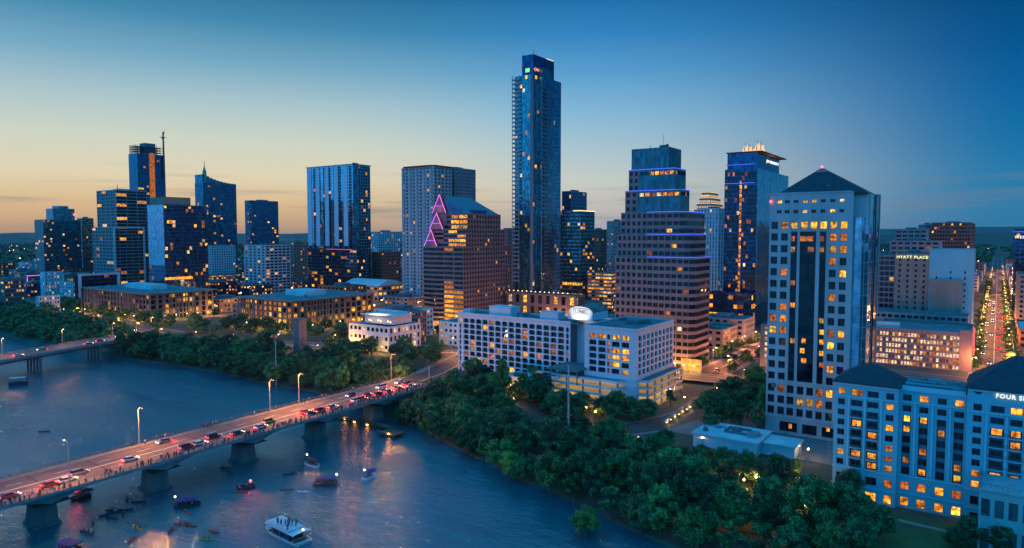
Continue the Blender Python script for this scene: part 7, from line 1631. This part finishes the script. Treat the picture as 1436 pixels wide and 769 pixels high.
loc, rz, Lb = seg(428, 763, 377, 738); bo = boat('excursion_boat', 'large pale double-decked pontoon boat in the foreground water with people on its roof deck', 'boat', loc, rz, Lb, Lb*.31, 'hull_white', 'canvas_white', light='lamp_white', ch=2.9, people=6)
q = MB(); hl, hw = Lb/2, Lb*.15; q.box(-hw*.95, hw*.95, -hl*.55, hl*.7, 3.25, 3.35)
for x_ in (-hw*.93, hw*.93):
    for k in range(9): yy = -hl*.55+k*hl*1.25/8; q.tube((x_, yy, 3.35), (x_, yy, 4.3), .035, k=4)
    q.tube((x_, -hl*.55, 4.3), (x_, hl*.7, 4.3), .045, k=4)
put('roof_deck', q.mesh('roof_deck', M['canvas_white']), bo); q = MB(); q.box(-hw*.8, hw*.8, -hl*.5, hl*.45, 1.0, 2.4); put('cabin', q.mesh('cabin', M['dark']), bo)
R_ = Matrix.Rotation(rz, 3, 'Z')
for i in range(13):
    lx, ly = rng.uniform(-.8, .8)*hw, rng.uniform(-.5, .35)*hl; pose, top, me = rng.choice([p_ for p_ in PM if p_[0] in ('stand', 'point')]); p_ = R_ @ Vector((lx, ly, 0)); c = bpy.data.objects.new('person', me); COL.objects.link(c); c.location = (loc[0]+p_.x, loc[1]+p_.y, 3.35); c.rotation_euler = (0, 0, rng.uniform(0, 6)); tag(c, f'person in a {CN[top]} top standing on the roof deck of the pale boat', 'person', 'people on the roof deck of the pale boat')
loc, rz, Lb = seg(12, 540, 40, 538); boat('excursion_boat', 'white-roofed excursion boat at the left edge near the lower bridge', 'boat', loc, rz, Lb, Lb*.34, 'hull_dark', 'canvas_white', ch=4.0, lh=1.6, people=2)
# kayaks with paddlers
def kayak_mesh(m_):
    q = MB(); n = 9; ring = []
    for i in range(n+1):
        t_ = -1+2*i/n; w_ = .36*(1-abs(t_)**2.2)+.02; z_ = .12+.18*t_*t_; ring.append([(-w_, t_*2.1, z_), (-w_*.6, t_*2.1, -.12), (w_*.6, t_*2.1, -.12), (w_, t_*2.1, z_), (0, t_*2.1, z_+.09)])
    for a, b_ in zip(ring, ring[1:]):
        for k in range(5): q.quad(a[k], a[(k+1) % 5], b_[(k+1) % 5], b_[k])
    q.poly(ring[0]); q.poly(ring[-1]); return q.mesh('kayak', m_)
KM = [(c, kayak_mesh(M[k_])) for c, k_ in (('red', 'hull_red'), ('yellow', 'hull_yellow'), ('dark', 'hull_dark'), ('white', 'hull_white'))]
q = MB(); q.tube((-1.15, 0, 0), (1.15, 0, 0), .03, k=5); q.box(-1.35, -1.05, -.02, .02, -.1, .1); q.box(1.05, 1.35, -.02, .02, -.1, .1); pad = q.mesh('paddle', M['steel'])
KP = [(62, 605, 2), (38, 723, 2), (150, 722, 2), (157, 727, 2), (163, 718, 2), (172, 722, 2), (176, 715, 2), (130, 733, 0), (128, 746, 0), (188, 736, 1), (196, 742, 1), (194, 704, 2), (178, 700, 2), (122, 745, 2), (158, 716, 2), (266, 738, 0), (300, 746, 0), (290, 757, 1), (255, 735, 0), (405, 665, 2), (418, 663, 1), (402, 687, 2), (425, 690, 3), (316, 657, 2), (320, 661, 2), (340, 690, 0), (262, 718, 0), (186, 757, 0), (240, 745, 0), (45, 722, 2), (120, 688, 2)]
WH = ['near the first bridge pier', 'near the second bridge pier', 'in open water right of the piers']
for px, py, ci in KP:
    p = at_z(px, py, .1); rz = rng.uniform(-2.2, -.8) if px % 3 else rng.uniform(0, 3); c, me = KM[ci]; wh = WH[0] if px < 150 else WH[1] if px < 300 else WH[2]
    o = bpy.data.objects.new('kayak', me); COL.objects.link(o); o.location = (p.x, p.y, .12); o.rotation_euler = (0, 0, rz); tag(o, f'{c} kayak floating {wh}', 'kayak', 'kayaks on the river')
    R_ = Matrix.Rotation(rz, 3, 'Z'); t_, pm = rng.choice(SIT)
    for s_ in ((-.3,) if rng.random() < .5 else (-.85, .45)):
        v_ = R_ @ Vector((0, s_, 0)); o = bpy.data.objects.new('person', pm); COL.objects.link(o); o.location = (p.x+v_.x, p.y+v_.y, -.12); o.rotation_euler = (0, 0, rz); tag(o, f'person in a {CN[t_]} top paddling a kayak {wh}', 'person', 'kayak paddlers')
        v_ = R_ @ Vector((0, s_+.42, 0)); o = bpy.data.objects.new('paddle', pad); COL.objects.link(o); o.location = (p.x+v_.x, p.y+v_.y, .50); o.rotation_euler = (0, rng.uniform(-.4, .4), rz); tag(o, f'double-bladed paddle held across a kayak {wh}', 'paddle', 'kayak paddles')
for pr_ in (sp, gp):
    if pr_.location.z < -100:
        for ch in list(pr_.children_recursive): bpy.data.objects.remove(ch)
        bpy.data.objects.remove(pr_)
# far woods and neighbourhoods as one mass of treetops
rw = random.Random(404); V_ = []; F_ = []
for _ in range(5200):
    px = rw.uniform(-60, 1500); D = 1250*(1+rw.random()**1.2*4.2); p = at_D(px, 380, D)
    if p.y < 430 or abs(p.x) < 14 or (D < 1700 and not free(p.x-5, p.x+5, p.y-5, p.y+5)): continue
    R_ = rw.uniform(5, 10)*(1+D/4000)
    for _k in range(9):
        c = Vector((p.x+rw.gauss(0, R_*.5), p.y+rw.gauss(0, R_*.5), 9+rw.uniform(3, 11))); n_ = Vector((rw.gauss(0, .5), rw.gauss(0, .5), 1)).normalized(); t1 = n_.orthogonal().normalized()*R_*rw.uniform(.3, .6); t2 = n_.cross(t1); k = len(V_)
        V_ += [tuple(c-t1), tuple(c+t2), tuple(c+t1), tuple(c-t2)]; F_.append((k, k+1, k+2, k+3))
    k = len(V_); V_ += [(p.x-R_*.7, p.y, 8), (p.x+R_*.7, p.y, 8), (p.x+R_*.4, p.y, 17), (p.x-R_*.4, p.y, 17)]; F_.append((k, k+1, k+2, k+3))
for li in (0, 1):
    me = bpy.data.meshes.new('riverside_trees'); me.from_pydata(MASS[li][0], [], MASS[li][1]); me.materials.append(LEAF[li]); o = bpy.data.objects.new('woodland', me); COL.objects.link(o); o['kind'] = 'stuff'; o['label'] = ('dark' if li == 0 else 'lighter')+' green treetops upstream and along the downtown streets'
me = bpy.data.meshes.new('woodland'); me.from_pydata(V_, [], F_); me.materials.append(LEAF[0]); wl_ = bpy.data.objects.new('woodland', me); COL.objects.link(wl_); wl_['kind'] = 'stuff'; wl_['label'] = 'dark mass of distant treetops between the city and the hills'
